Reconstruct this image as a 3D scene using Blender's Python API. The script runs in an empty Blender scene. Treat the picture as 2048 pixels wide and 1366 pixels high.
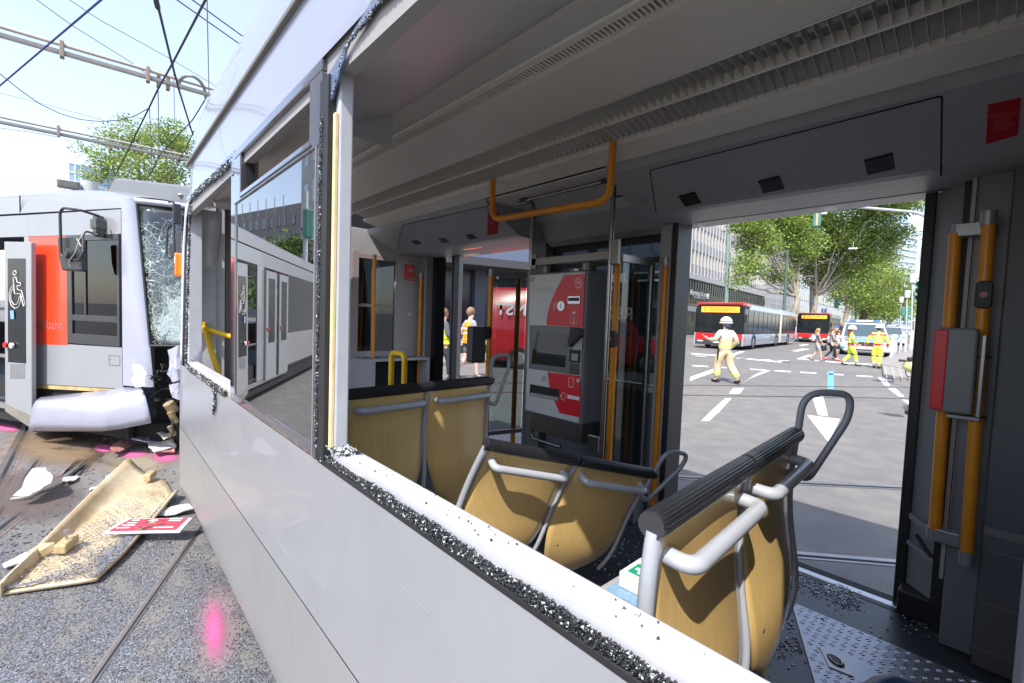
import bpy, math, random
import numpy as np
from mathutils import Vector, Matrix
R = math.radians
SC = bpy.context.scene
COL = SC.collection
random.seed(7)
rng = np.random.default_rng(7)
# ------------------------------------------------------------ camera
EYE = 1.6
FPX, CX, CY = 910.0, 1024.0, 683.0
_v1 = np.array([190 - CX, 606 - CY, FPX]); _v1 /= np.linalg.norm(_v1)
_n = np.cross(_v1, np.array([1, 0.036, 0])); _n /= np.linalg.norm(_n)
if _n[1] < 0: _n = -_n
_X, _Z = -_v1, -_n
_Y = np.cross(_Z, _X)
MC = np.array([_X, _Y, _Z])
cam_d = bpy.data.cameras.new('camera'); cam = bpy.data.objects.new('camera', cam_d); COL.objects.link(cam)
cam_d.sensor_width = 36; cam_d.lens = FPX / 2048 * 36; cam_d.clip_start = 0.02; cam_d.clip_end = 3000
rot = Matrix([[MC[i][0], -MC[i][1], -MC[i][2]] for i in range(3)])
cam.matrix_world = Matrix.Translation((0, 0, EYE)) @ rot.to_4x4()
SC.camera = cam
# ------------------------------------------------------------ sky, sun, exposure
SUN_EL = 53.0
sun_to = Vector((0.42, -0.907, 0)).normalized() * math.cos(R(SUN_EL)) + Vector((0, 0, math.sin(R(SUN_EL))))
w = bpy.data.worlds.new('World'); SC.world = w; w.use_nodes = True
nt = w.node_tree; bgn = nt.nodes['Background']
sky = nt.nodes.new('ShaderNodeTexSky'); sky.sky_type = 'NISHITA'; sky.sun_disc = False
sky.sun_elevation = R(SUN_EL); sky.sun_rotation = R(155); sky.air_density = 1.0; sky.dust_density = 1.2; sky.ozone_density = 1.0
veil = nt.nodes.new('ShaderNodeMix'); veil.data_type = 'RGBA'; veil.blend_type = 'ADD'; veil.inputs[0].default_value = 1      # thin high cloud
veil.inputs[7].default_value = (1.50, 1.50, 1.80, 1)
nt.links.new(sky.outputs[0], veil.inputs[6]); nt.links.new(veil.outputs[2], bgn.inputs[0]); bgn.inputs[1].default_value = 0.15
sun_d = bpy.data.lights.new('sun', 'SUN'); sun_d.energy = 3.6; sun_d.angle = R(0.6); sun_d.color = (1, 0.95, 0.88)
sun = bpy.data.objects.new('sun', sun_d); COL.objects.link(sun)
sun.rotation_euler = sun_to.to_track_quat('Z', 'Y').to_euler()
SC.view_settings.view_transform = 'Standard'; SC.view_settings.look = 'None'
SC.view_settings.exposure = 0.9; SC.view_settings.gamma = 1
SC.render.engine = 'CYCLES'
try:
    SC.cycles.max_bounces = 10; SC.cycles.transparent_max_bounces = 16; SC.cycles.glossy_bounces = 5
    SC.cycles.sample_clamp_indirect = 8
except Exception: pass
# ------------------------------------------------------------ pixel -> point on a known plane (measuring aid)
def ray(x, y): return Vector(MC @ np.array([x - CX, y - CY, FPX]))
def PZ(x, y, z=0.0):
    d = ray(x, y); t = (z - EYE) / d.z; return Vector((d.x * t, d.y * t, z))
def PY(x, y, Y):
    d = ray(x, y); t = Y / d.y; return Vector((d.x * t, Y, EYE + d.z * t))
def PX(x, y, X):
    d = ray(x, y); t = X / d.x; return Vector((X, d.y * t, EYE + d.z * t))
def PP(x, y, p0, n):
    d = ray(x, y); o = Vector((0, 0, EYE)); t = (Vector(p0) - o).dot(Vector(n)) / d.dot(Vector(n)); return o + d * t
def PD(x, y, depth):      # at a distance along the view axis
    d = ray(x, y); return Vector((0, 0, EYE)) + d * (depth / FPX)
# ------------------------------------------------------------ materials
MATS = {}
def mat(name, col=(.5, .5, .5), rough=.5, metal=0., var=0., vs=6., bump=0., bs=60., coat=0., emit=0., spec=.5, dirt=None, dirt_s=3., dirt_t=.55, col2=None, stretch=(1, 1, 1), sheen=0.):
    if name in MATS: return MATS[name]
    m = bpy.data.materials.new(name); m.use_nodes = True; MATS[name] = m
    n = m.node_tree; b = n.nodes['Principled BSDF']; L = n.links.new
    b.inputs['Base Color'].default_value = (*col, 1); b.inputs['Roughness'].default_value = rough
    b.inputs['Metallic'].default_value = metal; b.inputs['Coat Weight'].default_value = coat
    b.inputs['Specular IOR Level'].default_value = spec
    if sheen: b.inputs['Sheen Weight'].default_value = sheen
    if emit:
        b.inputs['Emission Color'].default_value = (*col, 1); b.inputs['Emission Strength'].default_value = emit
    tc = n.nodes.new('ShaderNodeTexCoord'); mp = n.nodes.new('ShaderNodeMapping'); mp.inputs['Scale'].default_value = stretch
    L(tc.outputs['Object'], mp.inputs[0])
    last = None
    if var or col2:
        no = n.nodes.new('ShaderNodeTexNoise'); no.inputs['Scale'].default_value = vs; no.inputs['Detail'].default_value = 8; no.inputs['Roughness'].default_value = .65
        L(mp.outputs[0], no.inputs['Vector'])
        mr = n.nodes.new('ShaderNodeMapRange'); mr.inputs[1].default_value = .32; mr.inputs[2].default_value = .68
        L(no.outputs['Fac'], mr.inputs[0])
        mx = n.nodes.new('ShaderNodeMix'); mx.data_type = 'RGBA'
        c2 = col2 if col2 else tuple(min(1, c * (1 + var)) for c in col)
        c1 = col if col2 else tuple(c * (1 - var) for c in col)
        mx.inputs[6].default_value = (*c1, 1); mx.inputs[7].default_value = (*c2, 1)
        L(mr.outputs[0], mx.inputs[0]); last = mx.outputs[2]
        mr2 = n.nodes.new('ShaderNodeMapRange'); mr2.inputs[3].default_value = max(.03, rough * .8); mr2.inputs[4].default_value = min(1, rough * 1.25)
        L(no.outputs['Fac'], mr2.inputs[0]); L(mr2.outputs[0], b.inputs['Roughness'])
    if dirt:
        no = n.nodes.new('ShaderNodeTexNoise'); no.inputs['Scale'].default_value = dirt_s; no.inputs['Detail'].default_value = 10; no.inputs['Roughness'].default_value = .7
        L(mp.outputs[0], no.inputs['Vector'])
        mr = n.nodes.new('ShaderNodeMapRange'); mr.inputs[1].default_value = dirt_t; mr.inputs[2].default_value = dirt_t + .18; mr.inputs[4].default_value = .8
        L(no.outputs['Fac'], mr.inputs[0])
        mx = n.nodes.new('ShaderNodeMix'); mx.data_type = 'RGBA'
        mx.inputs[6].default_value = (*col, 1); mx.inputs[7].default_value = (*dirt, 1)
        if last: L(last, mx.inputs[6])
        L(mr.outputs[0], mx.inputs[0]); last = mx.outputs[2]
    if last: L(last, b.inputs['Base Color'])
    if bump:
        no = n.nodes.new('ShaderNodeTexNoise'); no.inputs['Scale'].default_value = bs; no.inputs['Detail'].default_value = 6
        L(mp.outputs[0], no.inputs['Vector'])
        bp = n.nodes.new('ShaderNodeBump'); bp.inputs['Strength'].default_value = bump; bp.inputs['Distance'].default_value = .01
        L(no.outputs['Fac'], bp.inputs['Height']); L(bp.outputs[0], b.inputs['Normal'])
    return m
def glass(name, tint=(.8, .85, .85), f0=.08, alpha=1.):
    if name in MATS: return MATS[name]
    m = bpy.data.materials.new(name); m.use_nodes = True; MATS[name] = m
    n = m.node_tree; L = n.links.new
    for x in list(n.nodes): n.nodes.remove(x)
    out = n.nodes.new('ShaderNodeOutputMaterial'); mix = n.nodes.new('ShaderNodeMixShader')
    tr = n.nodes.new('ShaderNodeBsdfTransparent'); tr.inputs[0].default_value = (*tint, 1)
    gl = n.nodes.new('ShaderNodeBsdfGlossy'); gl.inputs['Roughness'].default_value = .008
    lw = n.nodes.new('ShaderNodeLayerWeight'); lw.inputs[0].default_value = .5
    pw = n.nodes.new('ShaderNodeMath'); pw.operation = 'POWER'; pw.inputs[1].default_value = 4.
    ma = n.nodes.new('ShaderNodeMath'); ma.operation = 'MULTIPLY_ADD'; ma.inputs[1].default_value = 1 - f0; ma.inputs[2].default_value = f0
    L(lw.outputs['Facing'], pw.inputs[0]); L(pw.outputs[0], ma.inputs[0]); L(ma.outputs[0], mix.inputs[0])
    L(tr.outputs[0], mix.inputs[1]); L(gl.outputs[0], mix.inputs[2]); L(mix.outputs[0], out.inputs[0])
    return m
# ------------------------------------------------------------ mesh builder
def basis(d):
    d = Vector(d).normalized(); a = Vector((0, 0, 1)) if abs(d.z) < .9 else Vector((1, 0, 0))
    u = a.cross(d).normalized(); return u, d.cross(u)
def rpath(pts, r, n=6):
    """polyline with its corners rounded"""
    pts = [Vector(p) for p in pts]; out = [pts[0]]
    for i in range(1, len(pts) - 1):
        a, b, c = pts[i - 1], pts[i], pts[i + 1]
        rr = min(r, (a - b).length * .49, (c - b).length * .49)
        p = b + (a - b).normalized() * rr; q = b + (c - b).normalized() * rr
        for k in range(n + 1):
            t = k / n; out.append(p * (1 - t) ** 2 + b * 2 * t * (1 - t) + q * t * t)
    out.append(pts[-1]); return out
class MB:
    def __init__(s): s.v = []; s.f = []; s.m = []; s.s = []
    def add(s, vs, fs, mi=0, smooth=False):
        o = len(s.v); s.v += [tuple(v) for v in vs]
        for f in fs: s.f.append(tuple(i + o for i in f)); s.m.append(mi); s.s.append(smooth)
        return s
    def box(s, a, b, mi=0):
        x0, x1 = sorted((a[0], b[0])); y0, y1 = sorted((a[1], b[1])); z0, z1 = sorted((a[2], b[2]))
        vs = [(x0, y0, z0), (x1, y0, z0), (x1, y1, z0), (x0, y1, z0), (x0, y0, z1), (x1, y0, z1), (x1, y1, z1), (x0, y1, z1)]
        return s.add(vs, [(0, 3, 2, 1), (4, 5, 6, 7), (0, 1, 5, 4), (1, 2, 6, 5), (2, 3, 7, 6), (3, 0, 4, 7)], mi)
    def obox(s, c, u, v, w, mi=0):
        c, u, v, w = Vector(c), Vector(u), Vector(v), Vector(w)
        vs = [c + u * a + v * b + w * d for d in (-1, 1) for a, b in ((-1, -1), (1, -1), (1, 1), (-1, 1))]
        return s.add(vs, [(0, 3, 2, 1), (4, 5, 6, 7), (0, 1, 5, 4), (1, 2, 6, 5), (2, 3, 7, 6), (3, 0, 4, 7)], mi)
    def bar(s, p, q, w, h, mi=0, up=(0, 0, 1)):
        p, q = Vector(p), Vector(q); d = q - p; u = Vector(up).cross(d)
        if u.length < 1e-6: u = Vector((1, 0, 0))
        u.normalize(); v = d.normalized().cross(u)
        return s.obox((p + q) / 2, d / 2, u * w / 2, v * h / 2, mi)
    def poly(s, pts, mi=0): return s.add(pts, [tuple(range(len(pts)))], mi)
    def prism(s, pts, vec, mi=0):
        pts = [Vector(p) for p in pts]; vec = Vector(vec); n = len(pts)
        return s.add(pts + [p + vec for p in pts], [tuple(range(n))[::-1], tuple(range(n, 2 * n))] + [(i, (i + 1) % n, n + (i + 1) % n, n + i) for i in range(n)], mi)
    def tube(s, pts, r, n=12, mi=0, cap=True, flat=1.):
        pts = [Vector(p) for p in pts]; vs = []; fs = []
        rs = r if isinstance(r, (list, tuple)) else [r] * len(pts)
        u, v = basis(pts[1] - pts[0])
        for i, p in enumerate(pts):
            d = (pts[min(i + 1, len(pts) - 1)] - pts[max(i - 1, 0)]).normalized()
            u = (u - d * u.dot(d)).normalized(); v = d.cross(u)
            for k in range(n):
                a = 2 * math.pi * k / n; vs.append(p + u * math.cos(a) * rs[i] + v * math.sin(a) * rs[i] * flat)
        for i in range(len(pts) - 1):
            for k in range(n):
                k2 = (k + 1) % n; fs.append((i * n + k, i * n + k2, (i + 1) * n + k2, (i + 1) * n + k))
        s.add(vs, fs, mi, True)
        if cap:
            s.add([vs[k] for k in range(n)], [tuple(range(n))[::-1]], mi); s.add(vs[-n:], [tuple(range(n))], mi)
        return s
    def cyl(s, p, q, r, n=16, mi=0, r2=None): return s.tube([p, q], [r, r if r2 is None else r2], n, mi)
    def loft(s, rings, mi=0, smooth=True, close=False, cap=False):
        n = len(rings[0]); vs = [p for r in rings for p in r]; fs = []
        for i in range(len(rings) - 1):
            for k in range(n if close else n - 1):
                k2 = (k + 1) % n; fs.append((i * n + k, i * n + k2, (i + 1) * n + k2, (i + 1) * n + k))
        s.add(vs, fs, mi, smooth)
        if cap: s.add(rings[0], [tuple(range(n))[::-1]], mi); s.add(rings[-1], [tuple(range(n))], mi)
        return s
    def ell(s, c, r, nu=16, nv=10, mi=0, M=None, z0=-1., z1=1.):
        rings = []
        for j in range(nv + 1):
            zz = z0 + (z1 - z0) * j / nv; a = math.asin(max(-1, min(1, zz)))
            ring = []
            for i in range(nu):
                t = 2 * math.pi * i / nu; p = Vector((math.cos(a) * math.cos(t) * r[0], math.cos(a) * math.sin(t) * r[1], math.sin(a) * r[2]))
                if M: p = M @ p
                ring.append(Vector(c) + p)
            rings.append(ring)
        return s.loft(rings, mi, True, True)
    def rbox(s, c, size, rad, mi=0, axis='x', n=5, M=None):
        """box whose outline across `axis` has rounded corners"""
        ax = 'xyz'.index(axis); o = [i for i in range(3) if i != ax]
        a, b = size[o[0]] / 2, size[o[1]] / 2; out = []
        for sx, sy, a0 in ((1, 1, 0), (-1, 1, 90), (-1, -1, 180), (1, -1, 270)):
            for k in range(n + 1):
                t = R(a0 + 90 * k / n); out.append((sx * (a - rad) + rad * math.cos(t), sy * (b - rad) + rad * math.sin(t)))
        pts = []
        for p in out:
            q = [0, 0, 0]; q[o[0]] = p[0]; q[o[1]] = p[1]; q[ax] = -size[ax] / 2; pts.append(Vector(q))
        vec = Vector((0, 0, 0)); vec[ax] = size[ax]
        if M: pts = [M @ p for p in pts]; vec = M @ vec
        return s.prism([Vector(c) + p for p in pts], vec, mi)
    def build(s, name, mats, parent=None, bevel=0, seg=2, solid=0, sub=0, auto=True):
        me = bpy.data.meshes.new(name); me.from_pydata(s.v, [], s.f)
        if not isinstance(mats, (list, tuple)): mats = [mats]
        for m in mats: me.materials.append(m)
        me.polygons.foreach_set('material_index', s.m); me.polygons.foreach_set('use_smooth', s.s); me.update()
        o = bpy.data.objects.new(name, me); COL.objects.link(o)
        if parent: o.parent = parent; o.matrix_parent_inverse = parent_inv(parent)
        if solid:
            q = o.modifiers.new('solid', 'SOLIDIFY'); q.thickness = solid; q.offset = 0
        if bevel:
            q = o.modifiers.new('bevel', 'BEVEL'); q.width = bevel; q.segments = seg; q.limit_method = 'ANGLE'; q.angle_limit = R(40); q.harden_normals = False
        if sub:
            q = o.modifiers.new('sub', 'SUBSURF'); q.levels = sub; q.render_levels = sub
        return o
WM = {}
def parent_inv(p):
    """children keep their world coordinates under a placed parent"""
    return (WM.get(p.name) or Matrix.Identity(4)).inverted()
def tag(o, label, cat, group=None, kind=None):
    if label: o['label'] = label
    if cat: o['category'] = cat
    if group: o['group'] = group
    if kind: o['kind'] = kind
    return o
def thing(name, label, cat, loc=(0, 0, 0), rz=0, group=None):
    o = bpy.data.objects.new(name, None); COL.objects.link(o); o.empty_display_size = .1
    o.location = loc; o.rotation_euler = (0, 0, rz)
    WM[o.name] = Matrix.Translation(loc) @ Matrix.Rotation(rz, 4, 'Z')
    return tag(o, label, cat, group)
def local(o):
    """this thing's parts are modelled in its own coordinates"""
    WM[o.name] = Matrix.Identity(4); return o
def structure(o): o['kind'] = 'structure'; return o
def copy_tree(o, parent=None):
    c = o.copy(); COL.objects.link(c)
    if parent is not None:
        c.parent = parent; c.matrix_parent_inverse = o.matrix_parent_inverse.copy()
    for ch in list(o.children): copy_tree(ch, c)
    return c
def text(name, body, m, size, M, parent=None, ext=0., align='CENTER', sx=1., bold=0.):
    cu = bpy.data.curves.new(name, 'FONT'); cu.body = body; cu.size = size; cu.extrude = ext; cu.align_x = align; cu.align_y = 'CENTER'; cu.offset = bold
    t = bpy.data.objects.new(name, cu); COL.objects.link(t)
    bpy.context.view_layer.update()
    me = bpy.data.meshes.new_from_object(t.evaluated_get(bpy.context.evaluated_depsgraph_get()))
    bpy.data.objects.remove(t)
    me.transform(Matrix.Diagonal((sx, 1, 1, 1))); me.transform(M); me.materials.clear(); me.materials.append(m)
    o = bpy.data.objects.new(name, me); COL.objects.link(o)
    if parent: o.parent = parent; o.matrix_parent_inverse = parent_inv(parent)
    return o
def frameM(o, x, y):
    """matrix with origin o, text running along x, text-up along y"""
    x = Vector(x).normalized(); y = Vector(y); y = (y - x * y.dot(x)).normalized(); z = x.cross(y)
    return Matrix(((x.x, y.x, z.x, o[0]), (x.y, y.y, z.y, o[1]), (x.z, y.z, z.z, o[2]), (0, 0, 0, 1)))
def soup(name, V, F, mats, mi=None, parent=None, smooth=False):
    """numpy mesh: V (n,3), F (m,k)"""
    me = bpy.data.meshes.new(name); n, m, k = len(V), len(F), F.shape[1]
    me.vertices.add(n); me.vertices.foreach_set('co', V.astype(np.float32).ravel())
    me.loops.add(m * k); me.loops.foreach_set('vertex_index', F.astype(np.int32).ravel())
    me.polygons.add(m); me.polygons.foreach_set('loop_start', np.arange(0, m * k, k, dtype=np.int32))
    if not isinstance(mats, (list, tuple)): mats = [mats]
    for x in mats: me.materials.append(x)
    me.update(calc_edges=True)
    if mi is not None: me.polygons.foreach_set('material_index', mi.astype(np.int32))
    me.validate(); o = bpy.data.objects.new(name, me); COL.objects.link(o)
    if parent: o.parent = parent; o.matrix_parent_inverse = parent_inv(parent)
    return o
X_, Y_, Z_ = Vector((1, 0, 0)), Vector((0, 1, 0)), Vector((0, 0, 1))
# ------------------------------------------------------------ palette
SILVER = mat('silver_paint', (.255, .258, .275), .34, .0, var=.05, vs=4, bump=.12, bs=2.2, coat=.2, dirt=(.165, .16, .15), dirt_s=1.6, dirt_t=.62)
SILVERD = mat('silver_paint_lower', (.235, .235, .235), .40, .0, var=.05, vs=3, coat=.05, dirt=(.165, .15, .115), dirt_s=2.2, dirt_t=.56, stretch=(1, 1, .25))
ROOFP = mat('roof_paint', (.29, .30, .37), .2, 0., coat=.5, var=.02, vs=2)
GREYP = mat('interior_grey', (.35, .355, .37), .42, 0, var=.06, vs=5, bump=.03, bs=200)
GREYL = mat('interior_grey_light', (.50, .51, .53), .42, 0, var=.05, vs=5)
BEIGE = mat('ceiling_beige', (.74, .70, .62), .45, 0, var=.05, vs=3)
GREYC = mat('ceiling_grey_panel', (.52, .52, .54), .35, 0, var=.04, vs=3, coat=.1)
ALU = mat('brushed_aluminium', (.55, .55, .56), .35, .9, var=.08, vs=20)
STEEL = mat('stainless_steel', (.30, .28, .26), .28, 1., var=.06, vs=12)
ALUP = mat('white_frame_paint', (.46, .47, .51), .4, 0., var=.06, vs=9, dirt=(.42, .38, .32), dirt_s=14, dirt_t=.66)
BLACK = mat('black_rubber', (.015, .015, .016), .5, 0, bump=.1)
BLACKG = mat('black_gloss', (.02, .02, .022), .08, 0, coat=1.)
DARK = mat('dark_void', (.012, .012, .013), .8)
FLOORM = mat('tram_floor', (.035, .04, .05), .33, 0, var=.25, vs=3, bump=.08, bs=150, dirt=(.16, .16, .16), dirt_s=5, dirt_t=.66)
ORANGE = mat('handrail_orange', (.72, .27, .015), .35, 0, var=.08, vs=14)
YELLOW = mat('handrail_yellow', (.85, .52, .01), .35, 0, var=.05, vs=14)
WOOD = mat('moulded_beech_ply', (.64, .42, .15), .30, 0, col2=(.73, .51, .21), vs=7, stretch=(22, 22, .35), coat=.6)
SEATF = mat('seat_frame_grey', (.42, .44, .48), .3, .1, var=.04, vs=12)
SEATD = mat('seat_edge_grey', (.22, .23, .26), .35)
RIB = mat('ribbed_black_rail', (.018, .019, .022), .32, 0)
RED = mat('signal_red', (.60, .012, .015), .35, 0, var=.05)
DRED = mat('machine_red', (.72, .012, .025), .35, 0, var=.06)
WHITE = mat('white_print', (.8, .8, .8), .5)
TRAMRED = mat('tram_red', (.85, .055, .015), .3, 0, var=.04, coat=.5)
GLASSW = glass('tinted_window', (.30, .34, .36), .10)
GLASSM = glass('mirroring_window', (.25, .29, .31), .42)
GLASSC = glass('clear_panel', (.55, .60, .60), .07)
GLASSD = glass('dark_window', (.10, .12, .13), .08)
ASPH = mat('asphalt', (.135, .132, .13), .8)
# ============================================================ ground
G = bpy.data.materials.new('asphalt_ground'); G.use_nodes = True
n = G.node_tree; L = n.links.new; b = n.nodes['Principled BSDF']; b.inputs['Roughness'].default_value = .85
tc = n.nodes.new('ShaderNodeTexCoord')
def noise(sc, det=6, ro=.6):
    q = n.nodes.new('ShaderNodeTexNoise'); q.inputs['Scale'].default_value = sc; q.inputs['Detail'].default_value = det; q.inputs['Roughness'].default_value = ro; L(tc.outputs['Object'], q.inputs['Vector']); return q
n1, n2, n3 = noise(.35), noise(260, 2), noise(3., 8)
cr_ = n.nodes.new('ShaderNodeValToRGB'); e = cr_.color_ramp.elements; e[0].position = .38; e[0].color = (.175, .17, .165, 1); e[1].position = .62; e[1].color = (.205, .195, .18, 1)
L(n1.outputs['Fac'], cr_.inputs[0])
cr2 = n.nodes.new('ShaderNodeValToRGB'); e = cr2.color_ramp.elements; e[0].position = .35; e[0].color = (.55, .55, .55, 1); e[1].position = .68; e[1].color = (1.35, 1.35, 1.35, 1)
L(n2.outputs['Fac'], cr2.inputs[0])
cr3 = n.nodes.new('ShaderNodeValToRGB'); e = cr3.color_ramp.elements; e[0].position = .4; e[0].color = (.86, .86, .87, 1); e[1].position = .65; e[1].color = (1.1, 1.08, 1.05, 1)
L(n3.outputs['Fac'], cr3.inputs[0])
def mul(a, c):
    m_ = n.nodes.new('ShaderNodeMix'); m_.data_type = 'RGBA'; m_.blend_type = 'MULTIPLY'; m_.inputs[0].default_value = 1; L(a, m_.inputs[6]); L(c, m_.inputs[7]); return m_.outputs[2]
L(mul(mul(cr_.outputs[0], cr2.outputs[0]), cr3.outputs[0]), b.inputs['Base Color'])
bp = n.nodes.new('ShaderNodeBump'); bp.inputs['Strength'].default_value = .5; bp.inputs['Distance'].default_value = .004; L(n2.outputs['Fac'], bp.inputs['Height']); L(bp.outputs[0], b.inputs['Normal'])
MB().poly([(-1500, -1500, 0), (1500, -1500, 0), (1500, 1500, 0), (-1500, 1500, 0)]).build('ground', G)['kind'] = 'structure'
# street frame: S runs away down the street, T across it to the right
sd = ray(1790, 663); S = Vector((sd.x, sd.y, 0)).normalized(); T = Vector((S.y, -S.x, 0))
PAINTW = mat('road_paint', (.62, .62, .60), .6, var=.08, vs=20, dirt=(.3, .3, .29), dirt_s=9, dirt_t=.6)
def mark(px, m=PAINTW, z=.004):
    mk.poly([PZ(*q, z) for q in px])
mk = MB()
for q in ([(1380, 754), (1428, 737), (1434, 742), (1380, 762)][::-1], [(1484, 767), (1500, 757), (1542, 741), (1530, 741), (1510, 749)], [(1458, 787), (1466, 776), (1488, 776), (1480, 787)],
          [(1402, 842), (1424, 820), (1450, 797), (1463, 797), (1440, 822), (1418, 842)],
          [(1755, 754), (1770, 754), (1781, 771), (1769, 771)], [(1775, 776), (1790, 776), (1809, 793), (1797, 793)], [(1803, 799), (1815, 800), (1833, 818), (1823, 813)],
          [(1622, 787), (1646, 790), (1656, 832), (1636, 830)], [(1614, 830), (1680, 838), (1657, 885)],
          [(1458, 710), (1482, 702), (1490, 703), (1466, 712)], [(1582, 702), (1605, 697), (1622, 698), (1595, 703)], [(1592, 718), (1618, 709), (1626, 710), (1602, 719)], [(1598, 690), (1616, 688), (1617, 690), (1600, 692)]):
    mark(q)
for (a, c) in (((1480, 715), (1563, 723)), ((1382, 706), (1470, 712)), ((1606, 717), (1700, 726)), ((1700, 725), (1745, 728))): mark([a, c, (c[0], c[1] + 2.4), (a[0], a[1] + 2.4)])
for i, x in enumerate((1384, 1432, 1500, 1549, 1600, 1654, 1712)):
    y = 730 + (x - 1384) * .0615; mark([(x, y), (x + 33, y + 2), (x + 33, y + 4.2), (x, y + 2.2)])
for x in (1390, 1436, 1472, 1520, 1556): y = 711 + (x - 1390) * .055; mark([(x, y), (x + 22, y + 1.2), (x + 22, y + 2.4), (x, y + 1.2)])
mk.build('road_markings', PAINTW)['kind'] = 'structure'
mk = MB(); mark([(1656, 742), (1667, 742), (1668, 778), (1655, 778)]); mark([(1655.5, 779.5), (1667.5, 779.5), (1667.5, 781.5), (1655.5, 781.5)]); mk.build('blue_road_stripe', mat('blue_paint', (.14, .38, .75), .6, var=.1, vs=15))['kind'] = 'structure'
# rails beyond the tram and on the left
RAILM = mat('rail_steel', (.36, .34, .33), .3, .8, var=.2, vs=8); RUST = mat('rail_bed', (.17, .135, .115), .8, var=.3, vs=5); GROOVE = DARK
rs = MB()
def rail(a, c, w=.06, z=.004, far=False):
    a, c = Vector(a), Vector(c); d = (c - a).normalized(); a, c = a - d * 0, c + d * 0; p = Vector((d.y, -d.x, 0))
    for off, ww, mi, zz in ((0, w * .5, 0, .005), (w * .75, w * .32, 1, .006), (w * 1.3, w * .25, 0, .005)):
        o_ = p * off; rs.poly([a + o_ - p * ww + Z_ * zz, c + o_ - p * ww + Z_ * zz, c + o_ + p * ww + Z_ * zz, a + o_ + p * ww + Z_ * zz][::-1], mi)
def extl(a, c, f0, f1): a, c = Vector(a), Vector(c); d = c - a; return a - d * f0, c + d * f1
for q in (((1380, 770), (1850, 775)), ((1380, 790), (1850, 797)), ((1400, 955), (1820, 975))):
    rail(*extl(PZ(*q[0]), PZ(*q[1]), 1.2, 2))
rail(*extl(PZ(1560, 1104), PZ(1812, 1125), 2, 3), w=.05)
BED = MB()
def bed(a, c, w):
    a, c = Vector(a), Vector(c); d = (c - a).normalized(); p = Vector((d.y, -d.x, 0)) * w; BED.poly([a - p + Z_ * .003, c - p + Z_ * .003, c + p + Z_ * .003, a + p + Z_ * .003][::-1])
for q, w_ in ((((0, 1050), (180, 915)), .10), (((180, 915), (235, 850)), .10), (((0, 945), (50, 850)), .10), (((180, 1366), (410, 1040)), .02), (((150, 905), (260, 935)), .05), (((0, 1010), (60, 930)), .06)):
    a, c = extl(PZ(*q[0]), PZ(*q[1]), .4, .25); rail(a, c, .016 if w_ < .03 else .045, far=True); bed(a, c, w_)
rs.build('tram_rails', [RAILM, GROOVE])['kind'] = 'structure'
BED.build('rail_bed', RUST)['kind'] = 'structure'
# stains and spray paint on the ground: flat sheets with ragged edges
def blot(name, pts, col, z, soft=.35, sc=30, rough=.7, strength=1.):
    m = bpy.data.materials.new(name + '_paint'); m.use_nodes = True; n = m.node_tree; L = n.links.new
    b = n.nodes['Principled BSDF']; b.inputs['Base Color'].default_value = (*col, 1); b.inputs['Roughness'].default_value = rough
    c = sum(pts, Vector()) / len(pts); mb = MB(); mb.add([c + Z_ * z] + [p + Z_ * z for p in pts], [(0, i + 1, (i + 1) % len(pts) + 1) for i in range(len(pts))])
    o = mb.build(name, m)
    at = o.data.attributes.new('fade', 'FLOAT', 'POINT')
    for i in range(len(pts) + 1): at.data[i].value = 1. if i == 0 else 0.
    an = n.nodes.new('ShaderNodeAttribute'); an.attribute_name = 'fade'; tc = n.nodes.new('ShaderNodeTexCoord'); no = n.nodes.new('ShaderNodeTexNoise'); no.inputs['Scale'].default_value = sc; no.inputs['Detail'].default_value = 9; no.inputs['Roughness'].default_value = .8
    L(tc.outputs['Object'], no.inputs['Vector'])
    ad = n.nodes.new('ShaderNodeMath'); ad.operation = 'MULTIPLY_ADD'; ad.inputs[1].default_value = 1.6; L(an.outputs['Fac'], ad.inputs[0]); L(no.outputs['Fac'], ad.inputs[2])
    mr = n.nodes.new('ShaderNodeMapRange'); mr.inputs[1].default_value = .88; mr.inputs[2].default_value = .88 + soft; mr.inputs[4].default_value = strength; L(ad.outputs[0], mr.inputs[0]); L(mr.outputs[0], b.inputs['Alpha'])
    o['kind'] = 'structure'; return o
def pxring(cx_, cy_, rx, ry, n_=20, rot_=0, z=0):
    rx, ry = rx * 1.3, ry * 1.3
    return [PZ(cx_ + math.cos(a) * rx * math.cos(rot_) - math.sin(a) * ry * math.sin(rot_), cy_ + math.cos(a) * rx * math.sin(rot_) + math.sin(a) * ry * math.cos(rot_)) for a in [2 * math.pi * k / n_ for k in range(n_)]]
# ============================================================ the damaged tram we look into
YN, YF = 0.463, 2.86            # outer skins of near and far side
XE, XR = -4.2, 2.6
tram = thing('damaged_tram', 'silver tram with smashed side windows, wooden seats and a red ticket machine inside', 'tram', (-1.2, 1.6, 0))
def sweepx(name, prof, x0, x1, m, parent=tram, solid=.004, smooth=False, n=1, **k):
    mb = MB(); rings = [[Vector((x0 + (x1 - x0) * i / n, y, z)) for y, z in prof] for i in range(n + 1)]
    mb.loft(rings, 0, smooth); return mb.build(name, m, parent, solid=solid, **k)
# end outline of the near skin
EO = [(.25, -4.215), (.66, -4.211), (1.0, -4.18), (1.27, -4.148), (2.0, -4.035), (2.32, -3.86), (2.54, -3.76), (2.84, -3.70), (2.96, -3.6), (3.1, -3.45), (3.3, -3.2), (4, -3)]
def xend(z):
    for (a, xa), (b, xb) in zip(EO, EO[1:]):
        if a <= z <= b: return xa + (xb - xa) * (z - a) / (b - a)
    return EO[0][1]
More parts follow.
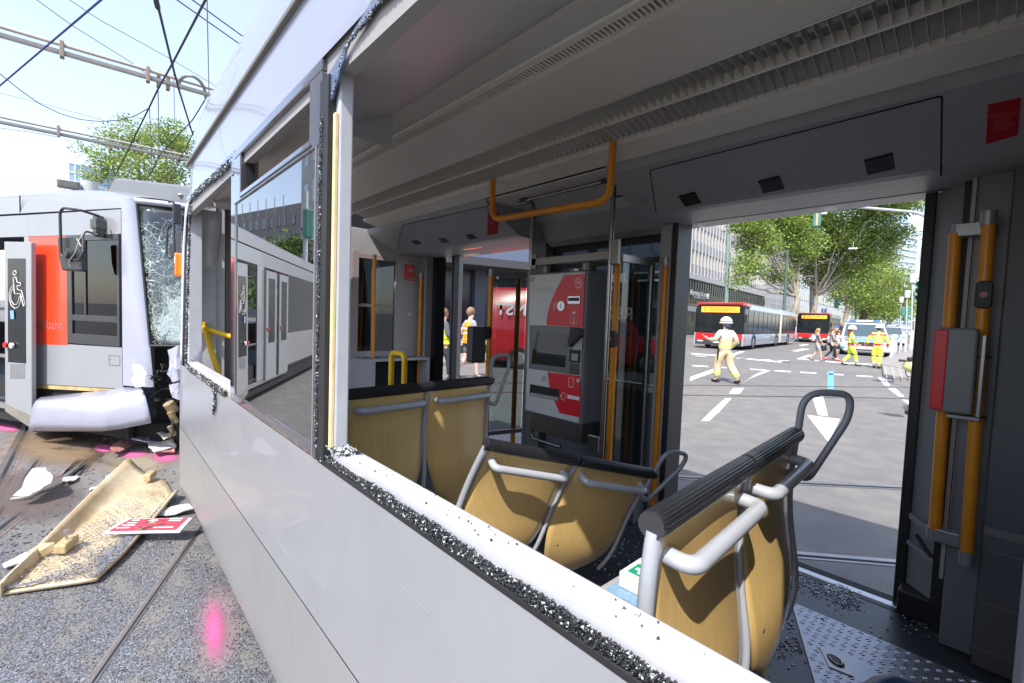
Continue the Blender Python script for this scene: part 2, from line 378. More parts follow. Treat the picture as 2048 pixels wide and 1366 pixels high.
# --- roof shell
prof = [(YN, 2.29), (YN, 2.40), (YN, 2.515), (.468, 2.60), (.48, 2.70), (.50, 2.80), (.535, 2.91), (.58, 3.0), (.64, 3.08), (.74, 3.16), (.9, 3.22), (1.2, 3.27), (1.66, 3.28)]
prof = prof + [(2 * 1.66 - y, z) for y, z in prof[-2::-1]]
mb = MB(); rings = []
for i in range(41):
    t = i / 40; rings.append([Vector((xend(z) + (XR - xend(z)) * t, y + (.0 if i else .04), z)) for y, z in prof])
mb.loft(rings, 0, True)
roof = mb.build('roof_shell', ROOFP, tram, solid=.0)
mb = MB(); gx = xend(2.525)
mb.box((gx + .01, YN - .016, 2.519), (XR, YN + .004, 2.537)); gut = mb.build('rain_gutter', mat('gutter_strip', (.16, .15, .13), .5), roof, bevel=.003)
# --- lower side panels with the long joint between them
def sidegrid(name, z0, z1, m, x1=XR):
    mb = MB(); rings = []; nz = 8
    for j in range(nz + 1):
        z = z0 + (z1 - z0) * j / nz; e = xend(z); r = []
        r.append(Vector((e - .035, YN + .22, z))); r.append(Vector((e - .03, YN + .10, z))); r.append(Vector((e - .02, YN + .03, z))); r.append(Vector((e, YN + .004, z))); r.append(Vector((e + .03, YN, z)))
        yy = YN + .012 * max(0, (.34 - z) / .09) ** 2
        for k in range(1, 25): r.append(Vector((e + .03 + (x1 - e - .03) * k / 24, yy, z)))
        rings.append(r)
    mb.loft(rings, 0, True); return mb.build(name, m, tram)
sidegrid('side_panel', .7075, 1.174, SILVER)
sidegrid('side_panel', .25, .703, SILVERD)
MB().box((XE + .03, YN + .006, .69), (XR, YN + .03, .73)).build('panel_joint', DARK, tram)
MB().box((XE + .05, YN + .05, .22), (XR, YF - .05, .335)).build('underframe', DARK, tram)
# end rim left of the first window, with its orange marker lamp
mb = MB(); rings = []
for j in range(13):
    z = 1.174 + (2.29 - 1.174) * j / 12; e = xend(z)
    rings.append([Vector((e - .035, YN + .22, z)), Vector((e - .03, YN + .10, z)), Vector((e - .02, YN + .03, z)), Vector((e, YN + .004, z)), Vector((e + .03, YN, z)), Vector((e + .10 + .03 * (z > 2.2), YN + .001, z))])
mb.loft(rings, 0, True); mb.build('end_rim', mat('end_rim_paint', (.58, .59, .63), .25, 0, coat=.6, dirt=(.5, .03, .05), dirt_s=7, dirt_t=.63, stretch=(1, 1, .4)), tram, solid=.006)
p = PY(362, 530, YN)
lamp = MB().rbox((p.x - .02, YN - .012, p.z), (.075, .05, .17), .018, 0, 'y').build('marker_lamp', mat('amber_lens', (.85, .22, .01), .15, coat=1.), tram, bevel=.006)
MB().box((p.x + .0, YN - .040, p.z + .01), (p.x + .004, YN - .037, p.z + .06)).build('lamp_rib', WHITE, lamp)
# --- window band: top rail, mullions
BG = mat('black_printed_glass', (.012, .013, .016), .05, 0, coat=1., spec=.8)
mb = MB(); mb.box((-2.45, YN + .002, 1.18), (-2.36, YN + .03, 2.288)); mb.build('mullion', BG, tram, bevel=.002)
# window two: glossy frame with a small open hopper and a big pane under it
wa, wb = -2.36, -1.305
hop = [PY(*p_, YN) for p_ in ((482, 388), (481, 318), (622, 166), (622, 274))]
hx0, hx1, hz0, hz1 = hop[0].x, hop[2].x, (hop[0].z + hop[3].z) / 2, (hop[1].z + hop[2].z) / 2 + .01
MAU = mat('tinted_frame_gloss', (.055, .05, .062), .12, 0, coat=1.)
win2 = MB()
win2.box((wa, YN - .004, hz1), (wb, YN + .022, 2.286)); win2.box((wa, YN - .004, hz0 - .035), (hx0, YN + .022, hz1)); win2.box((hx1, YN - .004, hz0 - .035), (wb, YN + .022, hz1))
win2.box((hx0, YN - .004, hz0 - .035), (hx1, YN + .022, hz0)); win2.box((wa, YN - .002, 1.18), (wa + .025, YN + .022, hz0 - .035)); win2.box((wb - .045, YN - .002, 1.18), (wb, YN + .022, hz0 - .035)); win2.box((wa + .025, YN - .002, 1.18), (wb - .045, YN + .022, 1.215))
win2 = win2.build('window_frame', MAU, tram, bevel=.004)
MB().box((hx0 - .0, YN + .022, hz0), (hx0 + .012, YN + .05, hz1)).box((hx0, YN + .022, hz1 - .02), (hx1, YN + .055, hz1)).box((hx0 + .01, YN - .006, hz0 - .026), (hx1 + .02, YN - .003, hz0 - .02)).build('hopper_reveal', BLACK, win2)
MB().box((wa + .025, YN + .002, 1.215), (wb - .045, YN + .008, hz0 - .035)).build('pane', GLASSM, win2)
MB().box((-1.345, YN - .004, 1.18), (-1.338, YN - .001, 2.06)).build('pane_seam', mat('seam_grey', (.2, .19, .2), .4), win2)
# --- inner frame: bright sill, pillars
fr = MB()
fr.box((-3.93, .478, 1.0), (-2.40, .535, 1.214)); fr.box((-1.27, .479, 1.0), (XR, .5315, 1.222)); fr = fr.build('window_sill', ALUP, tram, bevel=.005)
MB().box((-3.93, .47, 1.0), (XR, .4785, 1.196)).build('sill_edge', mat('glue_residue', (.33, .26, .2), .7, var=.5, vs=40, dirt=(.55, .5, .44), dirt_s=30, dirt_t=.5), tram)
MB().box((XE + .12, .5325, .35), (XR, .56, 1.19)).build('inner_side_lining', GREYP, tram)
MB().box((-1.275, .4765, 1.19), (-1.218, .515, 2.30)).build('window_pillar', ALUP, tram, bevel=.005)
MB().box((-1.236, .466, 1.23), (-1.2205, .4765, 2.12)).build('foam_strip', mat('cream_foam', (.72, .56, .30), .8, var=.12, vs=30), tram, bevel=.002)
MB().box((-1.300, .455, 1.19), (-1.240, .476, 2.22)).build('pillar_seal', BLACK, tram)
MB().box((-2.46, .49, 1.19), (-2.37, .56, 2.30)).build('window_pillar', GREYL, tram, bevel=.004)
MB().box((-3.95, .48, 1.19), (-3.86, .56, 2.33)).build('window_pillar', ALUP, tram, bevel=.004)
MB().box((.021, .48, .9), (.09, .60, 2.3)).build('window_pillar', mat('blue_grey_pillar', (.08, .10, .15), .4), tram, bevel=.004)
MB().box((.12, YN, 1.18), (XR, YN + .02, 2.3)).build('window_band', BG, tram)
MB().box((XE + .3, .475, 2.22), (XR, .51, 2.31)).build('top_rail', mat('grey_plastic', (.30, .29, .28), .5), tram)
# shard band still standing along the top of the big opening
o1 = [(642, 262), (645, 170), (700, 73), (770, -45), (900, -190)]
i1 = [(930, -170), (800, -35), (755, 8), (742, 22), (726, 48), (712, 60), (704, 76), (694, 86), (690, 100), (688, 118), (680, 138), (676, 158), (668, 178), (664, 196), (655, 212), (652, 236)]
pts = [PY(*q, YN - .002) for q in o1 + i1]
cr = mat('crazed_tinted_glass', (.10, .14, .24), .14, 0, var=.35, vs=140, bump=.35, bs=260, coat=1.)
MB().prism(pts, (0, .006, 0)).build('glass_remnant', cr, tram)
o1 = [(374, 402), (372, 396), (420, 352), (468, 300), (470, 312), (470, 345)]
i1 = [(462, 352), (463, 322), (452, 332), (440, 343), (428, 352), (418, 364), (404, 372), (392, 384), (383, 394)]
MB().prism([PY(*q, YN - .002) for q in o1 + i1], (0, .006, 0)).build('glass_remnant', cr, tram)
# crumbled safety glass hanging in the rubber
CRUMB = mat('crumbled_black_glass', (.012, .014, .016), .12, 0, coat=1.)
CRUMBL = mat('crumbled_clear_glass', (.50, .54, .55), .08, 0, coat=1.)
def crumbs(name, path, n, spread, size, parent=tram, mats=(CRUMB, CRUMBL), frac=.14, off=(0, 0, 0), flat=(1, 1, 1), widths=None):
    path = [Vector(p) for p in path]; seg = [(b - a).length for a, b in zip(path, path[1:])]; tot = sum(seg)
    V = []; F = []; MI = []; base = 0
    for _ in range(n):
        t = random.random() * tot; k = 0
        while t > seg[k] and k < len(seg) - 1: t -= seg[k]; k += 1
        q = t / seg[k]; c = path[k].lerp(path[k + 1], q)
        wd = 1 if widths is None else widths[k] * (1 - q) + widths[k + 1] * q
        c = c + Vector([(random.random() - .5) * 2 * s * wd for s in spread]) + Vector(off)
        s = size * random.uniform(.5, 1.5)
        A = rng.normal(size=(3, 3)); A, _r = np.linalg.qr(A)
        vs = np.array([(1, 0, -.5), (-.6, .9, -.5), (-.7, -.8, -.5), (.1, .1, .8)]) * s * .6
        vs = (vs @ A) * np.array(flat) + np.array(c)
        V.append(vs); F += [(base, base + 1, base + 2), (base, base + 3, base + 1), (base + 1, base + 3, base + 2), (base + 2, base + 3, base)]
        MI += [1 if random.random() < frac else 0] * 4; base += 4
    o = soup(name, np.vstack(V), np.array(F), list(mats), np.array(MI), parent); o['kind'] = 'stuff'; return o
sx = [-1.30, -1.2, -1.07, -.93, -.82, -.70, -.56, -.42, -.25, .0]
crumbs('glass_crumb_band', [(x, .4655, 1.197) for x in sx], 12000, (.003, .008, .0105), .0042, widths=[1.6, .7, .45, 1.1, .75, 1.15, .6, .9, .7, 1.], frac=.10)
MB().box((-1.3, .4615, 1.172), (XR, .4765, 1.186)).build('sill_rubber', BLACK, tram, bevel=.003)
crumbs('glass_crumb_band', [(-1.295, .458, 1.2), (-1.292, .458, 1.6), (-1.290, .458, 1.95), (-1.285, .458, 2.12)], 4200, (.010, .006, .02), .0045, frac=.1)
crumbs('glass_crumb_band', [(-1.26, .485, 1.226), (-1.16, .5, 1.226)], 350, (.02, .022, .006), .008, frac=.5)
crumbs('glass_crumb_band', [PY(*q, YN) for q in ((381, 400), (376, 560), (372, 730), (380, 738), (400, 752), (425, 770), (452, 788))], 2600, (.008, .006, .014), .009, frac=.22)
crumbs('glass_crumb_band', [PY(*q, YN) for q in ((383, 396), (404, 374), (428, 354), (452, 334), (463, 322))], 1500, (.008, .004, .018), .008, frac=.1)
crumbs('glass_crumb_band', [PY(*q, YN - .01) for q in ((428, 770), (430, 800), (427, 826))], 260, (.008, .004, .01), .009, frac=.1)
crumbs('glass_crumb_band', [PY(*q, YN) for q in ((655, 212), (668, 178), (680, 138), (690, 98), (704, 76), (726, 48), (755, 8), (800, -35))], 900, (.003, .003, .005), .0035, frac=.3)
crumbs('glass_crumb_band', [(-1.1, .505, 1.2245), (-.1, .505, 1.2245)], 46, (.02, .022, .001), .004, frac=.4)
MB().tube([PY(424, 396, .52), PY(428, 404, .5), PY(432, 414, .5)], .004, 6).build('torn_cord', mat('brown_cord', (.22, .15, .1), .7), tram)
# --- floor
MB().box((XE + .1, .53, .30), (XR, 2.66, .35)).build('floor', FLOORM, tram)
for xa_, xb_ in ((-1.3, -.2), (-4.21, -2.95)): MB().box((xa_, 2.665, .30), (xb_, 2.71, .354)).build('door_threshold', ALU, tram, bevel=.004)
MB().box((-1.3, 2.63, .35), (-.2, 2.664, .352)).build('threshold_seal', BLACK, tram)
# tread plate hatch
TP = bpy.data.materials.new('tread_plate'); TP.use_nodes = True
n = TP.node_tree; L = n.links.new; b = n.nodes['Principled BSDF']; b.inputs['Metallic'].default_value = .85; b.inputs['Roughness'].default_value = .38; b.inputs['Base Color'].default_value = (.33, .34, .37, 1)
A0 = PZ(1582, 1205, .35); Ax = PZ(1960, 1366, .35) - A0; Ay = PZ(1628, 1366, .35) - A0
hatch = MB(); hatch.prism([A0, A0 + Ay * 1.7, A0 + Ay * 1.7 + Vector((.9, -.15, 0)), A0 + Ax * 1.5], (0, 0, .006)); hatch = hatch.build('floor_hatch', TP, tram, bevel=.002)
mb = MB(); U = X_; Vd = Vector((.18, -.98, 0)).normalized()
for i in range(30):
    for j in range(28):
        c = A0 + Vector((.02, -.015, .0065)) + Vector((1, 0, 0)) * (i * .030) + Vector((0, -1, 0)) * (j * .030) + Vector((.0, 0, 0))
        rel = c - A0
        if rel.x < -rel.y * .45 + .012 or rel.y < -.82: continue
        if .17 < rel.x < .33 and -.34 < rel.y < -.20: continue
        d = Vector((.8, -.6, 0)) if (i + j) % 2 else Vector((.6, .8, 0))
        e = Vector((-d.y, d.x, 0))
        for s in (-1, 1):
            cc = c + e * .0052 * s; vs = [cc - d * .011, cc + e * .0028, cc + d * .011, cc - e * .0028]
            mb.add(vs + [cc + Z_ * .0016], [(0, 1, 4), (1, 2, 4), (2, 3, 4), (3, 0, 4), (1, 0, 4)][:4], 0)
mb.build('tread_studs', mat('tread_stud_metal', (.62, .63, .66), .25, .9), hatch)
HL = [PZ(*q, .3565) for q in ((1638, 1294), (1684, 1312), (1708, 1355), (1658, 1335))]
mb = MB(); mb.prism(HL, (0, 0, .003)); lr = mb.build('lift_plate', STEEL, hatch, bevel=.001)
cc = sum(HL, Vector()) / 4
ex = (HL[1] - HL[0]) * .36; ey = (HL[3] - HL[0]) * .30
mb = MB(); mb.poly([cc + ex * math.cos(a) + ey * math.sin(a) + Z_ * .0045 for a in [2 * math.pi * k / 20 for k in range(20)]]); mb.build('lift_recess', BLACK, lr)
mb = MB(); mb.tube([cc + ex * .72 * math.cos(a) + ey * .72 * math.sin(a) + Z_ * .006 for a in [-.3 + 3.9 * k / 20 for k in range(20)]], .0035, 8); mb.build('lift_ring', STEEL, lr)
p = PZ(1645, 1238, .3575); MB().cyl(p, p + Z_ * .001, .007, 12).build('key_hole', BLACK, hatch)
# --- ceiling, from near window to door header
sweepx('ceiling_edge_panel', [(.505, 2.235), (.52, 2.245), (.70, 2.30), (.83, 2.36), (.884, 2.392), (.884, 2.43)], PZ(785, 225, 2.4).x, XR, GREYC, smooth=True, solid=.0)
MB().box((PZ(785, 225, 2.4).x, .52, 2.26), (PZ(785, 225, 2.4).x + .006, .88, 2.43)).build('ceiling_panel_end', GREYC, tram)
sweepx('ceiling_lining', [(.50, 2.29), (.62, 2.32), (.80, 2.40), (.95, 2.455), (1.085, 2.475)], XE + .15, XR, BEIGE, smooth=True)
sweepx('ceiling_vent_back', [(1.085, 2.505), (1.20, 2.505)], XE + .15, XR, DARK)
sweepx('ceiling_vent_lip', [(1.086, 2.474), (1.092, 2.468), (1.118, 2.470)], XE + .15, XR, BEIGE)
mb = MB()
for k in range(330):
    x = -3.9 + k * .0165
    mb.box((x, 1.117, 2.4705), (x + .008, 1.166, 2.482))
mb.box((XE + .15, 1.112, 2.471), (XR, 1.119, 2.482)); mb.box((XE + .15, 1.164, 2.4715), (XR, 1.172, 2.482))
mb.build('ceiling_vent_grille', BEIGE, tram)
sweepx('ceiling_plank', [(1.172, 2.471), (1.185, 2.467), (1.53, 2.482), (1.545, 2.49)], XE + .15, XR, BEIGE, smooth=False)
sweepx('lamp_trough', [(1.545, 2.49), (1.548, 2.56), (1.60, 2.585), (1.70, 2.585), (1.80, 2.56), (1.832, 2.45)], XE + .15, XR, mat('lamp_trough_grey', (.42, .40, .38), .4), smooth=False)
MB().cyl((XE + .3, 1.67, 2.545), (XR, 1.67, 2.545), .013, 10).build('lamp_tube', mat('unlit_tube', (.55, .54, .5), .3), tram)
mb = MB(); LV = mat('lamp_louvre_metal', (.80, .77, .71), .35, .15)
for k in range(175):
    x = -3.95 + k * .034
    mb.poly([(x, 1.555, 2.492), (x, 1.69, 2.472), (x, 1.69, 2.515), (x, 1.555, 2.525)]); mb.poly([(x, 1.69, 2.472), (x, 1.815, 2.440), (x, 1.80, 2.47), (x, 1.69, 2.515)])
mb.box((XE + .15, 1.686, 2.470), (XR, 1.694, 2.512)); mb.box((XE + .15, 1.548, 2.487), (XR, 1.554, 2.50)); mb.box((XE + .15, 1.814, 2.436), (XR, 1.822, 2.455))
mb.build('lamp_louvre', LV, tram, solid=.0012)
sweepx('ceiling_cove', [(1.822, 2.437), (1.828, 2.432), (1.90, 2.418), (1.955, 2.405)], XE + .15, XR, BEIGE)
sweepx('cove_gap', [(1.955, 2.425), (1.99, 2.42)], XE + .15, XR, DARK)
MB().box((XE + .1, .55, 2.60), (XR, 2.82, 2.62)).build('roof_sky_cover', DARK, tram)  # dark plate added to keep bright sky from showing above the ceiling
MB().box((-4.42, .6, 2.2), (-4.37, 2.84, 2.62)).build('end_sky_cover', DARK, tram)  # dark plate added to block the sky at the saloon end
# --- door headers
HP = [(1.975, 2.412), (2.0, 2.373), (2.04, 2.350), (2.285, 2.2207), (2.31, 2.210), (2.35, 2.204), (2.70, 2.214)]
hA, hB = Vector((0, 2.04, 2.35)), Vector((0, 2.285, 2.2207)); hN = (hB - hA).cross(X_).normalized()
uN = Vector((0, .011, -.33)).normalized()
def HF(x, y, off=.0): return PP(x, y, hA - hN * off if hN.z > 0 else hA + hN * off, hN)
def HU(x, y, off=.0): return PP(x, y, Vector((0, 2.5, 2.2083 - off)), Vector((0, -.011, .33)))
def header(x0, x1, lid, keyx, txt):
    mb = MB(); rings = [[Vector((x0 + (x1 - x0) * t, y, z)) for y, z in HP] for t in (0, 1)]
    mb.loft(rings, 0, False); h = mb.build('door_header', GREYP, tram, solid=.004)
    for x in (x0, x1): MB().poly([(x, y, z) for y, z in HP] + [(x, 2.70, 2.41)]).build('header_cheek', GREYP, h)
    return h
hd1 = header(HF(1242, 395).x + .02, .6, None, 0, '')
def nudge(p, n_, d): return p + n_ * d
up = Vector((0, -hN.y, -hN.z)) if hN.z > 0 else hN
if up.z > 0: up = -up          # outward: down and towards the aisle
def groove(pts, w, m, parent, name):
    mb = MB(); mb.tube([p + up * .0005 for p in pts], w, 6); return mb.build(name, m, parent)
lidp = rpath([HU(1330, 436), HF(1312, 425), HF(1300, 340), HF(1884, 191), HF(1882, 350)], .012)
groove(lidp, .0035, DARK, hd1, 'lid_groove')
for (xa, ya, xb, yb) in ((1357, 392, 1391, 426), (1516, 362, 1560, 400), (1728, 320, 1786, 362)):
    a, bq = HF(xa, ya), HF(xb, ya - (xb - xa) * .25); dn = (hB - hA).normalized(); l = .085
    mb = MB(); mb.prism([a, bq, bq + dn * l, a + dn * l], up * .003, 0); mb.obox((a + bq) / 2 + up * .002, (bq - a) / 2, dn * .004, up * .006, 1)
    mb.build('grip_recess', [mat('recess_dark', (.035, .036, .04), .3), DARK], hd1, bevel=.002)
for (xa, ya, xb, yb) in ((1400, 431, 1480, 421), (1638, 392, 1750, 378)):
    a, bq = HU(xa, ya, .001), HU(xb, yb, .001); mb = MB(); mb.bar(a, bq, .018, .003); s_ = mb.build('door_light_slot', mat('slot_grey', (.10, .10, .10), .3), hd1)
MB().box((-1.32, 2.66, 2.209), (-.2, 2.664, 2.211)).build('header_joint', DARK, hd1)
k = HF(1290, 408); MB().cyl(k, k + up * .006, .009, 18).build('key_switch', ALU, hd1)
mb = MB(); e1 = X_; e2 = (hA - hB).normalized()
mb.tube([k + up * .001 + e1 * .019 * math.cos(a) + e2 * .019 * math.sin(a) for a in [R(-25 + 230 * q / 16) for q in range(17)]], .0013, 5); mb.build('switch_arc', BLACK, hd1)
for q_ in ((1322, 352), (1870, 214), (1868, 340), (1316, 415)): k2 = HF(*q_); MB().cyl(k2, k2 + up * .003, .0045, 10).build('header_screw', ALU, hd1)
text('switch_lettering', 'Tür 2', mat('print_dark', (.05, .05, .05), .6), .03, frameM(k + e2 * .033 + up * .002, X_, e2), hd1)
# header over the far door
hd2 = header(-4.35, HF(1038, 470).x - .0, None, 0, '')
groove(rpath([HF(795, 498), HF(805, 430 + 20), HF(975, 412), HF(985, 470)], .012), .003, DARK, hd2, 'lid_groove')
for (xa, ya, xb, yb) in ((822, 482, 834, 502), (876, 478, 890, 498), (930, 470, 945, 492)):
    a, bq = HF(xa, ya), HF(xb, ya - 3); dn = (hB - hA).normalized()
    mb = MB(); mb.prism([a, bq, bq + dn * .06, a + dn * .06], up * .003); mb.build('grip_recess', MATS['recess_dark'], hd2)
a, bq = HU(928, 499, .002), HU(963, 495, .002); MB().bar(a, bq, .02, .003).build('door_light_slot', mat('red_lit_slot', (.9, .12, .05), .3, emit=.5), hd2)
# red notice plates
def notice(corners, lines, parent, size):
    a, b_, c, d = corners; mb = MB(); nrm = (b_ - a).cross(d - a).normalized()
    if nrm.y > 0: nrm = -nrm
    mb.prism([a, b_, c, d], nrm * .003); o = mb.build('notice_plate', mat('notice_red', (.42, .008, .02), .3), parent)
    ux = (b_ - a).normalized(); uy = (a - d).normalized(); cc = (a + b_ + c + d) / 4
    text('notice_lettering', lines, mat('notice_print', (.60, .16, .16), .5), size, frameM(cc + nrm * .004, ux, uy), o)
    return o
k0 = [HF(*q) for q in ((1976, 208), (2042, 194), (2036, 268), (1972, 287))]
MB().prism([HF(*q) for q in ((1966, 188), (2060, 166), (2052, 272), (1962, 296))], up * .001).build('notice_frame', mat('frame_dim', (.14, .145, .15), .4), tram)
notice([q + up * .0015 for q in k0], 'Nothahn nur\nim Notfall\ndrehen\nund Tür\nvon Hand\nöffnen', tram, .013)
k0 = [HF(*q) for q in ((976, 428), (1000, 424), (996, 466), (975, 470))]
notice([q + up * .002 for q in k0], 'Nothahn\nnur im\nNotfall\ndrehen', tram, .02)
# recess between the headers
hx_a, hx_b = HF(1038, 470).x, HF(1242, 395).x + .02
MB().box((hx_a, 1.99, 2.400), (hx_b, 2.5, 2.408)).build('recess_ceiling', BEIGE, tram)
sweepx('recess_lining', [(2.47, 2.40), (2.49, 2.33), (2.60, 2.20), (2.66, 2.17)], hx_a, hx_b, GREYP)
MB().bar((hx_a, 2.465, 2.397), (hx_b, 2.465, 2.397), .014, .006).build('recess_trim', DARK, tram)
a, b_ = PY(1030, 369, 2.05), PY(1190, 325, 2.05)
MB().cyl((a.x + .04, 2.12, 2.385), (b_.x, 2.12, 2.385), .011, 12).build('recess_grab_bar', STEEL, tram)
mb = MB(); mb.obox((a.x + .02, 2.12, 2.39), X_ * .03, Y_ * .02, Z_ * .008); mb.obox((b_.x + .03, 2.17, 2.39), X_ * .028, Y_ * .07, Z_ * .008); mb.build('grab_bar_bracket', mat('bracket_dark', (.06, .06, .055), .5), tram, bevel=.002)
# --- far side wall: posts, window between doors, sills
FW = MB()
FW.box((-2.66, 2.62, .35), (-2.50, 2.84, 2.30)); FW.box((-2.50, 2.70, .35), (-1.45, 2.84, 1.15)); FW.box((-2.50, 2.70, 2.20), (-1.45, 2.84, 2.3))
FW.build('far_wall', mat('far_wall_grey', (.17, .175, .185), .45, var=.06, vs=4), tram, bevel=.003)
MB().box((-1.50, 2.60, .35), (-1.425, 2.83, 2.25)).build('door_post', GREYP, tram, bevel=.004)
MB().box((-1.424, 2.60, .33), (-1.386, 2.78, 2.25)).build('door_rubber', BLACK, tram, bevel=.006)
MB().box((-2.50, 2.64, 1.15), (-1.50, 2.70, 1.19)).build('window_ledge', GREYP, tram)
fw = MB(); fw.box((-2.50, 2.71, 1.19), (-2.44, 2.74, 2.2)); fw.box((-1.56, 2.71, 1.19), (-1.50, 2.74, 2.2)); fw.box((-2.44, 2.71, 2.0), (-1.56, 2.74, 2.035)); fw.box((-2.44, 2.71, 2.13), (-1.56, 2.74, 2.2)); fw.box((-2.15, 2.712, 1.19), (-2.09, 2.738, 2.13)); fw = fw.build('window_frame', BLACK, tram)
MB().box((-2.44, 2.72, 1.19), (-1.56, 2.728, 2.13)).build('pane', GLASSW, fw)
MB().box((XE - .1, 2.62, 2.225), (XR, YF, 2.30)).build('door_lintel', GREYP, tram)
MB().box((XE - .3, 2.70, 2.22), (XR, YF, 2.60)).build('far_upper_skin', SILVER, tram)
# plinth step below the machine
MB().box((-2.5, 2.45, .35), (-1.50, 2.70, .52)).build('machine_plinth', mat('plinth_grey', (.13, .135, .14), .4), tram, bevel=.004)
# --- ticket machine
MF = 2.2; mx0, mx1, mz0, mz1 = -2.243, -1.748, .955, 1.907
def M_(x, y, off=0.): return PY(x, y, MF - off)
tm = MB(); tm.box((mx0, MF, mz0), (mx1, MF + .235, mz1)); tm = tm.build('ticket_machine', mat('machine_casing', (.17, .175, .19), .35, .1, var=.05), tram, bevel=.008, seg=3)
LG = mat('machine_front_grey', (.62, .61, .58), .4, var=.04)
mb = MB(); mb.box((mx0 + .012, MF - .004, mz0 + .012), (mx1 - .012, MF + .001, mz1 - .012)); mb.build('front_panel', LG, tm, bevel=.002)
arc = []
for q in range(13):
    t = q / 12; arc.append((1128 - 46 * math.sin(math.pi * (.08 + t * .62)) + (10 if t > .9 else 0) * 0, 550 + 112 * t))
redtop = [M_(1170, 547, .006), M_(1130, 550, .006)] + [M_(1127 - 34 * math.sin(t * math.pi / 2 * 1.0), 552 + 98 * t, .006) for t in [k / 10 for k in range(11)]] + [M_(1165, 655, .006)]
MB().prism(redtop, (0, .003, 0)).build('red_panel', DRED, tm)
redbot = [M_(1160, 752, .006), M_(1095, 744, .006), M_(1099, 775, .006), M_(1108, 800, .006), M_(1119, 826, .006), M_(1160, 835, .006)]
MB().prism(redbot, (0, .003, 0)).build('red_panel', DRED, tm)
scf = [M_(*q, .012) for q in ((1059, 650), (1161, 655), (1158, 751), (1057, 737))]
bez = MB().prism(scf, (0, .010, 0)).build('screen_bezel', mat('bezel_grey', (.16, .17, .18), .35), tm, bevel=.004)
MB().prism([M_(*q, .014) for q in ((1070, 663), (1134, 668), (1130, 735), (1062, 727))], (0, .003, 0)).build('screen', mat('dead_screen', (.015, .02, .022), .05, coat=1.), bez)
mb = MB(); mb.prism([M_(*q, .05) for q in ((1140, 655), (1161, 657), (1160, 672), (1138, 694), (1134, 690))], (0, .037, 0)); mb.build('pin_pad_hood', BLACK, bez, bevel=.004)
mb = MB()
for i in range(4):
    for j in range(4):
        c = M_(1148 + j * 4.3, 680 + i * 5.6, .018); mb.box((c.x - .007, MF - .018, c.z - .009), (c.x + .007, MF - .012, c.z + .009))
mb.build('pin_keys', mat('key_light', (.55, .55, .52), .5), bez)
mb = MB(); c = M_(1149, 713, .015); mb.box((c.x - .04, MF - .018, c.z - .035), (c.x + .045, MF - .012, c.z + .04)); mb.build('contactless_reader', BLACK, bez, bevel=.004)
c = M_(1149, 714, .02); MB().box((c.x - .024, MF - .021, c.z - .022), (c.x + .026, MF - .018, c.z + .02)).build('reader_display', mat('lcd_grey', (.30, .33, .37), .3), bez)
c = M_(1148, 737, .015); MB().box((c.x - .035, MF - .018, c.z - .033), (c.x + .035, MF - .012, c.z + .033)).build('card_slot', mat('slot_brown', (.07, .06, .05), .4), bez, bevel=.002)
c = M_(1148, 600, .01); cs = MB().box((c.x - .052, MF - .012, c.z - .026), (c.x + .05, MF - .004, c.z + .026)).build('note_slot', ALU, tm, bevel=.003)
MB().box((c.x - .044, MF - .014, c.z - .006), (c.x + .042, MF - .011, c.z + .014)).build('slot_mouth', BLACK, cs)
c = M_(1122, 612, .01); cs = MB().cyl((c.x, MF - .004, c.z), (c.x, MF - .012, c.z), .031, 28).build('coin_slot', ALU, tm)
MB().box((c.x - .002, MF - .0135, c.z - .016), (c.x + .002, MF - .0115, c.z + .016)).build('slot_mouth', BLACK, cs)
mb = MB()      # printed symbols: coins, card, arrows
c = M_(1108, 612, .007)
for q in range(4): mb.tube([Vector((c.x + .008 * math.cos(a) + (q % 2) * .012, MF - .0068, c.z + .008 * math.sin(a) - .018 + q * .013)) for a in [2 * math.pi * k / 12 for k in range(13)]], .0018, 4)
c = M_(1148, 625, .007); mb.prism([(c.x - .018, MF - .007, c.z - .006), (c.x, MF - .007, c.z + .01), (c.x + .018, MF - .007, c.z - .006)][::-1], (0, .002, 0))
for dx, dz in ((-.012, -.05), (.016, -.062)): mb.tube([(c.x + dx + a, MF - .0068, c.z + dz + b_) for a, b_ in ((-.012, -.02), (.012, -.02), (.012, .024), (-.012, .024), (-.012, -.02))], .002, 4)
c = M_(1142, 765, .007); mb.tube([(c.x + a, MF - .0068, c.z + b_) for a, b_ in ((-.018, -.028), (.018, -.028), (.018, .028), (-.018, .028), (-.018, -.028))], .0022, 4)
c = M_(1127, 793, .007); mb.tube([(c.x + a, MF - .0068, c.z + b_) for a, b_ in ((-.016, -.022), (.012, -.022), (.016, .022), (-.012, .022), (-.016, -.022))], .0022, 4)
mb.prism([(c.x - .03, MF - .007, c.z), (c.x - .022, MF - .007, c.z - .012), (c.x - .022, MF - .007, c.z + .012)], (0, .002, 0))
mb.build('printed_symbols', WHITE, tm)
c = M_(1146, 795, .007); MB().box((c.x - .045, MF - .008, c.z - .011), (c.x + .05, MF - .005, c.z + .011)).build('price_label', WHITE, tm)
c = M_(1157, 761, .007); MB().cyl((c.x, MF - .005, c.z), (c.x, MF - .014, c.z), .012, 16).build('lock', ALU, tm)
mb = MB(); cc = M_(1157, 566, .007)
hexa = [Vector((cc.x + .03 * math.sin(a), MF - .007, cc.z + .032 * math.cos(a))) for a in [k * math.pi / 3 for k in range(7)]]
mb.tube(hexa, .0032, 5); mb.build('hexagon_emblem', WHITE, tm)
text('emblem_lettering', 'VRR', WHITE, .022, frameM((cc.x, MF - .008, cc.z), X_, Z_), tm)
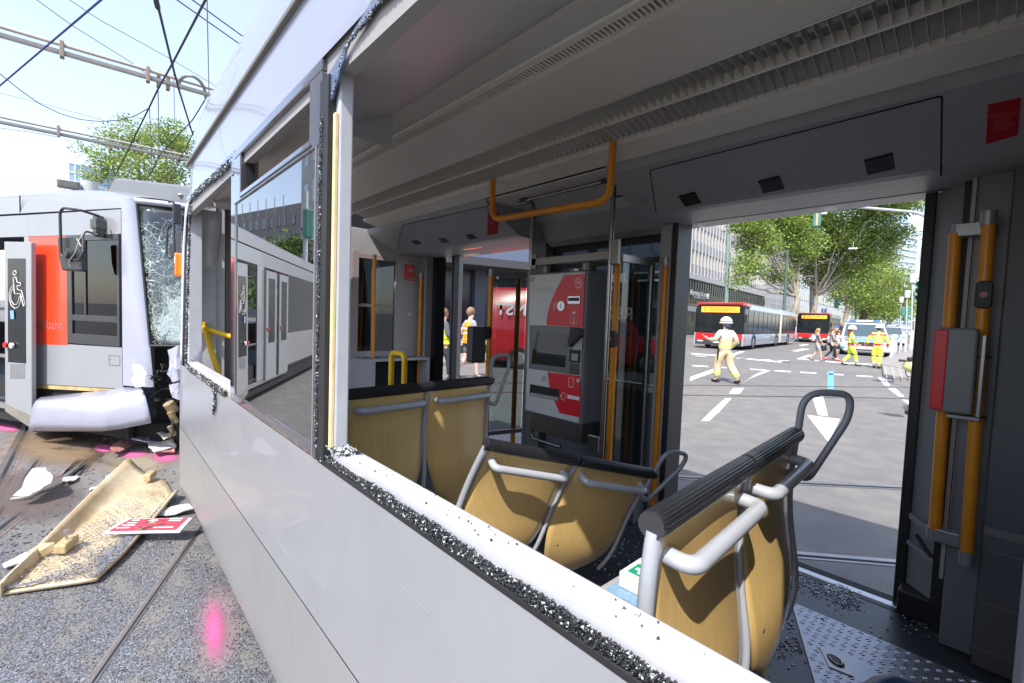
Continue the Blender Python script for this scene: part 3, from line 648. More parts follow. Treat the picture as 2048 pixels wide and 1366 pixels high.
c = M_(1084, 578, .007); text('machine_lettering', 'Tickets', mat('faint_print', (.48, .47, .45), .5), .068, frameM((c.x, MF - .0055, c.z), X_, Z_), tm)
mb = MB(); c = M_(1064, 560, .007); mb.tube([(c.x + .012 * math.cos(a), MF - .006, c.z + .012 * math.sin(a)) for a in [2 * math.pi * k / 14 for k in range(15)]], .003, 5); mb.bar((c.x + .006, MF - .006, c.z + .014), (c.x + .028, MF - .006, c.z + .018), .004, .004); mb.build('round_emblem', DRED, tm)
tr_ = MB().prism([M_(*q, .008) for q in ((1060, 768), (1118, 779), (1117, 802), (1059, 791))], (0, .006, 0)).build('ticket_tray', mat('tray_dark', (.03, .03, .032), .25), tm)
MB().prism([M_(*q, .012) for q in ((1062, 785), (1116, 795), (1117, 802), (1059, 791))], (0, .004, 0)).build('tray_lip', ALU, tr_)
c = M_(1088, 757, .006); MB().box((c.x - .02, MF - .0055, c.z - .018), (c.x + .02, MF - .004, c.z + .018)).build('panel_square', mat('square_grey', (.40, .39, .37), .4), tm)
# stand and rails of the machine
mb = MB(); mb.box((mx0 + .02, MF + .03, .83), (mx1 - .01, MF + .22, mz0)); mb.box((mx1 + .03, MF + .04, .80), (mx1 + .11, MF + .06, .90)); mb.build('machine_base', STEEL, tram, bevel=.004)
mb = MB()
mb.tube(rpath([(mx0 + .03, MF + .05, .86), (mx0 + .03, MF + .05, .765), (mx0 + .30, MF + .05, .765)], .05), .013, 12)
mb.build('base_loop_rail', STEEL, tram)
a, b_ = PY(1072, 380, 2.15), PY(1072, 525, 2.15)
mb = MB(); mb.tube(rpath([(a.x - .16, 2.15, 2.385), (a.x - .02, 2.15, 2.385), (a.x - .02, 2.15, 1.95)], .07), .017, 12)
mb.cyl((-1.545, 2.15, 2.40), (-1.545, 2.15, .60), .015, 12); mb.build('steel_pole', STEEL, tram)
mb = MB(); q0, q1 = PY(1063, 531, 2.15), PY(1232, 508, 2.15)
mb.bar((q0.x, 2.15, 1.975), (q1.x + .01, 2.15, 1.975), .02, .05); mb.box((q0.x, 2.14, 1.93), (q0.x + .05, 2.16, 2.03)); mb.box((q1.x - .03, 2.135, 1.92), (q1.x + .02, 2.165, 2.06)); 
for px_ in (1103, 1182): c = PY(px_, 530, 2.25); mb.cyl((c.x, 2.2, 1.905), (c.x, 2.2, 1.955), .022, 16)
mb.build('machine_top_rail', mat('rail_dull_steel', (.22, .20, .18), .4, .6), tram, bevel=.004)
# --- wind screens with orange poles
def pole(p0, p1, r=.0165, button=None, m=ORANGE, caps=.05, name='handrail_pole', par=tram):
    p0, p1 = Vector(p0), Vector(p1); mb = MB(); mb.cyl(p0, p1, r, 18); o = mb.build(name, m, par)
    d = (p1 - p0).normalized(); mb = MB()
    for pa_, pb_2 in (((p1, p1 + d * caps), (p0 - d * caps, p0)) if caps else ()): MB().cyl(pa_, pb_2, r * 1.15, 18).build('pole_cap', mat('pole_cap_grey', (.36, .36, .37), .35, .5), o, bevel=.003)
    if button:
        c = p0.lerp(p1, button); mb = MB(); mb.rbox(c - Y_ * .012, (.045, .04, .10), .016, 0, 'y'); b_ = mb.build('stop_button', BLACK, o, bevel=.004)
        mb = MB(); mb.cyl(c + Vector((0, -.03, .0)), c + Vector((0, -.036, .0)), .011, 14); mb.build('button_face', mat('button_red', (.25, .01, .01), .3), b_)
    return o
pole((-1.62, 2.33, .42), (-1.62, 2.33, 1.955), .021, .70)
pole((-1.455, 2.6, .45), (-1.455, 2.6, 1.955), .021)
ws = MB(); ws.bar((-1.60, 2.33, 1.985), (-1.57, 2.63, 1.985), .03, .05); ws.bar((-1.60, 2.33, .66), (-1.57, 2.63, .66), .03, .03); ws.box((-1.585, 2.61, .40), (-1.555, 2.65, 1.985)); ws = ws.build('wind_screen', mat('screen_frame_alu', (.36, .36, .38), .35, .6), tram, bevel=.004)
MB().prism([(-1.60, 2.35, .675), (-1.572, 2.61, .675), (-1.572, 2.61, 1.96), (-1.60, 2.35, 1.96)], (.006, 0, 0)).build('pane', GLASSC, ws)
pole((-2.81, 2.33, .42), (-2.81, 2.33, 1.93), .021, .70)
pole((-2.80, 2.62, .42), (-2.80, 2.62, 1.93), .021)
ws = MB(); ws.bar((-2.81, 2.31, 1.955), (-2.72, 2.66, 1.955), .03, .055); ws.bar((-2.81, 2.31, .66), (-2.72, 2.66, .66), .03, .035); ws.box((-2.70, 2.62, .40), (-2.665, 2.66, 1.985)); ws = ws.build('wind_screen', MATS['screen_frame_alu'], tram, bevel=.004)
MB().prism([(-2.80, 2.35, .68), (-2.72, 2.63, .68), (-2.72, 2.63, 1.93), (-2.80, 2.35, 1.93)], (.006, 0, 0)).build('pane', GLASSC, ws)
# validator by the far door
c = PX(942, 690, -2.81); v = MB().rbox((-2.86, 2.24, c.z), (.07, .14, .29), .02, 0, 'x').build('ticket_validator', mat('validator_grey', (.11, .115, .12), .4), tram, bevel=.006)
MB().box((-2.90, 2.175, c.z - .14), (-2.895, 2.31, c.z + .14)).build('validator_red_edge', DRED, v)
# far door posts
MB().box((-4.36, 2.60, .35), (-4.22, 2.84, 2.3)).build('door_post', mat('post_light_grey', (.30, .31, .33), .4), tram, bevel=.006)
mb = MB(); mb.box((-4.215, 2.68, .33), (-4.15, 2.80, 2.25)); mb.build('door_rubber', BLACK, tram)
mb = MB(); mb.obox((-4.02, 2.86, 1.27), Vector((.09, -.13, 0)), Vector((.006, .005, 0)), Z_ * .95); dl = mb.build('door_leaf', mat('leaf_grey', (.10, .105, .11), .4), tram)
mb = MB(); mb.box((PY(903, 600, 2.68).x, 2.68, .33), (PY(917, 600, 2.75).x, 2.75, 2.22)); mb.build('door_rubber', BLACK, tram, bevel=.005)
pole((-4.27, 2.57, .45), (-4.27, 2.57, 1.99), .019)
# --- wall at the end of the saloon with its window, and the low cabinet
EW = -4.35
ew = MB(); y0, y1, z0, z1 = 1.90, 2.30, 1.215, 2.165
ew.box((EW, .6, z1), (EW + .03, 2.64, 2.42)); ew.box((EW, .6, .35), (EW + .03, 1.84, z1)); ew.box((EW, y1, 1.15), (EW + .03, 2.62, z1)); ew.box((EW, 1.84, 1.15), (EW + .03, y0, z1)); ew.box((EW, y0, 1.15), (EW + .03, y1, z0))
ew = ew.build('end_wall', mat('end_wall_grey', (.40, .39, .39), .45, var=.05, vs=4), tram, bevel=.004)
fr_ = MB(); fr_.box((EW - .005, 1.84, z0 - .05), (EW + .035, y0, z1 + .03)); fr_.box((EW - .006, y0 - .01, z1 - .03), (EW + .036, y1 + .01, z1 + .012)); fr_.box((EW - .004, y0, 1.66), (EW + .01, y1, 1.69)); fr_ = fr_.build('window_frame', mat('pinkish_trim', (.34, .28, .28), .4), ew)
MB().box((EW + .002, y0, z0), (EW + .006, y1, z1)).build('pane', GLASSD, fr_)
MB().cyl((EW + .03, 2.47, 1.60), (EW + .037, 2.47, 1.60), .02, 18).build('wall_lock', ALU, ew)
mb = MB(); mb.box((EW + .03, 2.40, 1.985), (EW + .06, 2.50, 2.12)); hm = mb.build('emergency_hammer_box', RED, ew, bevel=.004)
mb = MB(); mb.tube(rpath([(EW + .065, 2.405, 2.0), (EW + .065, 2.40, 1.96), (EW + .065, 2.50, 1.96), (EW + .065, 2.495, 2.0)], .01), .005, 6); mb.build('hammer_handle', RED, hm)
text('hammer_lettering', 'Im Notfall\nziehen', WHITE, .016, frameM((EW + .062, 2.45, 2.06), -Y_ * -1, Z_), hm)
pole((-4.23, 2.02, 1.17), (-4.23, 2.02, 2.15), .018, m=ORANGE, caps=.02)
cb = MB(); cb.box((EW + .03, 1.80, 1.13), (-4.1, 2.60, 1.155)); cb.box((EW + .03, 1.80, .40), (-4.1, 1.99, 1.13)); cb.box((EW + .03, 2.57, .40), (-4.1, 2.60, 1.13)); cb = cb.build('cabinet', mat('cabinet_grey', (.42, .42, .43), .45), tram, bevel=.003)
MB().box((EW + .031, 1.99, .40), (EW + .05, 2.57, 1.12)).build('cabinet_inside', DARK, cb)
crumbs('glass_crumbs', [(EW + .1, 1.9, 1.16), (EW + .12, 2.5, 1.16)], 500, (.05, .05, .004), .008, parent=cb, frac=.2)
# interior seen through the first window: portal panels with screws and a yellow handrail
pp = MB(); pp.box((-4.13, .58, .6), (-4.08, .68, 2.42)); pp.box((-4.16, .665, .6), (-4.10, .74, 2.45)); pp = pp.build('portal_panel', GREYL, tram, bevel=.004)
MB().box((-4.2, .74, .6), (-4.13, .79, 2.5)).build('portal_rubber', mat('brown_grey_rubber', (.16, .14, .14), .6), tram)
MB().box((-4.22, .79, .6), (-4.15, 1.4, 2.15)).box((-4.22, .79, 2.18), (-4.15, 1.4, 2.5)).build('portal_cover', mat('cover_grey', (.30, .28, .28), .5), tram, bevel=.004)
for z in (2.3, 2.1, 1.8, 1.5, 1.2): MB().cyl((-4.10, .70, z), (-4.094, .70, z), .008, 10).build('screw', ALU, pp)
a, b_, c = PX(403, 655, -4.02), PX(458, 672, -3.95), PX(437, 770, -3.95)
yr = MB(); yr.tube([a, b_ + (b_ - a) * 1.0], .019, 14); yr.tube(rpath([a + Vector((.02, .02, 0)), PX(425, 712, -3.99), PX(438, 745, -3.95), c], .06), .019, 14); yr = yr.build('yellow_handrail', YELLOW, tram)
mb = MB(); mb.obox(a - X_ * .03, X_ * .012, Y_ * .028, Z_ * .04); mb.build('handrail_bracket', YELLOW, yr, bevel=.004)
MB().box((-3.82, .53, 2.30), (-3.6, .8, 2.45)).build('portal_header', GREYL, tram)
# --- inverted U shaped yellow rail behind seats
a = PY(780, 775, 1.55); b_ = PY(808, 775, 1.55); t_ = PY(792, 706, 1.55)
mb = MB(); mb.tube(rpath([(a.x + .012, 1.55, .5), (a.x + .012, 1.55, t_.z), (b_.x - .0, 1.55, t_.z), (b_.x, 1.55, .5)], .05, 8), .019, 14); mb.build('yellow_loop_rail', YELLOW, tram)
# --- overhead orange hoop
a, b_ = PY(1225, 312, 1.8), PY(985, 382, 1.8)
mb = MB(); mb.tube(rpath([(b_.x, 1.8, 2.44), (b_.x + .005, 1.8, 2.195), (a.x - .005, 1.8, 2.17), (a.x, 1.8, 2.44)], .085, 8), .0175, 16); mb.build('overhead_handrail', ORANGE, tram)
# --- right edge of the near door: leaf, posts and poles
dl = MB(); dl.prism([(-.262, 2.72, .36), (-.262, 2.72, 2.21), (-.15, 2.60, 2.21), (-.15, 2.60, .36)], (.02, .02, 0)); dl = dl.build('door_leaf', mat('leaf_mid_grey', (.20, .20, .21), .45), tram, bevel=.003)
mb = MB(); mb.box((-.287, 2.70, .345), (-.245, 2.735, 2.22)); mb.build('leaf_rubber', BLACK, dl, bevel=.008)
for z_, h_ in ((.78, .025), (.66, .02)): MB().bar((-.25, 2.69, z_), (-.15, 2.585, z_ - .02), .006, h_).build('leaf_rail', mat('leaf_rail_grey', (.26, .26, .27), .4), dl)
mb = MB(); mb.box((-.262, 2.60, .36), (-.13, 2.70, .47)); mb.build('leaf_foot', BLACK, dl, bevel=.01)
mb = MB(); mb.tube([(-.22, 2.64, .72), (-.18, 2.61, .67), (-.12, 2.59, .60)], .008, 6); mb.build('door_arm', BLACK, dl)
MB().box((-.155, 2.56, .36), (-.112, 2.62, 2.24)).build('door_gap_seal', BLACK, tram)
MB().box((-.115, 2.50, .352), (-.02, 2.60, 2.24)).build('door_post', mat('post_grey', (.20, .205, .215), .4), tram, bevel=.006)
MB().box((-.13, 2.49, .62), (-.118, 2.50, 2.2)).build('post_trim', mat('pale_trim', (.42, .4, .38), .4), tram)
wl = MB(); wl.box((-.02, 2.44, .352), (XR, 2.60, 2.3)); wl = wl.build('side_lining', mat('lining_dark', (.12, .122, .13), .5, var=.05), tram, bevel=.003)
mb = MB()
for z in (.42, .60, .80, .86): mb.box((-.018, 2.436, z), (.4, 2.4405, z + (.03 if z > .8 else .004)))
mb.build('lining_trim', mat('lining_trim_grey', (.22, .215, .21), .4), wl)
pole((-.150, 2.44, .83), (-.163, 2.44, 1.985), .0195, caps=0)
pole((-.056, 2.40, .79), (-.075, 2.40, 2.00), .0195, .79, caps=.05)
for z in (.80, 1.985): MB().rbox((-.155 + .035, 2.445, z + .01), (.11, .045, .05), .02, 0, 'z').build('pole_bracket', MATS['pole_cap_grey'], tram, bevel=.003)
vq = MB().rbox((-.13, 2.38, 1.465), (.115, .10, .315), .014, 0, 'y').build('ticket_validator', mat('validator_light', (.20, .205, .215), .4), tram, bevel=.008)
MB().box((-.1895, 2.327, 1.315), (-.150, 2.385, 1.615)).build('validator_red_edge', DRED, vq, bevel=.004)
mb = MB(); mb.box((-.066, 2.36, 1.30), (-.052, 2.40, 1.60)); mb.box((-.14, 2.36, 1.285), (-.052, 2.40, 1.30)); mb.build('validator_bracket', mat('bracket_alu', (.30, .31, .33), .3, .6), vq, bevel=.003)
mb = MB()
for z in (1.30, 1.52): mb.tube([Vector((-.062 + .024 * math.cos(a), 2.40 + .024 * math.sin(a), z)) for a in [2 * math.pi * k / 12 for k in range(13)]], .003, 5)
mb.build('cable_tie', BLACK, vq)
MB().box((.5, .5, .35), (.55, 2.6, 2.6)).build('partition', mat('lining_dark', (.12, .122, .13), .5), tram)
# --- seats ---------------------------------------------------
def bench(name_, P, Dv, L_, lean, back, hoop=None):
    """P rail start, Dv direction along rail, back = unit vector out of the backrest's rear"""
    Dv = Vector(Dv).normalized(); back = Vector(back); back = (back - Dv * back.dot(Dv)).normalized(); dn = Dv.cross(back)
    if dn.z > 0: dn = -dn
    P = Vector(P)
    def W(a, b_, c): return P + Dv * a + back * b_ + dn * c       # along, rearwards, downwards
    rail = MB(); hr = .0225
    for i in range(2):
        a0, a1 = L_ * i / 2 + (.003 if i else 0), L_ * (i + 1) / 2 - (.003 if not i else 0); rings = []
        for t in (a0, a0 + .004, a1 - .004, a1):
            g = hr * (.94 if t in (a0, a1) else 1)
            rings.append([W(t, (g * (1 if k % 2 else .955)) * math.cos(2 * math.pi * k / 48), -g * (1 if k % 2 else .955) * math.sin(2 * math.pi * k / 48)) for k in range(48)])
        rail.loft(rings, 0, False, True, True)
    seat = rail.build('seat_bench', RIB, tram)
    TB = [(c_, -.004 - .045 * c_ - .012 * math.sin(c_ * 10.5 - .3) - .8 * max(0, c_ - .36) ** 2) for c_ in [k * .025 for k in range(30)]]
    def prof(c):      # rearward offset of the shell going down by c
        for (c0, x0), (c1, x1) in zip(TB, TB[1:]):
            if c <= c1: t = (c - c0) / (c1 - c0); return x0 + (x1 - x0) * t + lean * c
        return -.012 + lean * c + .012 * math.sin(c * 6) - .05 * max(0, c - .28) ** 1.0 + .10 * math.sin(max(0, min(1, (c - .12) / .5)) * math.pi) * .35
    for i in range(2):
        a0, a1 = L_ * i / 2 + .012, L_ * (i + 1) / 2 - .012; w_ = a1 - a0; rings = []; DEP = .56
        NJ, NI = 26, 12
        for j in range(NJ + 1):
            c = .012 + DEP * j / NJ; t = j / NJ
            ins = .055 * w_ / .4 * max(0, (t - .45) / .55) ** 2.0 * 2.2
            if t > .9: ins += (t - .9) / .1 * .05
            row = []
            for q in range(NI + 1):
                f = q / NI; a = a0 + ins + (w_ - 2 * ins) * f
                cup = (1 - (2 * f - 1) ** 2)
                row.append(W(a, prof(c) + cup * (.018 * math.sin(math.pi * min(1, t * 1.1)) + .03 * max(0, t - .5)), c + cup * .035 * (t ** 4)))
            rings.append(row)
        mb = MB(); mb.loft(rings, 0, True); mb.build('seat_shell', WOOD, seat, solid=.009)
        for side, sgn in ((0, 0), (-1, 1)):
            mb = MB(); pts = [r[side] for r in rings]; mb.tube([pts[0]] + pts, .0075, 8); mb.build('shell_edge', SEATD if (i + sgn) != 0 else SEATF, seat)
        h = MB(); hs = .040; hc = .062; b0 = prof(hc)
        hp = rpath([W(a0 + .035, b0, hc), W(a0 + .035, b0 + .052, hc + .004), W(a1 - .03, b0 + .052, hc + .004), W(a1 - .03, b0, hc)], .034, 7)
        h.tube(hp, .0145, 14); h.build('grab_handle', SEATF, seat)
    for a in (.004, L_ / 2, L_ - .004):
        fr = MB()
        pts = [W(a, prof(.01 + .53 * k / 20) + .003, .01 + .53 * k / 20) for k in range(21)]
        fr.tube(pts, .0135 if a < L_ * .4 else .009, 10); fr.build('seat_frame', SEATF, seat)
    for i in range(2):
        for a_ in (.09, L_ / 2 - .09):
            q_ = W(L_ * i / 2 + a_, prof(.40) + .011, .40); MB().cyl(q_ - back * .004, q_ + back * .004, .005, 10).build('shell_bolt', mat('bolt_dark', (.08, .07, .06), .4, .5), seat)
    lp = MB(); E0 = L_ - .01; hd_ = Vector(hoop).normalized() if hoop else Dv
    def Q(a, b_, c): return W(E0, b_, c) + hd_ * a
    pts = rpath([Q(0, .005, .01), Q(.002, .012, -.125), Q(.125, .012, -.125), Q(.125, .012, -.06), Q(.028, .012, .125), Q(-.01, .01, .11)], .058, 8)
    lp.tube(pts, .0095, 12); lp.build('loop_handle', mat('loop_handle_grey', (.25, .26, .28), .35), seat)
    MB().cyl(W(L_ - .002, 0, 0), W(L_ + .012, 0, 0), .014, 14).build('rail_end_cap', mat('cap_black', (.03, .03, .033), .3), seat); MB().cyl(W(-.006, 0, 0), W(0, 0, 0), .021, 20).build('rail_end_cap', mat('cap_black', (.03, .03, .033), .3), seat)
    return seat, W
s3, W3 = bench('seat', (-.343, .615, 1.298), (-.05, .86, .0), .862, .085, (1, .02, 0), hoop=(.75, .66, 0))
s1, W1 = bench('seat', (-1.69, .70, 1.285), (-.04, .70, .0), .76, -.05, (1, .02, .05))
pa, pb = PZ(972, 888, 1.15), PZ(1308, 948, .955)
s2, W2 = bench('seat', pa, pb - pa, (pb - pa).length, .0, (.95, -.3, -.30))
tag(s2, None, None); s2['label'] = 'bench torn loose and tilted'
bb = MB(); bb.tube([PZ(1735, 1400, .9), PZ(1765, 1378, .9), PZ(1790, 1373, .9), PZ(1835, 1390, .9)], .022, 12); bb.build('blue_bar', mat('deep_blue', (.03, .07, .16), .35), tram)
# splinters of safety glass on the tram floor
def scatter_floor(n, fn, size, z, name, mats, parent=None, frac=.3, hmul=.5):
    V = []; F = []; MI = []; b0 = 0
    for _ in range(n):
        x, y = fn(); s = size * random.uniform(.5, 1.6); a = random.random() * 6.3; k = random.choice((3, 4, 4)); h = s * hmul * random.uniform(.5, 1.2)
        cs = [(x + s * math.cos(a + q * 2 * math.pi / 4) * random.uniform(.6, 1), y + s * math.sin(a + q * 2 * math.pi / 4) * random.uniform(.6, 1)) for q in range(4)]
        tl = [random.uniform(-.3, .6) * h for _ in range(4)]
        V += [(p[0], p[1], z + .0004) for p in cs] + [(p[0], p[1], z + h + t) for p, t in zip(cs, tl)]
        F += [(b0 + 4, b0 + 5, b0 + 6, b0 + 7)] + [(b0 + i, b0 + (i + 1) % 4, b0 + 4 + (i + 1) % 4, b0 + 4 + i) for i in range(4)]
        mi = 1 if random.random() < frac else 0; MI += [mi] * 5; b0 += 8
    return soup(name, np.array(V), np.array(F), list(mats), np.array(MI), parent)
def near_px(polys):
    def f():
        (x, y, sx_, sy_) = random.choices([q[:4] for q in polys], [q[4] for q in polys])[0]
        p = PZ(random.gauss(x, sx_), random.gauss(y, sy_), .35); return min(p.x, .3), min(p.y, 2.68)
    return f
FG = mat('floor_glass_dark', (.035, .045, .065), .08, 0, coat=1.); FGL = mat('floor_glass_pale', (.20, .24, .32), .06, 0, coat=1.)
o = scatter_floor(2100, near_px([(1535, 1145, 22, 12, 5), (1590, 1165, 20, 8, 2), (1670, 1180, 24, 8, 4), (1700, 1205, 14, 8, 1.2), (1540, 1260, 34, 40, .8), (1480, 1295, 16, 12, 1.6), (1570, 1290, 30, 12, .8), (1800, 1250, 70, 25, .35)]), .0050, .35, 'glass_splinters', (FG, FGL), frac=.35)
tag(o, 'dark glass splinters strewn over the tram floor by the open door', 'broken glass', kind='stuff')
o = scatter_floor(900, near_px([(1170, 890, 60, 8, 1), (900, 1000, 30, 30, 2), (1230, 1100, 25, 30, 1.2), (1100, 880, 80, 10, .6)]), .006, .35, 'glass_splinters', (FG, FGL), frac=.3)
tag(o, 'dark glass splinters lying on the floor between the wooden seats', 'broken glass', kind='stuff')
# scratches and scuffs on the side panels
SCR = mat('scratch_pale', (.285, .285, .30), .5); random.seed(33)
mb = MB()
for k in range(9):
    z0_ = random.uniform(.40, 1.12); x0_ = random.uniform(-3.9, -.5); l_ = random.uniform(.05, .35); sl = random.uniform(-.12, .02); w_ = random.uniform(.0003, .0008); off = .0045 + .035 * 0
    if abs(z0_ - .705) < .03 or abs(z0_ + sl * l_ - .705) < .03: continue
    yy = YN - .0035
    mb.prism([(x0_, yy, z0_), (x0_ + l_, yy, z0_ + sl * l_), (x0_ + l_, yy, z0_ + sl * l_ + w_), (x0_, yy, z0_ + w_ * .4)], (0, .0012, 0))
o = mb.build('scratch_marks', SCR, tram); o['kind'] = 'stuff'
# first aid box on its blue mat
fa = thing('first_aid_box', 'white first aid box with a green cross lying between the wooden seats', 'box', (-.85, 1.25, .72))
q = [PZ(1238, 1142, .72), PZ(1283, 1113, .72)]
d1 = (q[1] - q[0]); d1.z = 0; d1.normalize(); d2 = Vector((d1.y, -d1.x, 0)); Lb = (q[1] - q[0]).length
e0 = q[0]
mb = MB(); mb.prism([e0, e0 + d1 * .16, e0 + d1 * .16 + d2 * .12, e0 + d2 * .12], (0, 0, -.055)); mb.build('box_body', mat('white_box', (.68, .66, .62), .45, var=.05), fa, bevel=.004)
mb = MB(); g0 = e0 + d1 * .022 + d2 * .02 + Z_ * .001; mb.poly([g0, g0 + d1 * .075, g0 + d1 * .075 + d2 * .08, g0 + d2 * .08]); mb.build('green_label', mat('safety_green', (.01, .30, .16), .5), fa)
gc = g0 + d1 * .037 + d2 * .04 + Z_ * .001; mb = MB(); mb.obox(gc, d1 * .026, d2 * .009, Z_ * .0005); mb.obox(gc + Z_ * .0006, d1 * .009, d2 * .026, Z_ * .0005); mb.build('white_cross', WHITE, fa)
mb = MB(); e1_ = e0 - d1 * .05 - d2 * .02 - Z_ * .056; mb.prism([e1_, e1_ + d1 * .26, e1_ + d1 * .26 + d2 * .24, e1_ + d2 * .24], (0, 0, -.012)); o = mb.build('blue_cushion', mat('blue_weave', (.20, .34, .50), .6, var=.2, vs=60, bump=.4, bs=120), tram)
mb = MB(); mb.box((e0.x - .05, e0.y - .15, .35), (e0.x + .10, e0.y + .1, e1_.z - .012)); mb.build('seat_base', GREYP, tram)
# ============================================================ the other tram, crashed head-on at the left
th_ = R(30.2); LD = Vector((-math.cos(th_), -math.sin(th_), 0)); LN = Vector((math.sin(th_), -math.cos(th_), 0)); LP0 = Vector((-6.31, .21, 0))
def LW(u, v, z): return LP0 + LD * u - LN * v + Z_ * z
def LV_(x, y, v=0.): return PP(x, y, LP0 - LN * v, LN)
def luz(x, y, v=0.):
    p = LV_(x, y, v); return (p - LP0).dot(LD), p.z
t2 = thing('other_tram', 'silver and red tram with shattered windscreen and torn bumper at the left', 'tram', (-7.5, .2, 0))
LSIL = mat('other_tram_silver', (.27, .275, .29), .3, 0, var=.04, vs=3, coat=.5, dirt=(.30, .28, .25), dirt_s=2, dirt_t=.62)
LWHT = mat('other_tram_nose', (.33, .34, .42), .3, 0, var=.03, coat=.6)
FRB = mat('window_rubber', (.03, .032, .035), .35, coat=.4)
def panel(name, pts, v, m, th=.02, par=t2, bev=.003):
    """pts (u, z) on the side; th inward"""
    mb = MB(); mb.prism([LW(u, v, z) for u, z in pts], -LN * th); return mb.build(name, m, par, bevel=bev)
LEN = 17.
# body skin below and above the windows
panel('side_panel', [(0, .70), (1.52, .64), (1.52, 1.12), (0, 1.14)], 0, LSIL)
panel('side_panel', [(0, 2.33), (1.52, 2.33), (1.52, 2.575), (0, 2.585)], .0, LSIL)
panel('red_panel', [(.868, 1.118), (1.52, 1.10), (1.52, 2.325), (.868, 2.325)], -.002, TRAMRED)
c = LW(.91, -.006, 1.26); text('side_lettering', 'Rheinbahn', mat('lettering_grey', (.45, .12, .09), .5), .155, frameM(LW(.92, -.006, 1.335), -LD, Z_), t2, align='RIGHT', bold=.002)
panel('shadow_gap', [(0, 2.576), (LEN, 2.56), (LEN, 2.60), (0, 2.598)], .02, DARK)
# roof side: lofted, curving in towards the top and down towards the nose
mb = MB(); rings = []
for i in range(30):
    u = -.02 + (LEN + .02) * (i / 29) ** 2.0; k = min(1, max(0, u) / 1.5); top = 2.70 + .19 * (1 - (1 - k) ** 2); zb = 2.597
    r = [LW(u, .0, zb)]
    for q in range(1, 13):
        a = q / 12 * math.pi / 2; r.append(LW(u, 1.2 * (1 - math.cos(a)) ** 1.5 if q > 3 else .01 * q, zb + (top + .12 - zb) * math.sin(a)))
    r += [LW(u, 2.4 - v_, z_) for v_, z_ in [((p - LP0).dot(-LN), p.z) for p in r[-2::-1]]]
    rings.append(r)
mb.loft(rings, 0, True); lroof = mb.build('roof', LSIL, t2)
for u in (1.66,): panel('roof_joint', [(u, 2.60), (u + .012, 2.60), (u + .012, 2.80), (u, 2.80)], -.002, DARK, .01)
panel('body_joint', [(1.52, 2.33), (1.535, 2.33), (1.535, 2.575), (1.52, 2.575)], .005, DARK, .01)
# far wall, floor, dark inside
mb = MB(); mb.prism([LW(0.1, 2.38, .5), LW(LEN, 2.38, .5), LW(LEN, 2.38, 1.15), LW(.1, 2.38, 1.15)], -LN * .02); mb.prism([LW(.1, .02, .40), LW(LEN, .02, .40), LW(LEN, 2.38, .40), LW(.1, 2.38, .40)], (0, 0, .03)); mb.build('floor_and_far_side', mat('inner_dark', (.05, .052, .058), .6), t2)
mb = MB(); mb.prism([LW(1.0, .25, .4), LW(1.02, .25, .4), LW(1.02, 2.38, .4), LW(1.0, 2.38, .4)], (0, 0, 2.2)); mb.build('cab_wall', MATS['inner_dark'], t2)
# cab side window
w0, w1, wz0, wz1 = .035, .868, 1.145, 2.33
fw = MB()
for a, b_, c, d in ((w0, wz1 - .06, w1, wz1), (w0, wz0, w1, wz0 + .11), (w0, wz0 + .11, w0 + .035, wz1 - .06), (w1 - .085, wz0 + .11, w1, wz1 - .06), (w0 + .035, 1.40, w1 - .085, 1.465)):
    fw.prism([LW(a, -.006, b_), LW(c, -.006, b_), LW(c, -.006, d), LW(a, -.006, d)], -LN * .03)
fw.prism([LW(.56, -.004, 1.465), LW(.585, -.004, 1.465), LW(.585, -.004, 2.27), LW(.56, -.004, 2.27)], -LN * .02)
fw = fw.build('window_frame', FRB, t2, bevel=.003)
MB().prism([LW(w0 + .035, .008, wz0 + .11), LW(w1 - .085, .008, wz0 + .11), LW(w1 - .085, .008, wz1 - .06), LW(w0 + .035, .008, wz1 - .06)], -LN * .004).build('pane', GLASSD, fw)
MB().prism([LW(.60, .06, 1.2), LW(.76, .06, 1.2), LW(.76, .06, 2.27), LW(.70, .06, 2.27)], -LN * .02).build('cab_blind', mat('cab_blind_grey', (.55, .55, .56), .6), t2)
MB().prism([LW(.04, .02, 1.235), LW(.80, .02, 1.235), LW(.80, .5, 1.33), LW(.04, .5, 1.33)], (0, 0, .01)).build('dashboard', mat('dash_grey', (.14, .18, .18), .6), t2)
for u in (.28, .50): MB().prism([LW(u - .05, .10, 1.262), LW(u + .05, .10, 1.262), LW(u + .05, .16, 1.275), LW(u - .05, .16, 1.275)], (0, 0, .003)).build('dash_vent', BLACK, t2)
mb = MB(); mb.tube([LW(.62, .06, 1.262), LW(.54, .05, 1.268), LW(.46, .05, 1.275), LW(.44, .09, 1.285)], .009, 8); mb.build('dash_lever', mat('lever_orange', (.7, .15, .06), .4), t2)
# service flap, number
a = luz(218, 709); mb = MB()
pts = [LV_(*q) + LN * .001 for q in ((218, 711), (240, 712), (240, 731), (219, 730), (218, 711))]
mb.tube(pts, .0025, 5); mb.cyl(LV_(221, 719), LV_(221, 719) + LN * .004, .006, 10); mb.build('service_flap', mat('flap_line', (.08, .08, .08), .6), t2)
panel('rocker_rust_edge', [(0, .655), (1.5, .585), (1.5, .642), (0, .703)], .01, mat('rusty_cream', (.45, .33, .15), .7, var=.4, vs=12), .03)
mb = MB(); mb.prism([LW(0, .05, .15), LW(LEN, .05, .12), LW(LEN, .05, .62), LW(0, .05, .66)], -LN * .05); mb.build('underframe', mat('underframe_black', (.018, .017, .016), .8, bump=.3), t2)
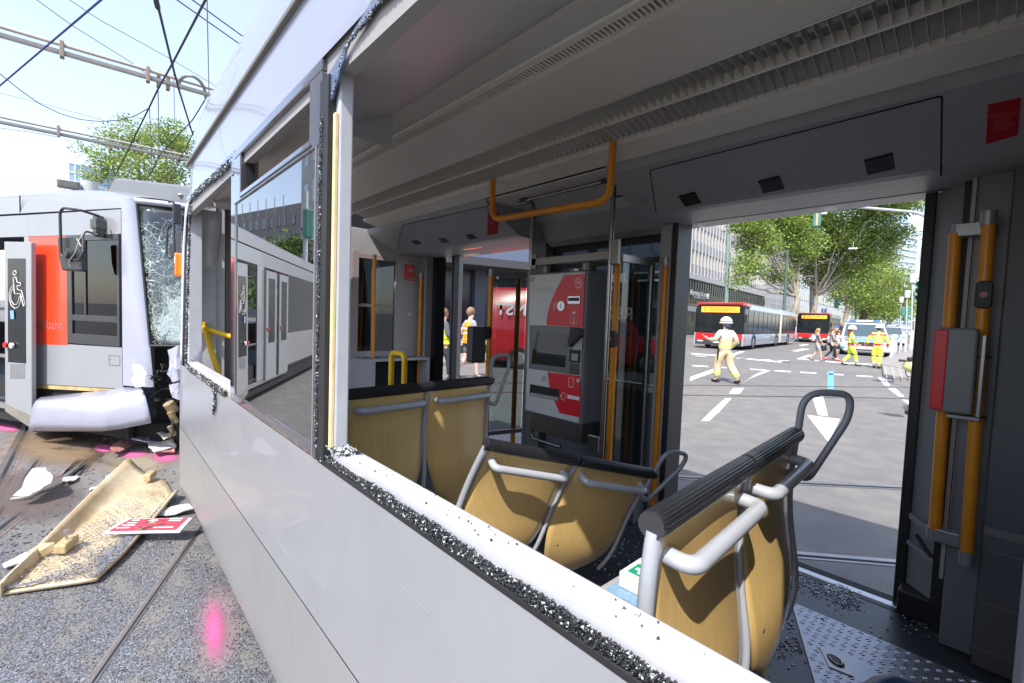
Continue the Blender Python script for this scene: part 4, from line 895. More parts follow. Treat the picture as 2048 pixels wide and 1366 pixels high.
# open door leaf with the wheelchair sign
DV = -.13
def dz(x, y): return luz(x, y, DV)
k = [LV_(*q, DV) for q in ((8, 483), (62, 484), (63, 857), (10, 820))]
leaf = MB().prism(k, -LN * .045).build('door_leaf', mat('door_grey_paint', (.28, .285, .30), .35, 0, var=.03, coat=.3), t2, bevel=.008)
MB().prism([LV_(*q, DV - .002) for q in ((15, 517), (51, 517), (52, 727), (16, 724))], -LN * .004).build('door_window', mat('door_pane_dark', (.012, .014, .016), .12, spec=.35), leaf)
MB().prism([LV_(*q, DV - .001) for q in ((24, 560), (31, 560), (32, 720), (26, 720))], LN * -.0).build('inner_pole', ORANGE, leaf) if False else None
wcw = MB(); V_ = DV - .012
wcw.tube([LV_(29.5 + 3.2 * math.cos(a), 546 + 4.5 * math.sin(a), V_) for a in [2 * math.pi * q / 16 for q in range(17)]], .0035, 6)
def dl_(pts): wcw.tube([LV_(*q, V_) for q in pts], .0035, 6)
dl_([(26.5, 556), (32, 554), (34, 564), (41, 566), (41, 572), (34, 571), (35, 579), (43, 581), (50.5, 610), (47, 613), (41, 588), (29, 587), (26.5, 556)])
dl_([(25.5, 572), (21, 578), (18.5, 588), (19, 600), (23, 611), (30, 617), (37, 614), (41, 603), (42, 594)]); dl_([(26, 577), (23, 583), (21.5, 592), (23, 602), (28, 609), (33, 609), (37, 602), (39, 593)])
wcw.build('wheelchair_sign', WHITE, leaf)
MB().prism([LV_(*q, V_) for q in ((20, 621), (27, 621), (28, 638), (21, 638))], -LN * .002).build('info_sticker', mat('sticker_blue', (.2, .35, .6), .5), leaf)
for (x, y, r, m) in ((13, 690, .030, RED), (25.5, 691, .030, WHITE)): c = LV_(x, y, V_); MB().cyl(c, c + LN * .02, r, 20).build('door_button', m, leaf)
mb = MB()
for i in range(14):
    for j in range(6): x = 20.5 + j * 5.1; y = 729 + i * 2.1; mb.prism([LV_(x, y, DV - .001), LV_(x + 4, y, DV - .001), LV_(x + 4, y + .8, DV - .001), LV_(x, y + .8, DV - .001)], -LN * .001)
mb.build('vent_grille', BLACK, leaf)
MB().prism([LV_(*q, DV - .003) for q in ((10, 806), (63, 832), (63, 857), (10, 822))], -LN * .004).build('kick_plate', mat('kick_dirty', (.28, .26, .22), .5, .4, var=.2), leaf)
# further doors, pillars and windows of the long side (also mirrored in our window)
def door(u0, wdt=.62, sign=True):
    f = MB(); f.prism([LW(u0, -.04, .34), LW(u0 + wdt, -.04, .34), LW(u0 + wdt, -.04, 2.28), LW(u0, -.04, 2.28)], -LN * .04); f = f.build('door_leaf', MATS['door_grey_paint'], t2, bevel=.006)
    MB().prism([LW(u0 + .12, -.043, 1.0), LW(u0 + wdt - .12, -.043, 1.0), LW(u0 + wdt - .12, -.043, 2.15), LW(u0 + .12, -.043, 2.15)], -LN * .004).build('door_window', MATS['door_pane_dark'], f)
    c = LW(u0 + .06, -.045, 1.25); MB().cyl(c, c + LN * .02, .03, 16).build('door_button', RED, f)
for u in (2.9, 3.7, 7.6, 8.4, 11.6): door(u)
panel('side_panel', [(2.55, .36), (2.9, .36), (2.9, 2.33), (2.55, 2.33)], 0, LSIL)
for a, b_ in ((4.4, 7.5), (9.1, 11.5), (12.3, LEN)):
    panel('side_panel', [(a, .45), (b_, .45), (b_, 1.12), (a, 1.12)], 0, LSIL)
    panel('window_band', [(a, 1.12), (b_, 1.12), (b_, 2.33), (a, 2.33)], .004, MATS['door_pane_dark'])
panel('side_panel', [(1.52, 2.33), (LEN, 2.33), (LEN, 2.565), (1.52, 2.575)], .0, LSIL)
panel('cab_corner', [(1.52, .37), (1.60, .37), (1.60, 2.33), (1.52, 2.33)], 0, LSIL)
MB().prism([LW(1.5, .0, .30), LW(4.4, .0, .30), LW(4.4, .0, .37), LW(1.5, .0, .37)], -LN * .06).build('door_sill', ALU, t2)
# nose corner and windscreen
WD = Vector((.165, .986, 0)).normalized()      # windscreen runs along here in plan
def edge(z):                                    # front edge of the pillar in u
    return -.10 - .19 * (2.68 - z) / 1.5
mb = MB(); rings = []
for j in range(13):
    z = .74 + (2.70 - .74) * j / 12; e_ = edge(z)
    rings.append([LW(.0, .0, z), LW(e_ * .35, .001, z), LW(e_ * .7, .012, z), LW(e_, .045, z), LW(e_ - .012, .07, z)])
mb.loft(rings, 0, True); mb.build('front_pillar', LWHT, t2)
MB().prism([LW(0, .004, .74), LW(.004, .004, .74), LW(.004, .004, 2.58), LW(0, .004, 2.58)], LN * .006).build('pillar_joint', DARK, t2)
def WS(s, z, out=0.):      # point on the windscreen: s metres from the pillar
    o_ = LW(edge(z) - .012, .07, z); nn = Vector((WD.y, -WD.x, 0)); return o_ + WD * s + nn * (out + .10 * math.sin(min(s, 2) / 2 * math.pi))
CG = bpy.data.materials.new('shattered_windscreen'); CG.use_nodes = True; n = CG.node_tree; L = n.links.new; b = n.nodes['Principled BSDF']
b.inputs['Roughness'].default_value = .12; b.inputs['Coat Weight'].default_value = .6
tc = n.nodes.new('ShaderNodeTexCoord')
def mth(op, a, c=None, cl=False):
    q = n.nodes.new('ShaderNodeMath'); q.operation = op; q.use_clamp = cl
    for i, x in enumerate((a, c)):
        if x is None: continue
        if isinstance(x, (int, float)): q.inputs[i].default_value = x
        else: L(x, q.inputs[i])
    return q.outputs[0]
def vline(scale, wdt, seed):
    mp = n.nodes.new('ShaderNodeMapping'); mp.inputs['Location'].default_value = (seed, seed * .7, seed * .3); L(tc.outputs['Object'], mp.inputs[0])
    no = n.nodes.new('ShaderNodeTexNoise'); no.inputs['Scale'].default_value = 9; L(mp.outputs[0], no.inputs['Vector'])
    mx = n.nodes.new('ShaderNodeMix'); mx.data_type = 'RGBA'; mx.inputs[0].default_value = .06; L(mp.outputs[0], mx.inputs[6]); L(no.outputs['Color'], mx.inputs[7])
    v = n.nodes.new('ShaderNodeTexVoronoi'); v.feature = 'DISTANCE_TO_EDGE'; v.inputs['Scale'].default_value = scale; L(mx.outputs[2], v.inputs['Vector'])
    return mth('LESS_THAN', v.outputs['Distance'], wdt)
def dist(c, sx_, sz_):
    mp = n.nodes.new('ShaderNodeMapping'); mp.inputs['Location'].default_value = tuple(-c); L(tc.outputs['Object'], mp.inputs[0])
    mp2 = n.nodes.new('ShaderNodeMapping'); mp2.inputs['Scale'].default_value = (1 / sx_, 1 / sx_, 1 / sz_); L(mp.outputs[0], mp2.inputs[0])
    vl = n.nodes.new('ShaderNodeVectorMath'); vl.operation = 'LENGTH'; L(mp2.outputs[0], vl.inputs[0]); return vl.outputs['Value']
cA = WS(.42, 1.38); cB = WS(.22, 1.95); cC = WS(.30, 1.75)
mA = mth('SUBTRACT', 1., dist(cA, .52, .78), True); mB = mth('SUBTRACT', 1., dist(cB, .48, .62), True)
mall = mth('MAXIMUM', mA, mB)
pn_ = n.nodes.new('ShaderNodeTexNoise'); pn_.inputs['Scale'].default_value = 5; pn_.inputs['Detail'].default_value = 4; L(tc.outputs['Object'], pn_.inputs['Vector']); pn = pn_.outputs['Fac']
l1 = mth('MULTIPLY', vline(9, .010, 3.1), mth('GREATER_THAN', mall, .04)); l2 = mth('MULTIPLY', vline(24, .022, 7.7), mth('GREATER_THAN', mth('ADD', mall, pn), .62)); l3 = mth('MULTIPLY', vline(60, .06, 1.3), mth('GREATER_THAN', mth('ADD', mA, pn), .78))
l4 = mth('MULTIPLY', vline(120, .15, 5.3), mth('GREATER_THAN', mth('ADD', mA, pn), .98))
ln = mth('MAXIMUM', mth('MAXIMUM', l1, l2), mth('MAXIMUM', l3, l4))
mx = n.nodes.new('ShaderNodeMix'); mx.data_type = 'RGBA'; mx.inputs[7].default_value = (.50, .60, .58, 1)
no = n.nodes.new('ShaderNodeTexNoise'); no.inputs['Scale'].default_value = 2.5; L(tc.outputs['Object'], no.inputs['Vector'])
rm = n.nodes.new('ShaderNodeValToRGB'); e = rm.color_ramp.elements; e[0].position = .42; e[0].color = (.008, .010, .012, 1); e[1].position = .56; e[1].color = (.05, .065, .065, 1); L(no.outputs['Fac'], rm.inputs[0])
L(rm.outputs[0], mx.inputs[6]); L(mth('MULTIPLY', ln, .85), mx.inputs[0]); L(mx.outputs[2], b.inputs['Base Color'])
bp = n.nodes.new('ShaderNodeBump'); bp.inputs['Strength'].default_value = .6; bp.inputs['Distance'].default_value = .01; L(ln, bp.inputs['Height']); L(bp.outputs[0], b.inputs['Normal'])
mb = MB(); rings = []
for j in range(21):
    z = 1.175 + (2.64 - 1.175) * j / 20; rings.append([WS(.012 + s * .1, z, -.04 * math.exp(-((s * .1 - .45) ** 2) / .06 - ((z - 1.4) ** 2) / .08)) for s in range(24)])
mb.loft(rings, 0, True); ws_ = mb.build('windscreen', CG, t2, solid=.006)
mb = MB()
mb.tube([WS(s * .1, 2.655, .004) for s in range(24)], .014, 6); mb.tube([WS(.004, 1.175 + 1.48 * j / 10, .004) for j in range(11)], .012, 6); mb.tube([WS(s * .1, 1.172, .004) for s in range(24)], .016, 6); mb.build('windscreen_seal', BLACK, ws_)
mb = MB(); rings = [[WS(-.03 + s * .1, z, o) for s in range(12)] for z, o in ((2.668, .004), (2.70, .0), (2.72, -.04), (2.735, -.14))]
mb.loft(rings, 0, True); mb.build('nose_brow', LWHT, t2, solid=.01)
# equipment cowl on the nose roof
cw = [PD(*q, 7.4) for q in ((213, 383), (232, 355), (365, 373), (380, 412), (240, 392))]
base = LW(.05, .9, 2.75)
mb = MB()
def LR(u, v, z): return LW(u, v, z)
mb.prism([LV_(*q, .5) for q in ((208, 388), (228, 356), (246, 356), (385, 372), (385, 420), (300, 410))], -LN * 1.3); mb.build('roof_cowl', mat('cowl_grey', (.17, .175, .19), .4, var=.05), t2, bevel=.03, seg=3)
c = LV_(361, 390, .49); MB().ell(c, (.03, .03, .022)).build('cowl_lamp', ALU, t2)
c = LV_(179, 370, .9); MB().cyl(c - Z_ * .1, c + Z_ * .04, .09, 24).build('roof_vent', mat('vent_grey', (.42, .41, .39), .5), t2, bevel=.02)
c = LV_(137, 370, .7); MB().rbox(c, (.16, .22, .09), .03, 0, 'z').build('roof_box', mat('roof_box_dark', (.12, .12, .11), .5), t2, bevel=.01)
# mirror at the cab side, on a tube arm
MI = mat('mirror_black', (.022, .023, .024), .42, 0, coat=.15)
MV = -.26
mr_ = MB(); mk_ = [LV_(*q, MV) for q in ((113, 474), (152, 474), (161, 492), (163, 543), (122, 541), (116, 515))]
mr_.prism(mk_, -LN * .06); mr_ = mr_.build('side_mirror', MI, t2, bevel=.02, seg=3)
c = LV_(143, 509, MV); mb = MB(); mb.cyl(c, c + LN * .03, .075, 24, r2=.06); mb.cyl(c + LN * .03, c + LN * .055, .04, 20, r2=.03); mb.build('mirror_boss', MI, mr_, bevel=.004)
mb = MB(); a = [LV_(*q, MV - .03) for q in ((142, 521), (122, 512), (120, 425), (126, 416), (160, 420))]; a += [LV_(198, 432, -.10)]
mb.tube(rpath(a, .05, 7), .0125, 10); mb.tube(rpath([LV_(148, 520, MV - .03), LV_(160, 520, MV - .03), LV_(166, 505, MV - .03), LV_(166, 468, -.2), LV_(172, 462, -.15), LV_(196, 470, -.10)], .04), .0105, 10); mb.build('mirror_arm', MI, mr_)
c = LV_(197, 449, -.05); mb = MB(); mb.obox(c, LD * .045, Z_ * .05, LN * .05); mb.obox(c + Z_ * .06, LD * .03, Z_ * .03, LN * .035); mb.obox(c - Z_ * .08, LD * .025, Z_ * .05, LN * .04); mb.build('mirror_hinge', mat('hinge_metal', (.12, .12, .11), .45, .5, var=.4, vs=30), mr_, bevel=.005)
mb = MB(); mb.tube([LV_(170, 462, -.2), LV_(158, 480, MV - .05), LV_(150, 505, MV - .08), LV_(137, 525, MV - .06), LV_(140, 534, MV - .05)], .003, 5); mb.build('mirror_cable', mat('cable_pale', (.45, .43, .36), .6), mr_)
# second mirror folded in front of the windscreen
mb = MB(); q = lambda x, y, d=4.7: PD(x, y, d)
mb.tube(rpath([q(337, 404), q(347, 402), q(349, 512), q(340, 517), q(333, 512), q(333, 492), q(336, 455), q(342, 450)], .06, 6), .011, 10); mb.tube(rpath([q(347, 408), q(358, 418)], .01), .01, 8); m2 = mb.build('side_mirror', MI, t2)
mb = MB(); mb.prism([q(338, 488), q(349, 486), q(351, 510), q(342, 513), q(338, 507)], Vector((.03, .05, 0))); mb.build('mirror_boss', MI, m2, bevel=.006)
mb = MB(); mb.prism([q(351, 465, 4.62), q(357, 462, 4.62), q(354, 560, 4.62), q(350, 535, 4.62)], Vector((.04, .02, 0))); mb.obox(q(354, 428, 4.68), X_ * .02, Y_ * .03, Z_ * .10); mb.build('mirror_shell', MI, m2, bevel=.004)
# torn open front below the windscreen
NF = WD
def FR(s, z, o=0.): return WS(s, z, o) if z > .74 else WS(s, .74, o) - Z_ * (.74 - z)
mb = MB(); mb.prism([FR(0, 1.15, -.35), FR(1.6, 1.15, -.35), FR(1.6, .2, -.35), FR(0, .2, -.35)], Vector((-.05, 0, 0))); mb.build('front_bulkhead', mat('grimy_black', (.012, .011, .010), .8, var=.5, vs=8), t2)
random.seed(21)
WR = [mat('wreck_black', (.015, .015, .015), .5), mat('wreck_black', (.015, .015, .015), .5), mat('wreck_brown', (.05, .038, .026), .8), mat('wreck_grey', (.05, .05, .05), .45, .3), mat('wreck_steel', (.18, .17, .15), .4, .8), mat('wreck_white', (.5, .5, .5), .5)]
for k in range(64):
    s, z = random.uniform(.0, .85), random.uniform(.25, 1.13); c = FR(s, z, -random.uniform(.02, .3)); a_ = Vector((random.gauss(0, 1), random.gauss(0, 1), random.gauss(0, 1))).normalized(); b2 = a_.cross(Vector((random.random(), random.random(), random.random()))).normalized(); n_ = a_.cross(b2); r0 = random.uniform(.02, .085)
    pts = [c + (a_ * math.cos(t) * random.uniform(.5, 1.2) + b2 * math.sin(t) * random.uniform(.2, .7) + n_ * random.uniform(-.3, .3)) * r0 for t in (0, 1.1, 2.2, 3.3, 4.6)]
    mb = MB(); q5 = [p + n_ * random.uniform(.004, .03) for p in pts]; mb.add(pts + q5, [(0, 1, 2), (0, 2, 3), (0, 3, 4), (5, 7, 6), (5, 8, 7), (5, 9, 8)] + [(i, (i + 1) % 5, 5 + (i + 1) % 5, 5 + i) for i in range(5)])
    mb.build('crushed_fitting', random.choices(WR, (4, 3, 3, 3, 1, .5))[0], t2)
for k in range(30):
    s, z = random.uniform(.02, .7), random.uniform(.55, 1.1); a = FR(s, z, -.05); pts = [a]
    for _ in range(5): pts.append(pts[-1] + Vector((random.uniform(-.06, .06), random.uniform(-.08, .08), random.uniform(-.12, .03))))
    mb = MB(); mb.tube(rpath(pts, .03, 3), random.uniform(.003, .009), 6); mb.build('loose_cable', random.choice([MATS['wreck_black'], MATS['wreck_black'], MATS['wreck_brown'], mat('cable_grey', (.2, .2, .2), .5)]), t2)
TORN = mat('torn_gelcoat', (.55, .54, .53), .5, 0, var=.08, vs=14, dirt=(.42, .30, .15), dirt_s=9, dirt_t=.55)
def shard(name, pts, vec, m=None, par=None, bev=.002):
    """ragged plate through the given points, with thickness"""
    mb = MB(); out = []
    for i, p in enumerate(pts):
        q_ = pts[(i + 1) % len(pts)]; L_ = (q_ - p).length; out.append(p)
        for k in (1, 2): out.append(p.lerp(q_, k / 3) + Vector((random.uniform(-1, 1), random.uniform(-1, 1), random.uniform(-.6, .6))) * L_ * .07)
    c = sum(out, Vector()) / len(out); nn = len(out); vec = Vector(vec)
    V = [c] + out + [c + vec] + [p + vec for p in out]; F = [(0, (i + 1) % nn + 1, i + 1) for i in range(nn)] + [(nn + 1, nn + 2 + i, nn + 2 + (i + 1) % nn) for i in range(nn)] + [(i + 1, (i + 1) % nn + 1, nn + 2 + (i + 1) % nn, nn + 2 + i) for i in range(nn)]
    mb.add(V, F); return mb.build(name, m or TORN, par)
shard('torn_nose_shell', [PD(*q, 4.75) for q in ((335, 700), (356, 690), (357, 760), (345, 765), (334, 748))], (.0, .04, 0), LWHT, t2)
shard('torn_nose_shell', [PD(*q, 4.6) for q in ((264, 728), (277, 730), (288, 745), (286, 772), (270, 775), (262, 760), (268, 745))], (.01, .02, 0), TORN, t2)
shard('torn_nose_shell', [PD(*q, 4.72) for q in ((338, 770), (357, 765), (357, 800), (345, 795))], (.0, .04, 0), LWHT, t2)
# buckled bumper, hanging
BMP = mat('bumper_gelcoat', (.33, .34, .42), .28, 0, var=.03, coat=.5, dirt=(.5, .25, .33), dirt_s=3, dirt_t=.68)
ST = [(((58, 862), (62, 838), (66, 814), (72, 803), (82, 795)), (-.17, -.20, -.20, -.18, -.05)), (((118, 862), (120, 840), (122, 818), (126, 803), (140, 789)), (-.17, -.20, -.20, -.18, -.03)),
      (((204, 862), (203, 842), (202, 823), (207, 808), (224, 780)), (-.17, -.20, -.20, -.17, -.02)), (((214, 861), (212, 841), (211, 820), (216, 804), (231, 778)), (-.165, -.195, -.195, -.165, -.015)), (((240, 858), (239, 836), (238, 812), (240, 796), (246, 776)), (-.13, -.15, -.15, -.12, 0.)),
      (((302, 846), (298, 822), (292, 797), (287, 783), (279, 772)), (-.04, -.06, -.06, -.03, .07))]
mb = MB(); st = []
for a_, b_ in zip(ST, ST[1:]):
    for k in range(5):
        t = k / 5; row = []
        P4 = [LV_(*p, v).lerp(LV_(*q_, v2), t) for p, q_, v, v2 in zip(a_[0], b_[0], a_[1], b_[1])]
        row = rpath(P4, .05, 3); st.append(row)
st.append(rpath([LV_(*p, v) for p, v in zip(*ST[-1])], .05, 3))
mb.loft(st, 0, True); mb.build('bumper', BMP, t2, solid=.014)
for q_ in ((10,), (25,)): mb = MB(); mb.tube([p + LN * .004 for p in st[min(q_[0], len(st) - 1) if q_[0] != 25 else -2]], .002, 5); mb.build('bumper_joint', mat('flap_line', (.08, .08, .08), .6), t2)
mb = MB(); mb.prism([LW(.1, .1, .05), LW(.2, .7, .05), LW(-.5, .9, .05), LW(-.5, .4, .05)], (0, 0, .25)); mb.build('coupler_shroud', MATS['grimy_black'], t2, bevel=.02)
for (x, y, r, l) in ((348, 822, .05, .09), (352, 845, .03, .12), (350, 870, .02, .10)):
    c = PD(x, y, 4.7); MB().cyl(c, c + Vector((.02, -.05, l)), r, 14).build('coupler_part', mat('greasy_tan', (.30, .22, .12), .55, .3, var=.4, vs=20), t2, bevel=.006)
mb = MB(); mb.tube(rpath([PD(343, 830, 4.65), PD(346, 862, 4.65), PD(340, 880, 4.65), PD(352, 890, 4.65)], .03), .008, 8); mb.build('brake_hose', MATS['wreck_brown'], t2)
# ============================================================ debris on the ground
random.seed(5)
FBG = mat('fairing_inside_fibre', (.40, .30, .16), .5, 0, col2=(.58, .49, .35), vs=3.5, bump=.25, bs=60, dirt=(.52, .47, .38), dirt_s=2.5, dirt_t=.62)
def G_(x, y, z=.03): return PZ(x, y, z)
fair = thing('torn_fairing', 'long tan fibreglass fairing lying open side up, covered in dark glass crumbs', 'tram fairing', G_(150, 1060))
# trough: back rim, curved web, flat floor, front rim
B_ = [G_(0, 1168, .09), G_(75, 1095, .10), G_(135, 1035, .11), G_(200, 970, .12), (G_(258, 915, .13))]
W_ = [G_(5, 1180, .03), G_(115, 1098, .03), G_(180, 1048, .03), G_(255, 985, .03), (G_(330, 960, .03))]
M_2 = [G_(60, 1178, .025), G_(180, 1120, .025), G_(250, 1080, .025), G_(300, 1040, .025), (G_(345, 985, .03))]
F_ = [G_(0, 1183, .035), G_(190, 1156, .035), G_(240, 1112, .035), G_(290, 1050, .035), (G_(357, 976, .045))]
F_ = [G_(2, 1184, .03), G_(192, 1156, .04), G_(243, 1108, .05), G_(290, 1055, .06), (G_(356, 978, .09))]
def lerpl(Ls, t):
    k = min(int(t * (len(Ls) - 1)), len(Ls) - 2); f = t * (len(Ls) - 1) - k; return Ls[k].lerp(Ls[k + 1], f)
rings = []
for i in range(25):
    t = i / 24; b0, w0_, m0, f0_ = (lerpl(q, t) for q in (B_, W_, M_2, F_)); lip = b0 + Vector((-.03, -.01, -.01))
    row = [lip, b0]
    for k in range(1, 8): s = k / 8; row.append(b0.lerp(w0_, s) - Z_ * .05 * math.sin(math.pi * s))
    row += [w0_, w0_.lerp(m0, .5), m0, m0.lerp(f0_, .5), f0_, f0_ - Z_ * .02]
    rings.append(row)
mb = MB(); mb.loft(rings, 0, True); mb.build('fairing_shell', FBG, fair, solid=.006)
TANM = mat('fibre_tan', (.42, .32, .17), .5, 0, var=.2, vs=12)
for (x, y, s) in ((133, 1098, .075), (300, 958, .07)):
    c = G_(x, y, .05); mb = MB(); a_ = (F_[2] - F_[3]).normalized(); b2 = Vector((-a_.y, a_.x, 0)); mb.prism([c + a_ * s + b2 * s * .4, c + a_ * s * .8 - b2 * s * .5, c - a_ * s - b2 * s * .5, c - a_ * s * 1.1 + b2 * s * .4], (0, 0, .06)); blk = mb.build('mounting_block', TANM, fair, bevel=.012, seg=3)
    if x < 200: mb = MB(); mb.cyl(c + Z_ * .06, c + Z_ * .115, .007, 10); mb.cyl(c + Z_ * .115, c + Z_ * .122, .014, 12); mb.build('bolt', ALU, blk)
mb = MB(); a, b_ = G_(68, 1110, .06), G_(98, 1092, .10); mb.obox((a + b_) / 2, (b_ - a) / 2, Vector((.02, .03, 0)), Z_ * .025); mb.build('cross_rib', TANM, fair, bevel=.006)
o = shard('white_panel_strip', [G_(5, 1130, .02), G_(30, 1118, .02), G_(86, 1095, .03), G_(80, 1112, .03), G_(12, 1136, .02)], (0, 0, .008), mat('white_panel', (.64, .63, .66), .4)); tag(o, 'pale lilac panel strip sticking out behind the tan fairing, bottom left', 'broken panel', 'tram panel fragments')
o = shard('panel_fragment', [G_(25, 992, .10), G_(62, 940, .20), G_(88, 938, .20), G_(102, 955, .17), G_(97, 970, .14), G_(60, 990, .10)], (0, .01, .012)); tag(o, 'cream and white torn panel lying alone on the rails at left', 'broken panel', 'tram panel fragments')
o = MB().loft([[G_(20, 996, .04), G_(60, 990, .04), G_(100, 975, .05), G_(130, 960, .03)], [G_(21, 1000, .02), G_(60, 996, .02), G_(102, 981, .02), G_(130, 964, .01)]], 0, True).build('curved_trim_strip', mat('rim_grey_green', (.28, .29, .26), .5), solid=.01); tag(o, 'thin grey curved rim of the torn cream panel on the rails', 'broken panel', 'tram panel fragments')
frs = [('long_shard', [(125, 958), (155, 953), (150, 962), (128, 966)], .04, 'thin white splinter beside the cream panel on the rails'),
       ('white_shard', [(210, 955), (240, 938), (262, 930), (258, 942), (232, 958)], .06, 'white curled shard above the top end of the tan fairing'),
       ('red_shard', [(215, 905), (225, 890), (262, 876), (285, 880), (262, 893), (238, 905)], .10, 'pinkish red torn plate with bolt holes in front of the bumper'),
       ('lilac_shard', [(255, 872), (268, 862), (290, 862), (300, 872), (298, 885), (280, 882)], .16, 'lilac grey curved shell piece beside the red torn plate'),
       ('tan_shard', [(312, 860), (330, 835), (345, 842), (345, 872), (328, 880)], .22, 'upright cream shard against the crashed tram front'),
       ('white_shard', [(297, 895), (308, 872), (322, 884), (345, 880), (352, 895), (310, 905)], .12, 'flat white plate under the crashed front'),
       ('red_shard', [(305, 903), (340, 885), (352, 895), (348, 905), (318, 905)], .08, 'dark red plate lying on the white one under the crashed front'),
       ('white_shard', [(305, 1030), (318, 1018), (372, 1010), (386, 1018), (330, 1032)], .05, 'ragged white plate behind the poster board'),
       ('white_shard', [(178, 978), (193, 974), (190, 979), (180, 982)], .02, 'small white chip left of the tan fairing'),
       ('grey_shard', [(204, 868), (235, 866), (238, 876), (205, 878)], .03, 'flat dark reddish strip under the hanging bumper')]
for nm, px_, h, lab in frs:
    m = {'red': mat('torn_red', (.45, .20, .18), .5, var=.3, vs=12), 'lil': LWHT, 'tan': mat('torn_cream', (.62, .55, .42), .6, var=.15), 'gre': mat('torn_dark', (.10, .06, .05), .7)}.get(nm[:3], TORN)
    o = shard(nm, [G_(x, y, random.uniform(.3, 1) * h) for x, y in px_], (0, .004, .01), m); tag(o, lab, 'broken panel', 'tram panel fragments')
# poster board
pb_ = [G_(205, 1065, .08), G_(253, 1037, .12), G_(385, 1035, .14), G_(360, 1062, .09)]
psb = thing('poster_board', 'red poster board in a white frame lying on the crumbs beside the silver side panel', 'poster', pb_[0])
mb = MB(); mb.prism(pb_, (0, 0, -.015)); mb.build('board', mat('poster_frame_white', (.62, .60, .62), .4), psb, bevel=.004)
cc = sum(pb_, Vector()) / 4; q4 = [cc + (p - cc) * f + Z_ * .002 for p, f in zip(pb_, (.90, .86, .90, .86))]
ps = MB().poly(q4).build('poster', mat('poster_print', (.55, .03, .05), .25, 0, coat=.5, dirt=(.10, .045, .035), dirt_s=5, dirt_t=.46), psb)
uu, vv = (q4[3] - q4[0]), (q4[1] - q4[0]); w11 = q4[0] + q4[2] - q4[1] - q4[3]
def PQ(a, b_, h=.0035): return q4[0] + uu * a + vv * b_ + w11 * a * b_ + Z_ * h
mb = MB()
for k, (a, b_, l) in enumerate(((.05, .2, .2), (.07, .40, .2), (.09, .60, .15), (.72, .72, .2), (.1, .8, .12), (.62, .16, .3), (.70, .88, .22))): mb.poly([PQ(a, b_), PQ(a + l, b_), PQ(a + l, b_ + .08), PQ(a, b_ + .08)])
mb.build('poster_lines', mat('poster_white', (.7, .62, .58), .5), ps)
random.seed(8)
for col_, (ca, cb_, ra, rb) in (((.05, .03, .03), (.48, .45, .17, .42)), ((.30, .16, .09), (.42, .30, .09, .22)), ((.55, .38, .26), (.50, .55, .06, .18)), ((.10, .02, .03), (.66, .55, .09, .3)), ((.62, .5, .45), (.45, .8, .08, .12))):
    n_ = 14; pts = [PQ(ca + ra * math.cos(t) * random.uniform(.6, 1.1), cb_ + rb * math.sin(t) * random.uniform(.6, 1.1), .003 + ca * .001) for t in [2 * math.pi * k / n_ for k in range(n_)]]
    MB().poly(pts).build('poster_picture', mat('poster_ink_%d' % int(col_[0] * 100), col_, .4, var=.3, vs=30), ps)
# spray marks and stains
PINK = (.66, .13, .33)
for (x, y, rx, ry, r_, st_, sf) in ((428, 1270, 26, 72, -.02, .9, .75), (432, 1275, 56, 108, 0, .22, 1.), (15, 857, 26, 9, .1, 1, .25), (208, 898, 24, 10, .1, 1, .3), (268, 910, 34, 8, -.1, 1, .3), (330, 915, 36, 16, 0, .8, .5)):
    blot('pink_spray_mark', pxring(x, y, rx, ry, 24, r_), PINK, .0075 + random.random() * .003, sf + .25, 75, strength=st_ * .82, rough=.95)
for (x, y, rx, ry, col) in ((120, 900, 110, 45, (.25, .17, .10)), (60, 1000, 120, 60, (.13, .10, .09)), (260, 930, 90, 30, (.34, .28, .2)), (150, 870, 90, 25, (.20, .13, .07)), (310, 1000, 60, 30, (.5, .48, .45))):
    blot('oil_stain', pxring(x, y, rx, ry, 20), col, .0065, .6, 7, strength=.75)
# crumbs of safety glass on the asphalt: countless, one sheet of splinters
def gpx():
    while True:
        x, y = random.uniform(-60, 560), random.uniform(985, 1420)
        edge_ = 190 + (1366 - y) * .1
        d = max(0, (1150 - y) - (x - 60) * .45) / 160
        if random.random() > math.exp(-d * 2.2): continue
        if x > 200 + 1.05 * (y - 400) * .47: continue
        if ((x - 430) / 44) ** 2 + ((y - 1275) / 92) ** 2 < random.random() ** .5 * 1.1: continue
        clump = .5 + .5 * math.sin(x * .05 + math.sin(y * .03) * 2) * math.sin(y * .047 + x * .011)
        if random.random() > .12 + .88 * clump ** 1.3: continue
        p = PZ(x, y, 0); return p.x, p.y
GC = [mat('glass_crumb_slate', (.125, .132, .148), .25, 0, coat=.3), mat('glass_crumb_pale', (.235, .25, .275), .22, 0, coat=.3), mat('glass_crumb_dark', (.04, .043, .05), .25, 0, coat=.3)]
